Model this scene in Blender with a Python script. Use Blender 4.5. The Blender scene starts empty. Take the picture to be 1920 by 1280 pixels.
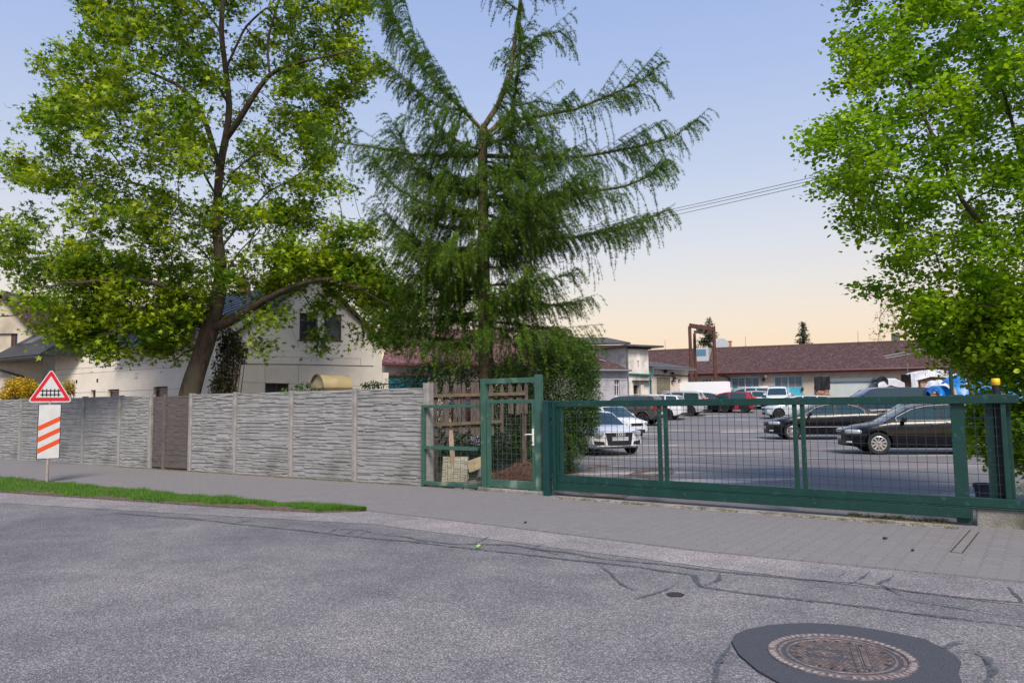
import bpy, bmesh, math, random
import numpy as np
from mathutils import Vector, Matrix
random.seed(7); rng = np.random.default_rng(7)
SC = bpy.context.scene
COL = SC.collection
PI = math.pi

# ---------------------------------------------------------------- camera, sky, sun, exposure
FPX, CAMH = 1400.0, 1.6
_p, _r = math.atan(118/1400), math.radians(.66)
cF = np.array([0, math.cos(_p), math.sin(_p)])
_R0 = np.array([1., 0, 0]); _U0 = np.array([0, -math.sin(_p), math.cos(_p)])
cR = math.cos(_r)*_R0 - math.sin(_r)*_U0
cU = math.sin(_r)*_R0 + math.cos(_r)*_U0
cC = np.array([0, 0, CAMH])
cam = bpy.data.objects.new('camera', bpy.data.cameras.new('camera')); COL.objects.link(cam)
cam.matrix_world = Matrix([[cR[i], cU[i], -cF[i], cC[i]] for i in range(3)] + [[0, 0, 0, 1]])
cam.data.sensor_width = 36; cam.data.lens = 36*FPX/1920
cam.data.clip_start = .05; cam.data.clip_end = 3000
SC.camera = cam
SUN_EL, SUN_AZ = 24, 200          # soft low light from behind the camera's left shoulder
w = bpy.data.worlds.new('World'); SC.world = w; w.use_nodes = True
nt = w.node_tree; N = nt.nodes; L = nt.links
sky = N.new('ShaderNodeTexSky'); sky.sky_type = 'NISHITA'; sky.sun_disc = False
sky.sun_elevation = math.radians(4); sky.sun_rotation = math.radians(180)
tc = N.new('ShaderNodeTexCoord'); sp = N.new('ShaderNodeSeparateXYZ'); L.new(tc.outputs['Generated'], sp.inputs[0])
rp = N.new('ShaderNodeValToRGB'); L.new(sp.outputs['Z'], rp.inputs[0])
def sl(c):
    return tuple(((x/255+.055)/1.055)**2.4 if x/255 > .04045 else x/255/12.92 for x in c)
SKY = [(0, (226, 184, 152)), (.06, (233, 206, 181)), (.105, (228, 211, 197)), (.15, (218, 211, 210)), (.21, (204, 207, 219)),
       (.30, (183, 194, 220)), (.40, (165, 182, 220)), (.50, (150, 171, 217)), (.75, (122, 148, 205)), (1, (116, 146, 208))]
els = rp.color_ramp.elements
els[0].position = 0; els[1].position = 1
els[0].color = (*sl(SKY[0][1]), 1); els[1].color = (*sl(SKY[-1][1]), 1)
for p_, c_ in SKY[1:-1]:
    e = els.new(p_); e.color = (*sl(c_), 1)
# the glow lies over the yard; behind the camera the horizon is already blue grey
rq = N.new('ShaderNodeValToRGB'); L.new(sp.outputs['Z'], rq.inputs[0]); e_ = rq.color_ramp.elements
e_[0].position = 0; e_[0].color = (*sl((150, 165, 195)), 1); e_[1].position = 1; e_[1].color = (*sl((116, 146, 208)), 1)
e = e_.new(.2); e.color = (*sl((172, 186, 215)), 1); e = e_.new(.48); e.color = (*sl((156, 179, 226)), 1)
my = N.new('ShaderNodeMapRange'); my.inputs[1].default_value = .35; my.inputs[2].default_value = -.35; L.new(sp.outputs['Y'], my.inputs[0])
mw_ = N.new('ShaderNodeMix'); mw_.data_type = 'RGBA'; L.new(my.outputs[0], mw_.inputs[0]); L.new(rp.outputs[0], mw_.inputs[6]); L.new(rq.outputs[0], mw_.inputs[7])
mx = N.new('ShaderNodeMix'); mx.data_type = 'RGBA'; mx.blend_type = 'ADD'; mx.inputs[0].default_value = .03
L.new(mw_.outputs[2], mx.inputs[6]); L.new(sky.outputs[0], mx.inputs[7])
bg = N['Background']; L.new(mx.outputs[2], bg.inputs[0]); bg.inputs[1].default_value = .62
sun = bpy.data.objects.new('sun', bpy.data.lights.new('sun', 'SUN')); COL.objects.link(sun)
sun.data.energy = 2.7; sun.data.angle = math.radians(22); sun.data.color = (1, .90, .78)
_e, _a = math.radians(48), math.radians(-80)
sun.rotation_euler = Vector((math.cos(_e)*math.cos(_a), math.cos(_e)*math.sin(_a), math.sin(_e))).to_track_quat('Z', 'Y').to_euler()
SC.view_settings.view_transform = 'Standard'; SC.view_settings.look = 'None'
SC.view_settings.exposure = .78; SC.view_settings.gamma = 1
SC.cycles.use_denoising = True; SC.cycles.max_bounces = 6; SC.cycles.transparent_max_bounces = 8
SC.cycles.diffuse_bounces = 3; SC.cycles.glossy_bounces = 3

# ---------------------------------------------------------------- from the picture to places on the ground
def ray(x, y): return cF + (x-960)/FPX*cR + (640-y)/FPX*cU
def tz(X, Y):
    """height of the terrain: the street is level, the yard climbs gently towards the workshops"""
    xs = np.array([-1e4, 27, 36, 42, 56, 66, 90, 1e4]); zs = np.array([0, 0, .10, .30, .92, 1.12, 1.2, 1.2])
    return float(np.interp(Y, xs, zs))
def G(x, y, z=0.):
    d = ray(x, y); return Vector(cC + d*((z-CAMH)/d[2]))
def GT(x, y):
    z = 0.
    for _ in range(30):
        g = G(x, y, z) if (640-y) else None
        z = .5*z + .5*tz(g.x, min(max(g.y, 0), 120))
    return Vector((g.x, g.y, z))
def D(x, y, Y):
    d = ray(x, y); return Vector(cC + d*(Y/d[1]))
A0 = Vector((-1.73, 15.06, 0)); ANG = math.radians(-35.9)
du = Vector((math.cos(ANG), math.sin(ANG), 0)); dv = Vector((-du.y, du.x, 0))
def S(u, v, z=0.): return A0 + du*u + dv*v + Vector((0, 0, z))
def uv_of(p):
    q = Vector((p.x, p.y, 0))-A0; return q.dot(du), q.dot(dv)

# ---------------------------------------------------------------- materials
def srgb(r, g, b): return sl((r, g, b))
MATS = {}
def mat(name, col, rough=.8, col2=None, scale=8., detail=6., bump=0., bscale=None, metal=0., spec=.5, coat=0.,
        col3=None, s3=1.2, w3=(.5, .62), trans=0., coords='Object', ratio=(.35, .65), island=0., stretch=None):
    if name in MATS: return MATS[name]
    m = bpy.data.materials.new(name); m.use_nodes = True
    n = m.node_tree.nodes; l = m.node_tree.links; b = n['Principled BSDF']
    b.inputs['Base Color'].default_value = (*col, 1); b.inputs['Roughness'].default_value = rough
    b.inputs['Metallic'].default_value = metal; b.inputs['Specular IOR Level'].default_value = spec
    b.inputs['Coat Weight'].default_value = coat; b.inputs['Coat Roughness'].default_value = .06
    t = n.new('ShaderNodeTexCoord'); src = t.outputs[coords]
    if stretch:
        mp = n.new('ShaderNodeMapping'); mp.inputs['Scale'].default_value = stretch; l.new(src, mp.inputs[0]); src = mp.outputs[0]
    out = None
    if col2:
        nz = n.new('ShaderNodeTexNoise'); nz.inputs['Scale'].default_value = scale; nz.inputs['Detail'].default_value = detail
        nz.inputs['Roughness'].default_value = .6
        l.new(src, nz.inputs[0]); r = n.new('ShaderNodeValToRGB'); l.new(nz.outputs[0], r.inputs[0])
        r.color_ramp.elements[0].position = ratio[0]; r.color_ramp.elements[1].position = ratio[1]
        r.color_ramp.elements[0].color = (*col, 1); r.color_ramp.elements[1].color = (*col2, 1); out = r.outputs[0]
        if col3:
            n3 = n.new('ShaderNodeTexNoise'); n3.inputs['Scale'].default_value = s3; n3.inputs['Detail'].default_value = 5
            l.new(src, n3.inputs[0]); r3 = n.new('ShaderNodeValToRGB'); l.new(n3.outputs[0], r3.inputs[0])
            r3.color_ramp.elements[0].position = w3[0]; r3.color_ramp.elements[1].position = w3[1]
            r3.color_ramp.elements[0].color = (0, 0, 0, 1); r3.color_ramp.elements[1].color = (1, 1, 1, 1)
            x = n.new('ShaderNodeMix'); x.data_type = 'RGBA'; l.new(r3.outputs[0], x.inputs[0]); l.new(out, x.inputs[6])
            x.inputs[7].default_value = (*col3, 1); out = x.outputs[2]
    if island:
        g = n.new('ShaderNodeNewGeometry'); hs = n.new('ShaderNodeHueSaturation')
        if out: l.new(out, hs.inputs['Color'])
        else: hs.inputs['Color'].default_value = (*col, 1)
        mr = n.new('ShaderNodeMapRange'); l.new(g.outputs['Random Per Island'], mr.inputs[0])
        mr.inputs[3].default_value = 1-island; mr.inputs[4].default_value = 1+island; l.new(mr.outputs[0], hs.inputs['Value'])
        mh = n.new('ShaderNodeMapRange'); l.new(g.outputs['Random Per Island'], mh.inputs[0])
        mh.inputs[3].default_value = .5+.03*island; mh.inputs[4].default_value = .5-.05*island; l.new(mh.outputs[0], hs.inputs['Hue'])
        out = hs.outputs[0]
    if out: l.new(out, b.inputs['Base Color'])
    if bump:
        nb = n.new('ShaderNodeTexNoise'); nb.inputs['Scale'].default_value = bscale or scale; nb.inputs['Detail'].default_value = 8
        l.new(src, nb.inputs[0]); bp = n.new('ShaderNodeBump'); bp.inputs['Strength'].default_value = bump; bp.inputs['Distance'].default_value = .02
        l.new(nb.outputs[0], bp.inputs['Height']); l.new(bp.outputs[0], b.inputs['Normal'])
    if trans:
        tr = n.new('ShaderNodeBsdfTranslucent'); ms = n.new('ShaderNodeMixShader'); ms.inputs[0].default_value = trans
        if out: l.new(out, tr.inputs[0])
        else: tr.inputs[0].default_value = (*col, 1)
        l.new(b.outputs[0], ms.inputs[1]); l.new(tr.outputs[0], ms.inputs[2]); l.new(ms.outputs[0], n['Material Output'].inputs[0])
    MATS[name] = m
    return m

# ---------------------------------------------------------------- mesh helpers
class MB:
    def __init__(s): s.v = []; s.f = []; s.m = []; s.mi = 0
    def add(s, vs, fs):
        o = len(s.v); s.v += [tuple(p) for p in vs]; s.f += [tuple(i+o for i in f) for f in fs]; s.m += [s.mi]*len(fs); return s
    def box(s, x0, x1, y0, y1, z0, z1):
        return s.add([(x0, y0, z0), (x1, y0, z0), (x1, y1, z0), (x0, y1, z0), (x0, y0, z1), (x1, y0, z1), (x1, y1, z1), (x0, y1, z1)],
                     [(3, 2, 1, 0), (4, 5, 6, 7), (0, 1, 5, 4), (1, 2, 6, 5), (2, 3, 7, 6), (3, 0, 4, 7)])
    def bar(s, a, b, wx, wy=None, up=(0, 0, 1)):
        """rectangular bar from a to b"""
        a = Vector(a); b = Vector(b); d = (b-a).normalized(); wy = wy or wx; up = Vector(up)
        if abs(d.dot(up)) > .99: up = Vector((0, 1, 0))
        x = d.cross(up).normalized()*wx/2; y = x.cross(d).normalized()*wy/2
        vs = [p+sx*x+sy*y for p in (a, b) for sx, sy in ((-1, -1), (1, -1), (1, 1), (-1, 1))]
        return s.add(vs, [(0, 1, 2, 3), (7, 6, 5, 4), (0, 4, 5, 1), (1, 5, 6, 2), (2, 6, 7, 3), (3, 7, 4, 0)])
    def tube(s, pts, r, n=8, cap=True):
        pts = [Vector(p) for p in pts]; k = len(pts); rs = r if hasattr(r, '__len__') else [r]*k
        vs = []; up = None
        for i, p in enumerate(pts):
            d = (pts[min(i+1, k-1)]-pts[max(i-1, 0)])
            d = d.normalized() if d.length > 1e-9 else Vector((0, 0, 1))
            if up is None: up = Vector((0, 0, 1)) if abs(d.z) < .9 else Vector((1, 0, 0))
            x = d.cross(up)
            if x.length < 1e-5: x = d.orthogonal()
            x.normalize(); y = x.cross(d); up = -y if False else up
            vs += [p+rs[i]*(math.cos(2*PI*j/n)*x+math.sin(2*PI*j/n)*y) for j in range(n)]
        fs = [(i*n+j, i*n+(j+1) % n, (i+1)*n+(j+1) % n, (i+1)*n+j) for i in range(k-1) for j in range(n)]
        if cap: fs += [tuple(range(n))[::-1], tuple((k-1)*n+j for j in range(n))]
        return s.add(vs, fs)
    def lathe(s, prof, n=24, axis='z', c=(0, 0, 0), caps=True):
        vs = []
        for r, h in prof:
            for j in range(n):
                a = 2*PI*j/n; x, y = r*math.cos(a), r*math.sin(a)
                p = (x, y, h) if axis == 'z' else ((x, h, y) if axis == 'y' else (h, x, y))
                vs.append((p[0]+c[0], p[1]+c[1], p[2]+c[2]))
        k = len(prof)
        fs = [(i*n+j, i*n+(j+1) % n, (i+1)*n+(j+1) % n, (i+1)*n+j) for i in range(k-1) for j in range(n)]
        if caps: fs += [tuple(range(n))[::-1], tuple((k-1)*n+j for j in range(n))]
        return s.add(vs, fs)
    def prism(s, poly, d, top=None):
        """poly: 3D points (planar), extruded by vector d"""
        n = len(poly); d = Vector(d); P = [Vector(p) for p in poly]
        return s.add(P+[p+d for p in P], [tuple(range(n))[::-1], tuple(range(n, 2*n))]+[(i, (i+1) % n, n+(i+1) % n, n+i) for i in range(n)])
    def grid(s, fn, nu, nv):
        vs = [fn(i/nu, j/nv) for j in range(nv+1) for i in range(nu+1)]
        return s.add(vs, [(j*(nu+1)+i, j*(nu+1)+i+1, (j+1)*(nu+1)+i+1, (j+1)*(nu+1)+i) for j in range(nv) for i in range(nu)])
    def xf(s, M, start=0):
        for i in range(start, len(s.v)): s.v[i] = tuple(M @ Vector(s.v[i]))
        return s
def fix(me, merge=0.):
    bm = bmesh.new(); bm.from_mesh(me)
    if merge: bmesh.ops.remove_doubles(bm, verts=bm.verts, dist=merge)
    bmesh.ops.recalc_face_normals(bm, faces=bm.faces); bm.to_mesh(me); bm.free()
def obj(name, mb, m=None, parent=None, smooth=None, bevel=0., loc=None, rotz=None, merge=0., recalc=True):
    me = bpy.data.meshes.new(name); me.from_pydata(mb.v, [], mb.f)
    ms = m if isinstance(m, (list, tuple)) else [m]
    for q in ms:
        if q: me.materials.append(q)
    if len(ms) > 1: me.polygons.foreach_set('material_index', mb.m)
    if recalc: fix(me, merge)
    if smooth:
        me.polygons.foreach_set('use_smooth', [True]*len(me.polygons))
        me.set_sharp_from_angle(angle=math.radians(smooth))
    o = bpy.data.objects.new(name, me); COL.objects.link(o)
    if parent: o.parent = parent
    if loc is not None: o.location = loc
    if rotz is not None: o.rotation_euler = (0, 0, rotz)
    if bevel:
        b = o.modifiers.new('b', 'BEVEL'); b.width = bevel; b.segments = 2; b.limit_method = 'ANGLE'
    return o
def fastobj(name, V, F, m, parent=None, smooth=False):
    """V (n,3) array, F (k,3|4) array"""
    me = bpy.data.meshes.new(name); k = F.shape[1]
    me.vertices.add(len(V)); me.vertices.foreach_set('co', V.astype(np.float32).ravel())
    me.loops.add(F.size); me.loops.foreach_set('vertex_index', F.astype(np.int32).ravel())
    me.polygons.add(len(F)); me.polygons.foreach_set('loop_start', np.arange(0, F.size, k, dtype=np.int32))
    if smooth: me.polygons.foreach_set('use_smooth', np.ones(len(F), bool))
    me.update(calc_edges=True); me.validate()
    me.materials.append(m)
    o = bpy.data.objects.new(name, me); COL.objects.link(o)
    if parent: o.parent = parent
    return o
def tag(o, label=None, cat=None, group=None, kind=None):
    if label: o['label'] = label
    if cat: o['category'] = cat
    if group: o['group'] = group
    if kind: o['kind'] = kind
    return o
def thing(name, label, cat, loc=(0, 0, 0), rotz=0, group=None):
    o = bpy.data.objects.new(name, None); COL.objects.link(o); o.empty_display_size = .2
    o.location = loc; o.rotation_euler = (0, 0, rotz); return tag(o, label, cat, group)
def dup(root, loc=None, rotz=None, label=None):
    r = root.copy(); COL.objects.link(r)
    if loc is not None: r.location = loc
    if rotz is not None: r.rotation_euler = (0, 0, rotz)
    if label: r['label'] = label
    def rec(src, dst):
        for ch in src.children:
            c = ch.copy(); COL.objects.link(c); c.parent = dst; rec(ch, c)
    rec(root, r); return r
def cut(o, boxes, idx=0):
    """carve axis-aligned boxes (local coordinates) out of a mesh object and keep the result as its mesh"""
    mb = MB(); mb.mi = idx
    for b in boxes: mb.box(*b)
    cut_mb(o, mb)
def cut_mb(o, mb):
    me = bpy.data.meshes.new('t'); me.from_pydata(mb.v, [], mb.f)
    for m_ in o.data.materials: me.materials.append(m_)
    if len(o.data.materials) > 1: me.polygons.foreach_set('material_index', mb.m)
    fix(me)
    c = bpy.data.objects.new('t', me); COL.objects.link(c); c.matrix_world = Matrix.Identity(4)
    par = o.parent; mw = o.matrix_basis.copy(); o.parent = None; o.matrix_basis = Matrix.Identity(4)
    md = o.modifiers.new('x', 'BOOLEAN'); md.object = c; md.operation = 'DIFFERENCE'; md.solver = 'EXACT'
    dg = bpy.context.evaluated_depsgraph_get(); dg.update()
    new = bpy.data.meshes.new_from_object(o.evaluated_get(dg)); new.name = o.data.name
    o.modifiers.remove(md); o.data = new
    bpy.data.objects.remove(c); o.parent = par; o.matrix_basis = mw
# ================================================================ THE GROUND
def road_mat(nm='road asphalt', tint=(1, 1, 1), wear=True):
    m = bpy.data.materials.new(nm); m.use_nodes = True
    n = m.node_tree.nodes; l = m.node_tree.links; b = n['Principled BSDF']
    t = n.new('ShaderNodeTexCoord')
    v = n.new('ShaderNodeTexVoronoi'); v.inputs['Scale'].default_value = 120; l.new(t.outputs['Object'], v.inputs[0])
    sepc = n.new('ShaderNodeSeparateColor'); l.new(v.outputs['Color'], sepc.inputs[0])
    r = n.new('ShaderNodeValToRGB'); l.new(sepc.outputs[0], r.inputs[0])
    e = r.color_ramp.elements; e[0].position = 0; e[0].color = (.085, .084, .09, 1); e[1].position = 1; e[1].color = (.42, .416, .414, 1)
    q = e.new(.45); q.color = (.15, .148, .154, 1); q = e.new(.8); q.color = (.235, .23, .238, 1)
    nz = n.new('ShaderNodeTexNoise'); nz.inputs['Scale'].default_value = .35; nz.inputs['Detail'].default_value = 4; l.new(t.outputs['Object'], nz.inputs[0])
    r2 = n.new('ShaderNodeValToRGB'); l.new(nz.outputs[0], r2.inputs[0]); e = r2.color_ramp.elements
    e[0].position = .3; e[0].color = (.66*tint[0], .67*tint[1], .72*tint[2], 1); e[1].position = .68; e[1].color = (1.16*tint[0], 1.13*tint[1], 1.10*tint[2], 1)
    n3 = n.new('ShaderNodeTexNoise'); n3.inputs['Scale'].default_value = 2.2; n3.inputs['Detail'].default_value = 6; l.new(t.outputs['Object'], n3.inputs[0])
    r3 = n.new('ShaderNodeValToRGB'); l.new(n3.outputs[0], r3.inputs[0]); e = r3.color_ramp.elements
    e[0].position = .3; e[0].color = (.82, .82, .84, 1); e[1].position = .7; e[1].color = (1.14, 1.12, 1.10, 1)
    x = n.new('ShaderNodeMix'); x.data_type = 'RGBA'; x.blend_type = 'MULTIPLY'; x.inputs[0].default_value = 1
    l.new(r.outputs[0], x.inputs[6]); l.new(r2.outputs[0], x.inputs[7])
    y = n.new('ShaderNodeMix'); y.data_type = 'RGBA'; y.blend_type = 'MULTIPLY'; y.inputs[0].default_value = 1
    l.new(x.outputs[2], y.inputs[6]); l.new(r3.outputs[0], y.inputs[7]); l.new(y.outputs[2], b.inputs['Base Color'])
    b.inputs['Roughness'].default_value = .85
    bp = n.new('ShaderNodeBump'); bp.inputs['Strength'].default_value = .6; bp.inputs['Distance'].default_value = .006
    l.new(v.outputs['Distance'], bp.inputs['Height']); bp.invert = True; l.new(bp.outputs[0], b.inputs['Normal'])
    return m
M_ROAD = road_mat()
M_TAR = mat('tar seal', (.05, .062, .078), .6, (.10, .11, .125), 60, bump=.2)
def ragged(m, lo, hi, sc):
    n = m.node_tree.nodes; l = m.node_tree.links; t = n.new('ShaderNodeTexCoord'); z = n.new('ShaderNodeTexNoise'); z.inputs['Scale'].default_value = sc; z.inputs['Detail'].default_value = 6; z.inputs['Roughness'].default_value = .75
    l.new(t.outputs['Object'], z.inputs[0]); r = n.new('ShaderNodeMapRange'); r.inputs[1].default_value = lo; r.inputs[2].default_value = hi; l.new(z.outputs[0], r.inputs[0]); l.new(r.outputs[0], n['Principled BSDF'].inputs['Alpha'])
ragged(M_TAR, .36, .58, 30)
M_PATCH = mat('fresh asphalt', (.036, .040, .052), .9, (.082, .088, .105), 150, 3, bump=.5, bscale=150)
M_GUT = road_mat('worn pale asphalt', (1.42, 1.36, 1.33))
M_DIRT = mat('bare earth', (.075, .052, .038), .95, (.16, .12, .09), 14, 8, bump=.8, bscale=40)
M_EARTH = mat('garden ground', (.05, .065, .025), .95, (.10, .085, .05), 3, 8, bump=.5, bscale=20)

def paver_mat():
    m = bpy.data.materials.new('interlocking pavers'); m.use_nodes = True
    n = m.node_tree.nodes; l = m.node_tree.links; b = n['Principled BSDF']
    t = n.new('ShaderNodeTexCoord'); mp = n.new('ShaderNodeMapping'); l.new(t.outputs['Object'], mp.inputs[0])
    wv = n.new('ShaderNodeTexWave'); wv.inputs['Scale'].default_value = 1.6; wv.wave_profile = 'TRI'; wv.inputs['Distortion'].default_value = 0
    wv.bands_direction = 'X'
    l.new(mp.outputs[0], wv.inputs[0])
    # a zigzag edge: y is shifted by a triangle wave of x
    s = n.new('ShaderNodeSeparateXYZ'); l.new(mp.outputs[0], s.inputs[0])
    pp = n.new('ShaderNodeMath'); pp.operation = 'PINGPONG'; pp.inputs[1].default_value = .10; l.new(s.outputs[1], pp.inputs[0])
    mm = n.new('ShaderNodeMath'); mm.operation = 'MULTIPLY_ADD'; mm.inputs[1].default_value = .35; l.new(pp.outputs[0], mm.inputs[0]); l.new(s.outputs[0], mm.inputs[2])
    cx = n.new('ShaderNodeCombineXYZ'); l.new(s.outputs[1], cx.inputs[0]); l.new(mm.outputs[0], cx.inputs[1])
    bk = n.new('ShaderNodeTexBrick'); bk.inputs['Scale'].default_value = 1; bk.inputs['Brick Width'].default_value = .20; bk.inputs['Row Height'].default_value = .165
    bk.inputs['Mortar Size'].default_value = .007; bk.inputs['Mortar Smooth'].default_value = .5; bk.offset = .5
    bk.inputs['Color1'].default_value = (.185, .176, .176, 1); bk.inputs['Color2'].default_value = (.21, .199, .199, 1); bk.inputs['Mortar'].default_value = (.158, .147, .141, 1)
    l.new(cx.outputs[0], bk.inputs[0])
    nz = n.new('ShaderNodeTexNoise'); nz.inputs['Scale'].default_value = .8; nz.inputs['Detail'].default_value = 5; l.new(t.outputs['Object'], nz.inputs[0])
    r = n.new('ShaderNodeValToRGB'); l.new(nz.outputs[0], r.inputs[0]); e = r.color_ramp.elements
    e[0].position = .38; e[0].color = (0, 0, 0, 1); e[1].position = .62; e[1].color = (1, 1, 1, 1)
    # grit fills most joints on the crossing
    x = n.new('ShaderNodeMix'); x.data_type = 'RGBA'; mf = n.new('ShaderNodeMath'); mf.operation = 'MULTIPLY'; mf.inputs[1].default_value = .85
    l.new(r.outputs[0], mf.inputs[0]); l.new(mf.outputs[0], x.inputs[0]); l.new(bk.outputs[0], x.inputs[6]); x.inputs[7].default_value = (.195, .185, .185, 1)
    g = n.new('ShaderNodeTexNoise'); g.inputs['Scale'].default_value = 90; g.inputs['Detail'].default_value = 4; l.new(t.outputs['Object'], g.inputs[0])
    rg = n.new('ShaderNodeValToRGB'); l.new(g.outputs[0], rg.inputs[0]); e = rg.color_ramp.elements
    e[0].position = .3; e[0].color = (.72, .72, .74, 1); e[1].position = .7; e[1].color = (1.25, 1.24, 1.25, 1)
    y = n.new('ShaderNodeMix'); y.data_type = 'RGBA'; y.blend_type = 'MULTIPLY'; y.inputs[0].default_value = 1
    l.new(x.outputs[2], y.inputs[6]); l.new(rg.outputs[0], y.inputs[7]); l.new(y.outputs[2], b.inputs['Base Color'])
    b.inputs['Roughness'].default_value = .9
    bp = n.new('ShaderNodeBump'); bp.inputs['Strength'].default_value = .5; bp.inputs['Distance'].default_value = .012; bp.invert = True
    l.new(bk.outputs['Fac'], bp.inputs['Height']); l.new(bp.outputs[0], b.inputs['Normal'])
    return m
M_PAVE = paver_mat()

def yard_mat():
    m = bpy.data.materials.new('old yard asphalt'); m.use_nodes = True
    n = m.node_tree.nodes; l = m.node_tree.links; b = n['Principled BSDF']
    t = n.new('ShaderNodeTexCoord')
    def noise(scale, stretch, lo, hi, c0, c1):
        mp = n.new('ShaderNodeMapping'); mp.inputs['Scale'].default_value = stretch; l.new(t.outputs['Object'], mp.inputs[0])
        z = n.new('ShaderNodeTexNoise'); z.inputs['Scale'].default_value = scale; z.inputs['Detail'].default_value = 6; l.new(mp.outputs[0], z.inputs[0])
        r = n.new('ShaderNodeValToRGB'); l.new(z.outputs[0], r.inputs[0]); e = r.color_ramp.elements
        e[0].position = lo; e[0].color = c0; e[1].position = hi; e[1].color = c1; return r.outputs[0]
    base = noise(30, (1, 1, 1), .3, .7, (.10, .10, .106, 1), (.205, .20, .202, 1))
    m1 = noise(.30, (.35, 1, 1), .54, .60, (0, 0, 0, 1), (1, 1, 1, 1))
    m2 = noise(.22, (.5, 1, 1), .50, .56, (0, 0, 0, 1), (1, 1, 1, 1))
    m3 = noise(.6, (.25, 1.5, 1), .59, .62, (0, 0, 0, 1), (1, 1, 1, 1))
    cur = base
    for msk, c, f in ((m1, (.29, .25, .23, 1), .75), (m2, (.17, .145, .14, 1), .7), (m3, (.42, .39, .37, 1), .85)):
        x = n.new('ShaderNodeMix'); x.data_type = 'RGBA'; mf = n.new('ShaderNodeMath'); mf.operation = 'MULTIPLY'; mf.inputs[1].default_value = f
        l.new(msk, mf.inputs[0]); l.new(mf.outputs[0], x.inputs[0]); l.new(cur, x.inputs[6]); x.inputs[7].default_value = c; cur = x.outputs[2]
    l.new(cur, b.inputs['Base Color']); b.inputs['Roughness'].default_value = .82
    z = n.new('ShaderNodeTexNoise'); z.inputs['Scale'].default_value = 25; z.inputs['Detail'].default_value = 8; l.new(t.outputs['Object'], z.inputs[0])
    bp = n.new('ShaderNodeBump'); bp.inputs['Strength'].default_value = .5; bp.inputs['Distance'].default_value = .02
    l.new(z.outputs[0], bp.inputs['Height']); l.new(bp.outputs[0], b.inputs['Normal'])
    return m
M_YARD = yard_mat()

ys = [-400, -60, -20, 0, 10, 20, 27, 30, 33, 36, 39, 42, 46, 50, 56, 61, 66, 78, 90, 200, 700]
xs = [-700, -100, -40, 0, 40, 100, 700]
mb = MB()
for y_ in ys:
    for x_ in xs: mb.v.append((x_, y_, tz(x_, y_)-.03))
nx = len(xs)
mb.f = [(j*nx+i, j*nx+i+1, (j+1)*nx+i+1, (j+1)*nx+i) for j in range(len(ys)-1) for i in range(nx-1)]; mb.m = [0]*len(mb.f)
tag(obj('ground', mb, M_EARTH), kind='structure')

STREET = lambda name, pts, z, m, th=0.: _sheet(name, pts, z, m, th)
def _sheet(name, pts, z, m, th=0.):
    """flat sheet given in street coordinates (u along the fence, v into the yard)"""
    mb = MB(); P = [Vector((u, v, z)) for u, v in pts]
    if th: mb.prism([p-Vector((0, 0, th)) for p in P], (0, 0, th))
    else: mb.add(P, [tuple(range(len(P)))])
    o = obj(name, mb, m, loc=A0, rotz=ANG); return tag(o, kind='structure')
_sheet('road', [(-90, -24), (70, -18), (70, -2.6), (3, -2.6), (-1, -3), (-20, -5), (-90, -12)], -.012, M_ROAD)
_sheet('road_edge', [(-20, -9.6), (-6, -6.0), (-1.9, -5.05), (2.6, -3.9), (7.3, -4.02), (12, -4.0), (70, -4.2), (70, -2.7), (2, -2.7), (-2, -3.2), (-20, -6.5)], -.008, M_GUT)
PAVE = [(-90, -5), (-18.2, -.92), (0, .03), (70, .02), (70, -3.14), (9.9, -3.14), (7, -3.33), (4.2, -3.15), (1.6, -3.05), (-2.1, -3.36), (-10.6, -3.7), (-90, -9)]
_sheet('pavement', PAVE, .008, M_PAVE, .03)
VERGE_TOP = [(1.55, -3.08), (-2.1, -3.35), (-10.6, -3.68), (-24, -4.4)]
VERGE_BOT = [(-24, -8.4), (-6.7, -5.08), (-.77, -4.02), (1.08, -3.6)]
_sheet('verge_ground', VERGE_TOP+VERGE_BOT, .014, M_DIRT, .04)
# worn yard asphalt behind the gate, following the climb of the terrain
mb = MB(); rows = [(-.01, None)]
def yard_pt(u, v):
    p = S(u, v); return (p.x, p.y, tz(p.x, p.y)+.004)
def xr(y): return 46
Y = [(yy) for yy in (9, 12, 15, 20, 27, 30, 33, 36, 39, 42, 46, 50, 56, 61, 66, 75)]
for yy in Y:
    # left edge: the fence line near the street, then along the bushes and the grey building
    if yy < 15.2:
        uL = A0.x+(A0.y-yy)/math.tan(-ANG)
    else: uL = {20: 1.6, 27: 1.2}.get(yy, -2 if yy < 40 else -14)
    mb.v += [(uL, yy, tz(0, yy)+.002), (60, yy, tz(0, yy)+.002)]
mb.f = [(2*i, 2*i+1, 2*i+3, 2*i+2) for i in range(len(Y)-1)]; mb.m = [0]*len(mb.f)
tag(obj('yard_asphalt', mb, M_YARD), kind='structure')
# brown litter strip where the yard meets the garden
mb = MB(); mb.grid(lambda a, b: ((lambda p: (p.x, p.y, .006+.02*math.sin(a*9)*math.sin(b*7)**2))(S(.3+4.0*a-1.5*b*a, .12+6*b))), 12, 12)
mat('brown needle litter', (.06, .03, .02), .95, (.15, .08, .05), 25, 8, bump=.9, bscale=60)
M_LIT = mat('thin needle litter', (.10, .065, .05), .95, (.17, .115, .09), 25, 8, bump=.6, bscale=60); ragged(M_LIT, .46, .60, 1.6)
tag(obj('needle_litter', mb, M_LIT), kind='structure')
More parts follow.
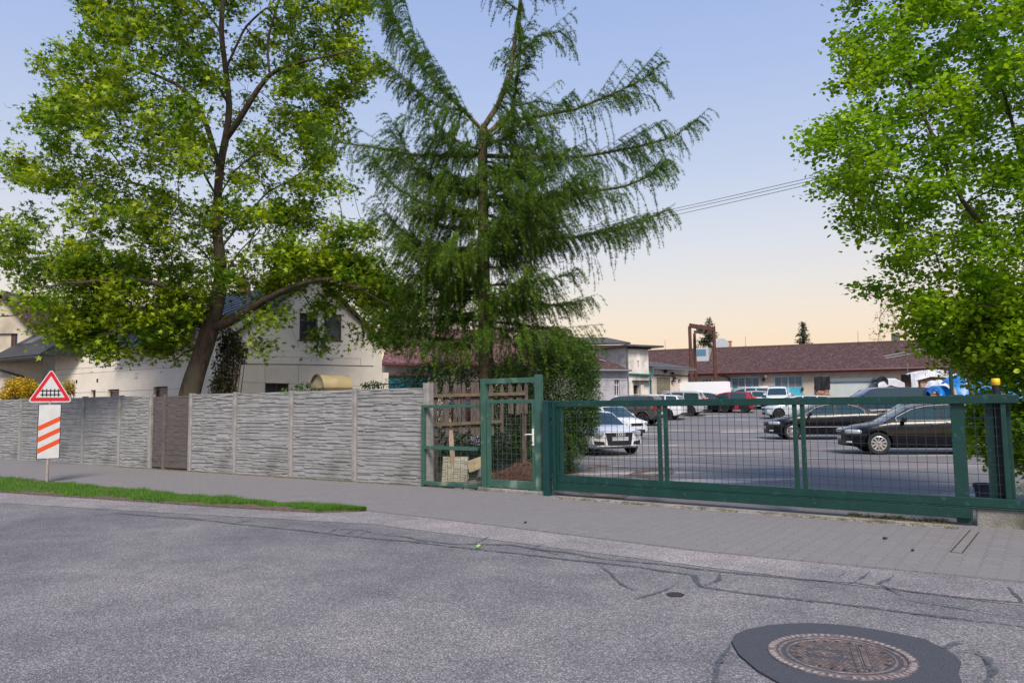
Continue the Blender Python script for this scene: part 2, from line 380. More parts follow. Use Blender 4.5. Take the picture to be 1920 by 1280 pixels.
# concrete threshold under the gate
M_CONC = mat('rough concrete', (.20, .19, .17), .9, (.33, .31, .28), 9, 8, bump=.6, bscale=40, col3=(.11, .105, .07), s3=2.2, w3=(.5, .66))
mb = MB(); random.seed(3)
u = .1
while u < 3.0:
    w_ = random.uniform(.25, .5); mb.box(u, min(u+w_-.02, 3), -.11-random.uniform(0, .04), .09, 0, .05+random.uniform(0, .02)); u += w_
obj_ = obj('threshold', mb, M_CONC, loc=A0, rotz=ANG, bevel=.012); tag(obj_, kind='structure')
mb = MB(); mb.box(3.2, 9.1, -.30, -.14, .0, .022); mb.box(3.2, 9.1, -.40, -.315, .0, .016)
tag(obj('gate_sill', mb, M_CONC, loc=A0, rotz=ANG, bevel=.005), kind='structure')

# ---- tar seams in the carriageway
random.seed(11)
def ribbon(mb, px, wd, z=.0, jit=.012):
    P = [G(*p) for p in px]; Q = []
    for a, b in zip(P, P[1:]):
        n_ = max(2, int((b-a).length/.09))
        for i in range(n_): Q.append(a.lerp(b, i/n_))
    Q.append(P[-1]); k = len(Q); vs = []
    off = 0.
    for i, q in enumerate(Q):
        d = (Q[min(i+1, k-1)]-Q[max(i-1, 0)]).normalized(); nrm = Vector((-d.y, d.x, 0)); off = .8*off+random.uniform(-jit, jit)
        e = min(1, .25+i/4, .25+(k-1-i)/4); h = wd*(.46 if len(px) > 6 else .33)*e*random.uniform(.5, 1.4)
        vs += [q+nrm*(off-h)+Vector((0, 0, z)), q+nrm*(off+h)+Vector((0, 0, z))]
    mb.add(vs, [(2*i, 2*i+1, 2*i+3, 2*i+2) for i in range(k-1)])
seams = [([(210, 960), (262, 964), (337, 970), (394, 975), (450, 982), (562, 992), (652, 1003), (712, 1009), (778, 1014), (887, 1027), (981, 1037), (1106, 1051), (1200, 1062), (1300, 1077), (1316, 1098), (1424, 1113), (1567, 1129), (1711, 1147), (1925, 1173)], .055),
  ([(700, 999), (762, 1005), (785, 1011), (856, 1019), (919, 1019), (956, 1020), (1006, 1029), (1059, 1034), (1137, 1047), (1212, 1053), (1300, 1064), (1352, 1070), (1495, 1084), (1603, 1092), (1711, 1107), (1819, 1120), (1912, 1127), (1887, 1098)], .05),
  ([(319, 967), (380, 972), (442, 966)], .05), ([(431, 981), (487, 971)], .045), ([(610, 1000), (632, 990), (678, 992), (705, 1000)], .04), ([(640, 1003), (668, 993)], .04), ([(670, 1005), (692, 996)], .04),
  ([(916, 1005), (887, 1017)], .05), ([(1019, 1019), (994, 1030)], .05), ([(1119, 1056), (1153, 1084), (1190, 1107)], .05), ([(1190, 1123), (1231, 1109), (1268, 1094)], .06),
  ([(1632, 1071), (1603, 1093)], .05), ([(1679, 1077), (1647, 1093), (1690, 1116)], .05), ([(1585, 1071), (1567, 1087)], .04), ([(1352, 1070), (1345, 1085), (1316, 1098)], .06),
  ([(1668, 1118), (1783, 1136), (1925, 1159)], .04), ([(1373, 1208), (1352, 1240), (1334, 1290)], .06), ([(1765, 1216), (1790, 1206), (1806, 1202)], .09),
  ([(1797, 1218), (1830, 1222), (1855, 1235), (1866, 1258), (1850, 1290)], .07), ([(1500, 1096), (1560, 1100), (1600, 1110)], .03), ([(981, 1037), (1010, 1028), (1060, 1042)], .035)]
for i, (px, wd) in enumerate(seams):
    mb = MB(); ribbon(mb, px, wd, -.004+.0006*i)
    tag(obj('tar_seam', mb, M_TAR), kind='structure')
# fresh asphalt collar round the manhole
P = [(1372, 1202), (1378, 1190), (1398, 1181), (1440, 1172), (1480, 1169), (1520, 1168), (1560, 1170), (1600, 1174), (1640, 1180), (1680, 1187), (1712, 1194), (1735, 1198), (1752, 1208), (1765, 1212), (1780, 1222), (1790, 1228), (1802, 1240), (1796, 1262), (1804, 1280), (1790, 1320), (1740, 1345), (1660, 1345), (1580, 1330), (1480, 1290), (1420, 1256), (1385, 1226)]
mb = MB(); mb.prism([G(*p)+Vector((0, 0, -.012)) for p in P], (0, 0, .0165))
tag(obj('asphalt_patch', mb, M_PATCH), kind='structure')

# ---- manhole
M_IRON = mat('rusty cast iron', (.105, .078, .073), .62, (.22, .168, .158), 12, 8, bump=.25, bscale=120, metal=.25, col3=(.31, .24, .225), s3=30, w3=(.5, .66))
M_IROND = mat('dark cast iron gap', (.03, .022, .022), .8)
mc = Vector((2.045, 4.85, .006))
mh = thing('manhole_cover', 'round rusty cast iron manhole cover with diamond emblem in fresh dark asphalt', 'manhole cover', mc, math.radians(-19))
mb = MB(); mb.lathe([(.382, -.01), (.382, .004), (.392, .004), (.392, .001), (.426, .001), (.426, .004), (.435, .004), (.435, -.01)], 72, caps=False)
for k in range(60):
    a = 2*PI*k/60
    if not (k % 15 in (0,)):
        mb.mi = 1; st = len(mb.v); mb.box(.393, .425, -.010, .010, 0, .0052); mb.xf(Matrix.Rotation(a, 4, 'Z'), st)
obj('frame_ring', mb, [M_IRON, mat('worn bright iron', (.30, .26, .25), .5, (.46, .42, .41), 20, metal=.3)], mh, smooth=30)
mb = MB(); mb.lathe([(.317, -.02), (.317, -.002), (.314, .001), (.30, .001), (.298, -.002), (.275, -.002), (.273, .001), (.262, .001), (.26, -.003), (.001, -.003)], 72)
lid = obj('lid', mb, M_IRON, mh, smooth=30); lid.scale = (1.18, 1.18, 1)
mb = MB(); mb.lathe([(.382, -.012), (.372, -.012)], 48, caps=True); obj('gap', mb, M_IROND, mh)
mb = MB(); random.seed(2)
for i in range(-11, 12):
    for j in range(-11, 12):
        x, y = i*.0235+(j % 2)*.0117, j*.0235
        if x*x+y*y > .252**2: continue
        if abs(y-.0) < .075 and -.17 < x < .06: continue
        if .055 < x < .15 and abs(y) < .19: continue
        st = len(mb.v); mb.box(-.0095, .0095, -.0035, .0035, -.003, .002); mb.box(-.0035, .0035, -.0095, .0095, -.003, .0021); mb.xf(Matrix.Translation((x, y, 0)) @ Matrix.Rotation(random.uniform(-.1, .1), 4, 'Z'), st)
obj('raised_pattern', mb, M_IRON, lid); mb = MB()
for pts in ([(-.165, 0), (-.085, .048), (-.005, 0), (-.085, -.048), (-.165, 0)],):
    for a, b in zip(pts, pts[1:]): mb.bar((*a, 0), (*b, 0), .008, .006)
obj('diamond_emblem', mb, M_IRON, lid); mb = MB()
eye = [(-.085+.055*math.cos(t), .022*math.sin(t)*abs(math.sin(t))**.3) for t in np.linspace(0, 2*PI, 21)]
for a, b in zip(eye, eye[1:]): mb.bar((*a, 0), (*b, 0), .005, .005)
mb.lathe([(.014, -.003), (.014, .003), (.001, .0035)], 16, c=(-.085, 0, 0))
obj('eye_emblem', mb, M_IRON, lid)
mb = MB()
for x0 in (.062, .107):
    mb.box(x0, x0+.005, -.185, .185, -.003, .0025); mb.box(x0+.032, x0+.037, -.185, .185, -.003, .0026)
    y = -.175
    while y < .17:
        w_ = random.uniform(.006, .012); mb.box(x0+.008, x0+.029, y, y+w_*.6, -.003, .001); y += w_*1.5
for a, b in (((.012, .055), (.045, .042)), ((.045, .042), (.012, .03)), ((.012, .022), (.045, .008)), ((.012, -.006), (.045, .008)), ((.024, .016), (.024, -.002)),
             ((.012, -.018), (.045, -.018)), ((.012, -.042), (.028, -.02)), ((.028, -.02), (.045, -.042))):
    mb.bar((*a, 0), (*b, 0), .005, .005)
obj('lettering', mb, M_IRON, lid)
for a in list(np.linspace(-.5, .5, 4))+list(np.linspace(PI-.5, PI+.5, 4))+list(np.linspace(1.1, 2.0, 5))+list(np.linspace(-2.0, -1.1, 5)):
    pass
mb = MB()
for a in [-.42, -.14, .14, .42, 1.05, 1.3, 1.57, 1.84, 2.1, 2.72, 3.0, 3.28, 3.56, 4.2, 4.45, 4.71, 4.97, 5.22]:
    st = len(mb.v); mb.lathe([(.011, -.002), (.011, .0024)], 12); mb.xf(Matrix.Rotation(a, 4, 'Z') @ Matrix.Translation((.232, 0, 0)) @ Matrix.Diagonal((1.5, .8, 1, 1)), st)
    obj('vent_hole', mb, M_IROND, lid); mb = MB()
c_ = G(1266, 1112); mb = MB(); mb.lathe([(.075, 0), (.075, .002), (.055, .003), (.05, .001), (.001, .001)], 24, caps=False)
tag(obj('valve_cap', mb, M_IROND, loc=c_+Vector((0, 0, -.008))), 'small round dark iron cap set in the road behind the manhole', 'valve cap')
# ---- fallen leaves
def leaf_on(px, py, s, m, label, name='fallen_leaf', cat='leaf'):
    mb = MB(); g = G(px, py)
    n_ = 9; mb.add([(s*math.cos(2*PI*i/n_)*(1+.25*(i % 2)), .6*s*math.sin(2*PI*i/n_), .006+.012*(i % 3)) for i in range(n_)]+[(0, 0, .004)], [(i, (i+1) % n_, n_) for i in range(n_)])
    o = obj(name, mb, m, loc=g+Vector((0, 0, .01)), rotz=.4); return tag(o, label, cat)
leaf_on(897, 1027, .045, mat('pale green leaf', (.25, .45, .12), .6), 'pale green leaf fallen on the tar seam of the road')
leaf_on(1660, 1012, .035, mat('dark dead leaf', (.015, .012, .01), .7), 'dark curled leaf lying on the pavement before the sliding gate')
leaf_on(1712, 1035, .022, MATS['dark dead leaf'], 'small dark leaf scrap on pavement nearest the drain slot')
leaf_on(985, 982, .022, MATS['dark dead leaf'], 'tiny dark leaf scrap on pavement in front of the narrow gate')
# ---- drain slot at right
a_, b_, c2 = G(1816, 1000), G(1783, 1036), G(1805, 1038)
mb = MB()
for p_, q_ in (((1820, 994), (1782, 1036)), ((1835, 999), (1804, 1038)), ((1782, 1036), (1804, 1038))):
    mb.bar(G(*p_)+Vector((0, 0, .0095)), G(*q_)+Vector((0, 0, .0095)), .014, .003)
tag(obj('drain_slot', mb, mat('dirty joint', (.05, .035, .02), .95)), 'narrow dirt filled drain slot across pavement near right gate post', 'drain')
# ---- weeds and litter at the foot of the wall
random.seed(21)
def tufts(name, spots, m, label, hmax=.1, n=14, kind='stuff', spread=.05, wd=.004):
    V = []; F = []
    for c in spots:
        for _ in range(n):
            a = random.uniform(0, 2*PI); r_ = random.uniform(0, spread); b = Vector(c)+Vector((r_*math.cos(a), r_*math.sin(a), 0))
            h = hmax*random.uniform(.4, 1); t = Vector((random.uniform(-.6, .6), random.uniform(-.6, .6), 1)).normalized()*h; s_ = Vector((math.cos(a), math.sin(a), 0))*wd
            o = len(V); V += [b-s_, b+s_, b+t]; F.append((o, o+1, o+2))
    o = fastobj(name, np.array([tuple(v) for v in V]), np.array(F), m)
    return tag(o, label, 'grass', kind=kind)
M_GRASS = mat('grass blade', (.075, .20, .018), .6, (.11, .27, .025), 3, trans=.35, island=.45)
M_MOSS = mat('mossy weed', (.13, .13, .03), .8, (.19, .16, .05), 5, trans=.2, island=.4)
WANG = math.atan2(24.94-15.06, -17+1.73); dw = Vector((math.cos(WANG), math.sin(WANG), 0)); dwn = Vector((dw.y, -dw.x, 0))
if dwn.y > 0: dwn = -dwn
sp_ = [tuple(A0+dw*random.uniform(.1, 11)+dwn*(.10+abs(random.gauss(0, .035)))+Vector((0, 0, .005))) for _ in range(620)]
tufts('weeds', sp_, M_MOSS, 'low mossy weeds along the foot of the concrete wall', .035, 10)
sp_ = [tuple(S(random.uniform(3.3, 9.2), -.36+random.gauss(0, .04), .01)) for _ in range(160)]+[tuple(S(random.uniform(7.8, 9), random.uniform(-.2, .3), .01)) for _ in range(120)]
tufts('weeds', sp_, M_MOSS, 'dry weeds growing along the sill under the sliding gate', .05, 9)
# verge
def verge_sample(n):
    out = []
    T = [(u, v) for u, v in VERGE_TOP][::-1]; B = VERGE_BOT
    tu, tv = zip(*T); bu, bv = zip(*B)
    while len(out) < n:
        u = 1.55-random.random()**1.5*24; t = np.interp(u, tu, tv); b = np.interp(u, bu, bv) if u < 1.08 else np.interp(u, (1.08, 1.55), (-3.6, -3.1))
        f = random.random(); v = b+(t-b)*f
        if f < .13+.12*math.sin(u*3.1)+.09*math.sin(u*11)+random.gauss(0, .05) : continue
        if -1.0 < u < .5 and f < .42+.1*math.sin(u*9): continue
        if f > .92+.07*math.sin(u*7)+random.gauss(0, .04): continue
        out.append((u, v))
    return out
V = []; F = []
for u, v in verge_sample(80000):
    b = S(u, v, .012); h = random.uniform(.03, .085)*(1.25 if random.random() < .04 else 1)*(1+.35*math.sin(u*2.3+v*4)); a = random.uniform(0, 2*PI); s_ = Vector((math.cos(a), math.sin(a), 0))*random.uniform(.0025, .005)
    t = Vector((random.gauss(0, .4), random.gauss(0, .4), 1)).normalized()*h; o = len(V); V += [b-s_, b+s_, b+t]; F.append((o, o+1, o+2))
tag(fastobj('grass', np.array([tuple(v) for v in V]), np.array(F), M_GRASS), 'bright green grass verge between the road and the pavement', 'grass', kind='stuff')
# ================================================================ THE CONCRETE WALL
M_WALL = mat('cast concrete slate', (.225, .225, .222), .9, (.295, .295, .29), 4, 8, bump=.3, bscale=55, col3=(.175, .178, .165), s3=1.2, w3=(.5, .72))
M_POST = mat('concrete post', (.22, .215, .205), .9, (.32, .31, .295), 7, 8, bump=.35, bscale=60, col3=(.17, .165, .14), s3=1.5, w3=(.52, .68))
def relief(seed, nx=130, nz=150, W=1.0, Hh=1.0):
    r = np.random.default_rng(seed); h = np.zeros((nz, nx)); z = 0
    while z < nz:
        rh = int(r.integers(3, 8)); x = -int(r.integers(0, 20))
        while x < nx:
            bw = int(r.integers(9, 42)); val = r.uniform(0, 1)
            x1 = max(x, 0); x2 = min(x+bw, nx); 
            if x2 > x1:
                off = r.integers(-1, 2)
                z0 = max(0, z+off); z1 = min(nz, z+rh+off)
                g = np.linspace(0, 1, max(1, z1-z0))[:, None]
                h[z0:z1, x1:x2] = val*.45+.55*(1-g)**1.5+r.normal(0, .03, (z1-z0, x2-x1))
                if r.random() < .45: h[z0:z0+1, x1:x2] -= r.uniform(.5, 1.1)
            x += bw
        z += rh
    k = h.copy(); k[1:-1, 1:-1] = (h[1:-1, 1:-1]*3+h[1:-1, :-2]+h[1:-1, 2:])/5
    # broad lumps
    yy, xx = np.mgrid[0:nz, 0:nx]
    k += .10*np.sin(xx/17+r.uniform(0, 6))*np.sin(yy/9+r.uniform(0, 6))
    return k
def wall_panel_mesh(seed, W, Hh):
    h = relief(seed); nz, nx = h.shape
    for s_ in (0, -1): h[s_, :] *= .4; 
    h[:, :3] = .1; h[:, -3:] = .1
    for q in (.25, .5, .75): h[int(nz*q), :] -= .25
    X, Z = np.meshgrid(np.linspace(0, W, nx), np.linspace(0, Hh, nz))
    V = np.stack([X, -.022-.027*h, Z], -1).reshape(-1, 3)
    idx = np.arange(nx*nz).reshape(nz, nx); F = np.stack([idx[:-1, :-1], idx[:-1, 1:], idx[1:, 1:], idx[1:, :-1]], -1).reshape(-1, 4)
    o = len(V); V = np.vstack([V, [[0, -.022, 0], [W, -.022, 0], [W, -.022, Hh], [0, -.022, Hh], [0, .022, 0], [W, .022, 0], [W, .022, Hh], [0, .022, Hh]]])
    F = np.vstack([F, np.array([[4, 7, 6, 5], [0, 1, 5, 4], [1, 2, 6, 5], [2, 3, 7, 6], [3, 0, 4, 7]])+o])
    return V, F
def along(x):
    lo, hi = -.5, 40
    for _ in range(50):
        m_ = (lo+hi)/2; q = np.array(A0+dw*m_)-cC; px = 960+FPX*(q@cR)/(q@cF)
        if px > x: lo = m_
        else: hi = m_
    return lo
wt = thing('concrete_wall', 'grey cast concrete wall with slate relief panels between posts along the pavement', 'wall', A0, WANG+PI)
pp = [along(x) for x in (803, 666, 546, 440, 357)]; pl = [along(x) for x in (281, 223, 155, 37)]
pl += [pl[-1]+2.05*k for k in range(1, 6)]
HW = 1.97
def post(s, w_=.12, h=HW+.01, d=.14, n='post'):
    mb = MB(); r_ = .025
    prof = [(-w_/2, d/2), (-w_/2, -d/2+r_), (-w_/2+r_, -d/2), (w_/2-r_, -d/2), (w_/2, -d/2+r_), (w_/2, d/2)]
    mb.prism([(x, y, -.1) for x, y in prof], (0, 0, h+.1)); o = obj(n, mb, M_POST, wt, smooth=25); o.location = (-s, 0, 0); return o
for s_ in pp+pl: post(s_)
post(pp[0]-.02, .15, 2.05, .17).location.x = .03
meshes = {}
segs = list(zip(pp, pp[1:]))+list(zip(pl, pl[1:]))
for i, (s0, s1) in enumerate(segs):
    W = s1-s0-.10
    V_, F_ = wall_panel_mesh(100+i, W, HW-.03+.02*random.random())
    if i < 7:
        o = fastobj('panel', V_, F_, M_WALL, wt, smooth=False)
        meshes[i % 3] = (o.data, W)
    else:
        o = bpy.data.objects.new('panel', meshes[i % 3][0]); COL.objects.link(o); o.parent = wt; o.scale.x = W/meshes[i % 3][1]
    o.location = (-s1+.05, 0, .0)
# wooden gate in the wall
M_PLANK = mat('weathered brown planks', (.07, .06, .058), .85, (.145, .122, .112), 4, 8, bump=.6, bscale=30, stretch=(1, 1, 7))
g0, gm, g1_ = pp[4]+.07, along(306), pl[0]-.07
gt = thing('board_gate', 'closed brown gate of horizontal weathered boards in the concrete wall', 'gate', A0+dw*g1_, WANG+PI)
for a, b, n in ((0, g1_-gm-.06, 9), (g1_-gm+.06, g1_-g0, 12)):
    mb = MB(); z = .05; random.seed(n)
    while z < 1.9:
        h_ = min(random.uniform(.13, .19), 1.93-z); t_ = random.uniform(0, .012); mb.box(a, b, .01-t_, .035, z, z+h_-.008); z += h_
    obj('board_panel', mb, M_PLANK, gt, bevel=.004)
mb = MB(); mb.box(g1_-gm-.055, g1_-gm+.055, -.03, .06, -.05, 1.97); obj('gate_post', mb, mat('brown steel post', (.10, .08, .075), .7, (.15, .12, .11), 6), gt, bevel=.008)

# ================================================================ GREEN FENCE AND GATES
M_GREEN = mat('aged green paint', (.026, .088, .062), .6, (.044, .115, .082), 5, 8, bump=.1, bscale=80, col3=(.17, .24, .19), s3=2.6, w3=(.56, .72))
M_TEAL = mat('dark teal paint', (.002, .034, .033), .5, (.004, .046, .043), 4, 6, bump=.08, bscale=80)
M_GATE = mat('dark green gate paint', (.002, .034, .027), .5, (.004, .046, .036), 4, 8, bump=.1, bscale=70, col3=(.02, .075, .06), s3=14, w3=(.60, .70))
M_WIREL = mat('pale fence wire', (.10, .125, .11), .5, metal=.3)
M_WIRED = mat('dark fence wire', (.03, .05, .055), .5, metal=.3)
def wires(u0, u1, z0, z1, nu, nz, th, seed=1, wob=.003):
    mb = MB(); r = random.Random(seed)
    for i in range(nu):
        u = u0+(u1-u0)*(i+.5)/nu; mb.bar((u+r.gauss(0, wob), 0, z0), (u+r.gauss(0, wob), 0, z1), th)
    for j in range(nz):
        z = z0+(z1-z0)*(j+.5)/nz; mb.bar((u0, .004, z+r.gauss(0, wob)), (u1, .004, z+r.gauss(0, wob)), th)
    return mb
# fixed panel beside the wall
t = thing('mesh_fence', 'low pale green mesh fence panel with middle rail beside the concrete wall', 'fence', S(-.02, -.13, 0), ANG)
mb = MB(); u1 = 1.42
mb.box(.02, .09, -.035, .035, .03, 1.61); mb.box(.09, u1, -.035, .035, 1.55, 1.61); mb.box(.09, u1, -.03, .03, .74, .81); mb.box(.09, u1, -.035, .035, .05, .12)
obj('frame', mb, M_GREEN, t, bevel=.006)
obj('wire_mesh', wires(.09, u1, .12, 1.55, 8, 13, .0038, 3), M_WIREL, t)
# portal and narrow gate
t = thing('gate_portal', 'tall pale green steel door frame around the narrow mesh gate', 'gate frame', S(1.42, 0, 0), ANG)
mb = MB(); mb.box(0, .12, -.06, .05, -.05, 2.09); obj('post', mb, M_GREEN, t, bevel=.006)
mb = MB(); mb.box(1.24, 1.36, -.06, .05, -.05, 2.13); obj('post', mb, M_GREEN, t, bevel=.006)
mb = MB(); mb.box(.12, 1.24, -.055, .045, 1.99, 2.085); obj('lintel', mb, M_GREEN, t, bevel=.006)
t = thing('narrow_gate', 'narrow green mesh gate with white handle inside the tall frame', 'gate', S(1.55, -.012, .06), ANG)
mb = MB(); mb.box(0, .075, -.03, .03, 0, 1.63); mb.box(1.03, 1.10, -.03, .03, 0, 1.63); mb.box(.075, 1.03, -.03, .03, 1.56, 1.63); mb.box(.075, 1.03, -.03, .03, .02, .16)
obj('frame', mb, M_GREEN, t, bevel=.006)
obj('wire_mesh', wires(.075, 1.03, .16, 1.56, 9, 13, .0038, 4), M_WIREL, t)
M_WHITE = mat('white plastic', (.72, .73, .72), .4)
mb = MB(); mb.box(1.045, 1.085, -.05, -.031, .80, 1.10)
h_ = obj('lock_plate', mb, M_WHITE, t, bevel=.006)
mb = MB(); mb.tube([(1.06, -.05, 1.0), (1.06, -.09, 1.0), (1.03, -.095, 1.005), (.94, -.095, 1.0), (.925, -.09, .985)], .011, 10); obj('handle', mb, M_WHITE, h_, smooth=50)
mb = MB(); mb.lathe([(.011, 0), (.011, .006)], 12, 'y', (1.065, -.056, .86)); obj('keyhole', mb, M_IROND, h_)
# stationary teal post
t = thing('gate_post', 'dark teal steel post between the narrow gate and the sliding gate', 'gate post', S(2.96, -.12, 0), ANG)
mb = MB(); mb.box(-.06, .06, -.06, .06, -.05, 1.66); obj('post', mb, M_TEAL, t, bevel=.008)
mb = MB(); mb.box(.09, .15, .02, .09, .1, 1.66); mb.box(.06, .09, .0, .05, 1.36, 1.42); mb.box(.06, .09, .0, .05, .3, .36); obj('catch', mb, M_TEAL, t, bevel=.004)
# sliding gate
t = thing('sliding_gate', 'long dark green sliding gate of wire mesh across the yard entrance', 'sliding gate', S(3.07, .0, 0), ANG)
LG = 9.25-3.07; LT = LG+3.2
mb = MB(); mb.box(0, LG+.62, -.05, .05, 1.545, 1.65); obj('top_rail', mb, M_GATE, t, bevel=.006)
mb = MB(); mb.box(0, LT, -.04, .04, .25, .365); mb.box(-.02, LT, -.055, .045, .232, .248)
mb.box(0, LG+.05, -.065, .05, .10, .23); obj('bottom_rail', mb, M_GATE, t, bevel=.006)
st = [0.0, 0.09, 1.95, 2.06, 4.07, 4.18, LG+.42]
for i, u in enumerate(st):
    mb = MB(); wd = .07 if i < 1 else .055
    mb.box(u, u+wd, -.032, .032, .365, 1.545); obj('upright', mb, M_GATE, t, bevel=.005)
for a, b, n in ((.145, 1.95, 16), (2.115, 4.07, 17), (4.235, LG+.42, 21)):
    obj('wire_mesh', wires(a, b, .365, 1.545, n, 10, .0058, n, .004), M_WIRED, t)
mb = MB(); mb.bar((LG+.65, 0, 1.60), (LT-.1, 0, .75), .055); mb.bar((LG+.7, 0, 1.46), (LT-.9, 0, .75), .05); obj('brace', mb, M_GATE, t)
# receiving post, portal pair, mast, lamp
t = thing('gate_post', 'dark green steel post in front of the sliding gate at its right end', 'gate post', G(1808, 984), ANG)
mb = MB(); mb.box(-.075, .075, -.05, .05, -.05, 1.66); obj('post', mb, M_GATE, t, bevel=.008)
mb = MB(); mb.box(-.085, .085, -.06, .06, -.03, .035); obj('foot_plate', mb, mat('dark painted steel', (.02, .04, .045), .6), t, bevel=.004)
mb = MB(); mb.tube([(-.05, .02, 1.66), (-.052, .02, 2.0)], .022, 8); obj('mast', mb, M_GATE, t, smooth=50)
t = thing('gate_post', 'double green steel guide post of the sliding gate under the yellow lamp', 'gate post', S(9.62, .16, 0), ANG)
for x in (-.12, .06):
    mb = MB(); mb.box(x, x+.085, -.07, .07, 0, 1.62); obj('post', mb, M_GATE, t, bevel=.006)
mb = MB(); mb.box(-.033, .058, .03, .06, .03, 1.6); obj('dark_gap_fill', mb, mat('dark gap fill', (.01, .018, .03), .5), t)  # dark strip added to stand for the dark gap between the two posts
mb = MB(); mb.box(-.13, .16, -.09, .09, 1.622, 1.66); obj('head_plate', mb, M_GATE, t, bevel=.005)
t = thing('warning_lamp', 'small yellow gate lamp on a black base on top of the guide post', 'lamp', S(9.62, .16, 1.66), ANG)
mb = MB(); mb.lathe([(.042, 0), (.042, .03), (.046, .09), (.046, .115)], 20, c=(.01, 0, 0)); obj('base', mb, mat('black plastic', (.015, .015, .018), .4), t, smooth=40)
mb = MB(); mb.lathe([(.046, .115), (.05, .12), (.05, .15), (.052, .155), (.05, .16), (.05, .19), (.042, .20), (.001, .203)], 24, c=(.01, 0, 0))
obj('lens', mb, mat('yellow lamp lens', (.85, .50, .02), .25, spec=.6), t, smooth=40)
# concrete footing right of the post
t = G(1822, 990)
mb = MB(); mb.box(.12, 1.05, -.08, .16, -.02, .235); mb.box(1.07, 3.0, -.04, .18, -.02, .22)
o = obj('concrete_footing', mb, M_CONC, loc=G(1812, 984), rotz=ANG, bevel=.02); tag(o, 'low rough concrete footing under the gate rail at the right edge', 'footing')
t = thing('bucket', 'dark blue plastic bucket standing behind the gate rail at right edge', 'bucket', Vector((G(1897, 968).x, G(1897, 968).y+.55, .12)))
mb = MB(); mb.lathe([(.11, 0), (.145, .25), (.155, .25), (.155, .27), (.143, .27), (.105, .02), (.001, .02)], 24); obj('body', mb, mat('dark blue plastic', (.012, .02, .045), .35), t, smooth=40)
mb = MB(); mb.tube([(.15*math.cos(a), .15*math.sin(a), .265-.08*math.sin(a)) for a in np.linspace(0, PI, 12)], .004, 6); obj('handle', mb, MATS['black plastic'], t)
# the sill the bucket stands on
mb = MB(); mb.box(1.0, 4.0, .30, 1.3, -.02, .12); tag(obj('kerb_slab', mb, M_CONC, loc=G(1812, 984), rotz=ANG, bevel=.02), kind='structure')
# chain-link fence going right behind the gate
t = thing('chain_link_fence', 'rusty chain link fence behind the right end of the sliding gate', 'fence', S(9.2, .42, 0), ANG)
mb = MB(); u = 0
while u < 3.2:
    mb.bar((u, 0, .12), (u+1.2, 0, 1.32), .0035); mb.bar((u+1.2, .004, .12), (u, .004, 1.32), .0035); u += .075
obj('wire_mesh', mb, M_WIRED, t)
mb = MB(); mb.tube([(3.2, 0, 0), (3.2, 0, 1.45)], .025); obj('post', mb, M_GATE, t, smooth=50)
mb = MB(); mb.tube([(0, 0, 1.33), (4.4, 0, 1.33)], .004, 6); obj('tension_wire', mb, M_WIRED, t)

# ================================================================ ROAD SIGN
sg = G(88, 905); srot = math.atan2(sg.y, sg.x)-PI/2+math.radians(6)
t = thing('railway_sign', 'red bordered triangular level crossing sign above a striped countdown board', 'road sign', sg, srot)
M_GALV = mat('galvanised steel', (.30, .30, .30), .5, (.38, .38, .37), 10, metal=.6)
M_RED = mat('sign red', (.62, .012, .02), .35); M_SW = mat('sign white', (.58, .58, .56), .35, (.66, .66, .65), 5); M_ORG = mat('stripe red', (.72, .085, .015), .35); M_BLK = mat('sign black', (.012, .012, .014), .4)
kz = sg.y/FPX  # metres per picture point at the sign
mb = MB(); mb.tube([(0, .03, -.1), (0, .03, 2.45)], .033, 14); obj('pole', mb, mat('concrete grey pole', (.27, .24, .22), .8, (.36, .32, .29), 8), t, smooth=50)
def rtri(cx, cz, h, r, y):   # rounded triangle, base centre at cz
    b = h/math.sqrt(3); cs = [(-b+r*1.73, cz+r), (b-r*1.73, cz+r), (0, cz+h-2*r)]; out = []
    for (x, z), a0 in zip(cs, (150, 270, 30)):
        for k in range(7):
            a = math.radians(a0+k*20); out.append((cx+x+r*math.cos(a), y, z+r*math.sin(a)))
    return out
zt = 1.6+(768-691)*kz; zb = 1.6-(753-767)*kz; zb2 = 1.6+(768-754)*kz; Ht = zt-zb2
mb = MB(); mb.prism(rtri(0, zb2, Ht, .045, 0), (0, .012, 0)); pn = obj('warning_plate', mb, M_SW, t)
mb = MB(); mb.prism(rtri(0, zb2+.025, Ht-.06, .03, -.003), (0, .0028, 0)); obj('red_border', mb, M_RED, pn)
mb = MB(); mb.prism(rtri(0, zb2+.105, Ht-.27, .008, -.006), (0, .0028, 0)); obj('white_field', mb, M_SW, pn)
mb = MB(); cz = zb2+.21
for i in range(5): x = -.15+.075*i; mb.box(x-.011, x+.011, -.009, -.0062, cz-.085, cz+.085)
for z in (-.042, .045): mb.box(-.19, .19, -.0095, -.0063, cz+z-.012, cz+z+.012)
obj('fence_symbol', mb, M_BLK, pn)
bz1 = 1.6+(768-757)*kz-.005; bz0 = 1.6-(859-768)*kz; bw = 37*kz/2
mb = MB(); mb.box(-bw, bw, 0, .012, bz0, bz1); bd = obj('countdown_board', mb, M_BLK, t, bevel=.004)
mb = MB(); mb.box(-bw+.014, bw-.014, -.003, -.0002, bz0+.014, bz1-.014); obj('white_face', mb, M_SW, bd)
hb = bz1-bz0; iw = bw-.016
for k in range(3):
    z = bz0+hb*(.105+.205*k); s_ = .175*hb; th = hb*.088
    mb = MB(); mb.prism([(-iw, -.006, z), (iw, -.006, z+s_), (iw, -.006, z+s_+th), (-iw, -.006, z+th)], (0, .0028, 0)); obj('stripe', mb, M_ORG, bd)
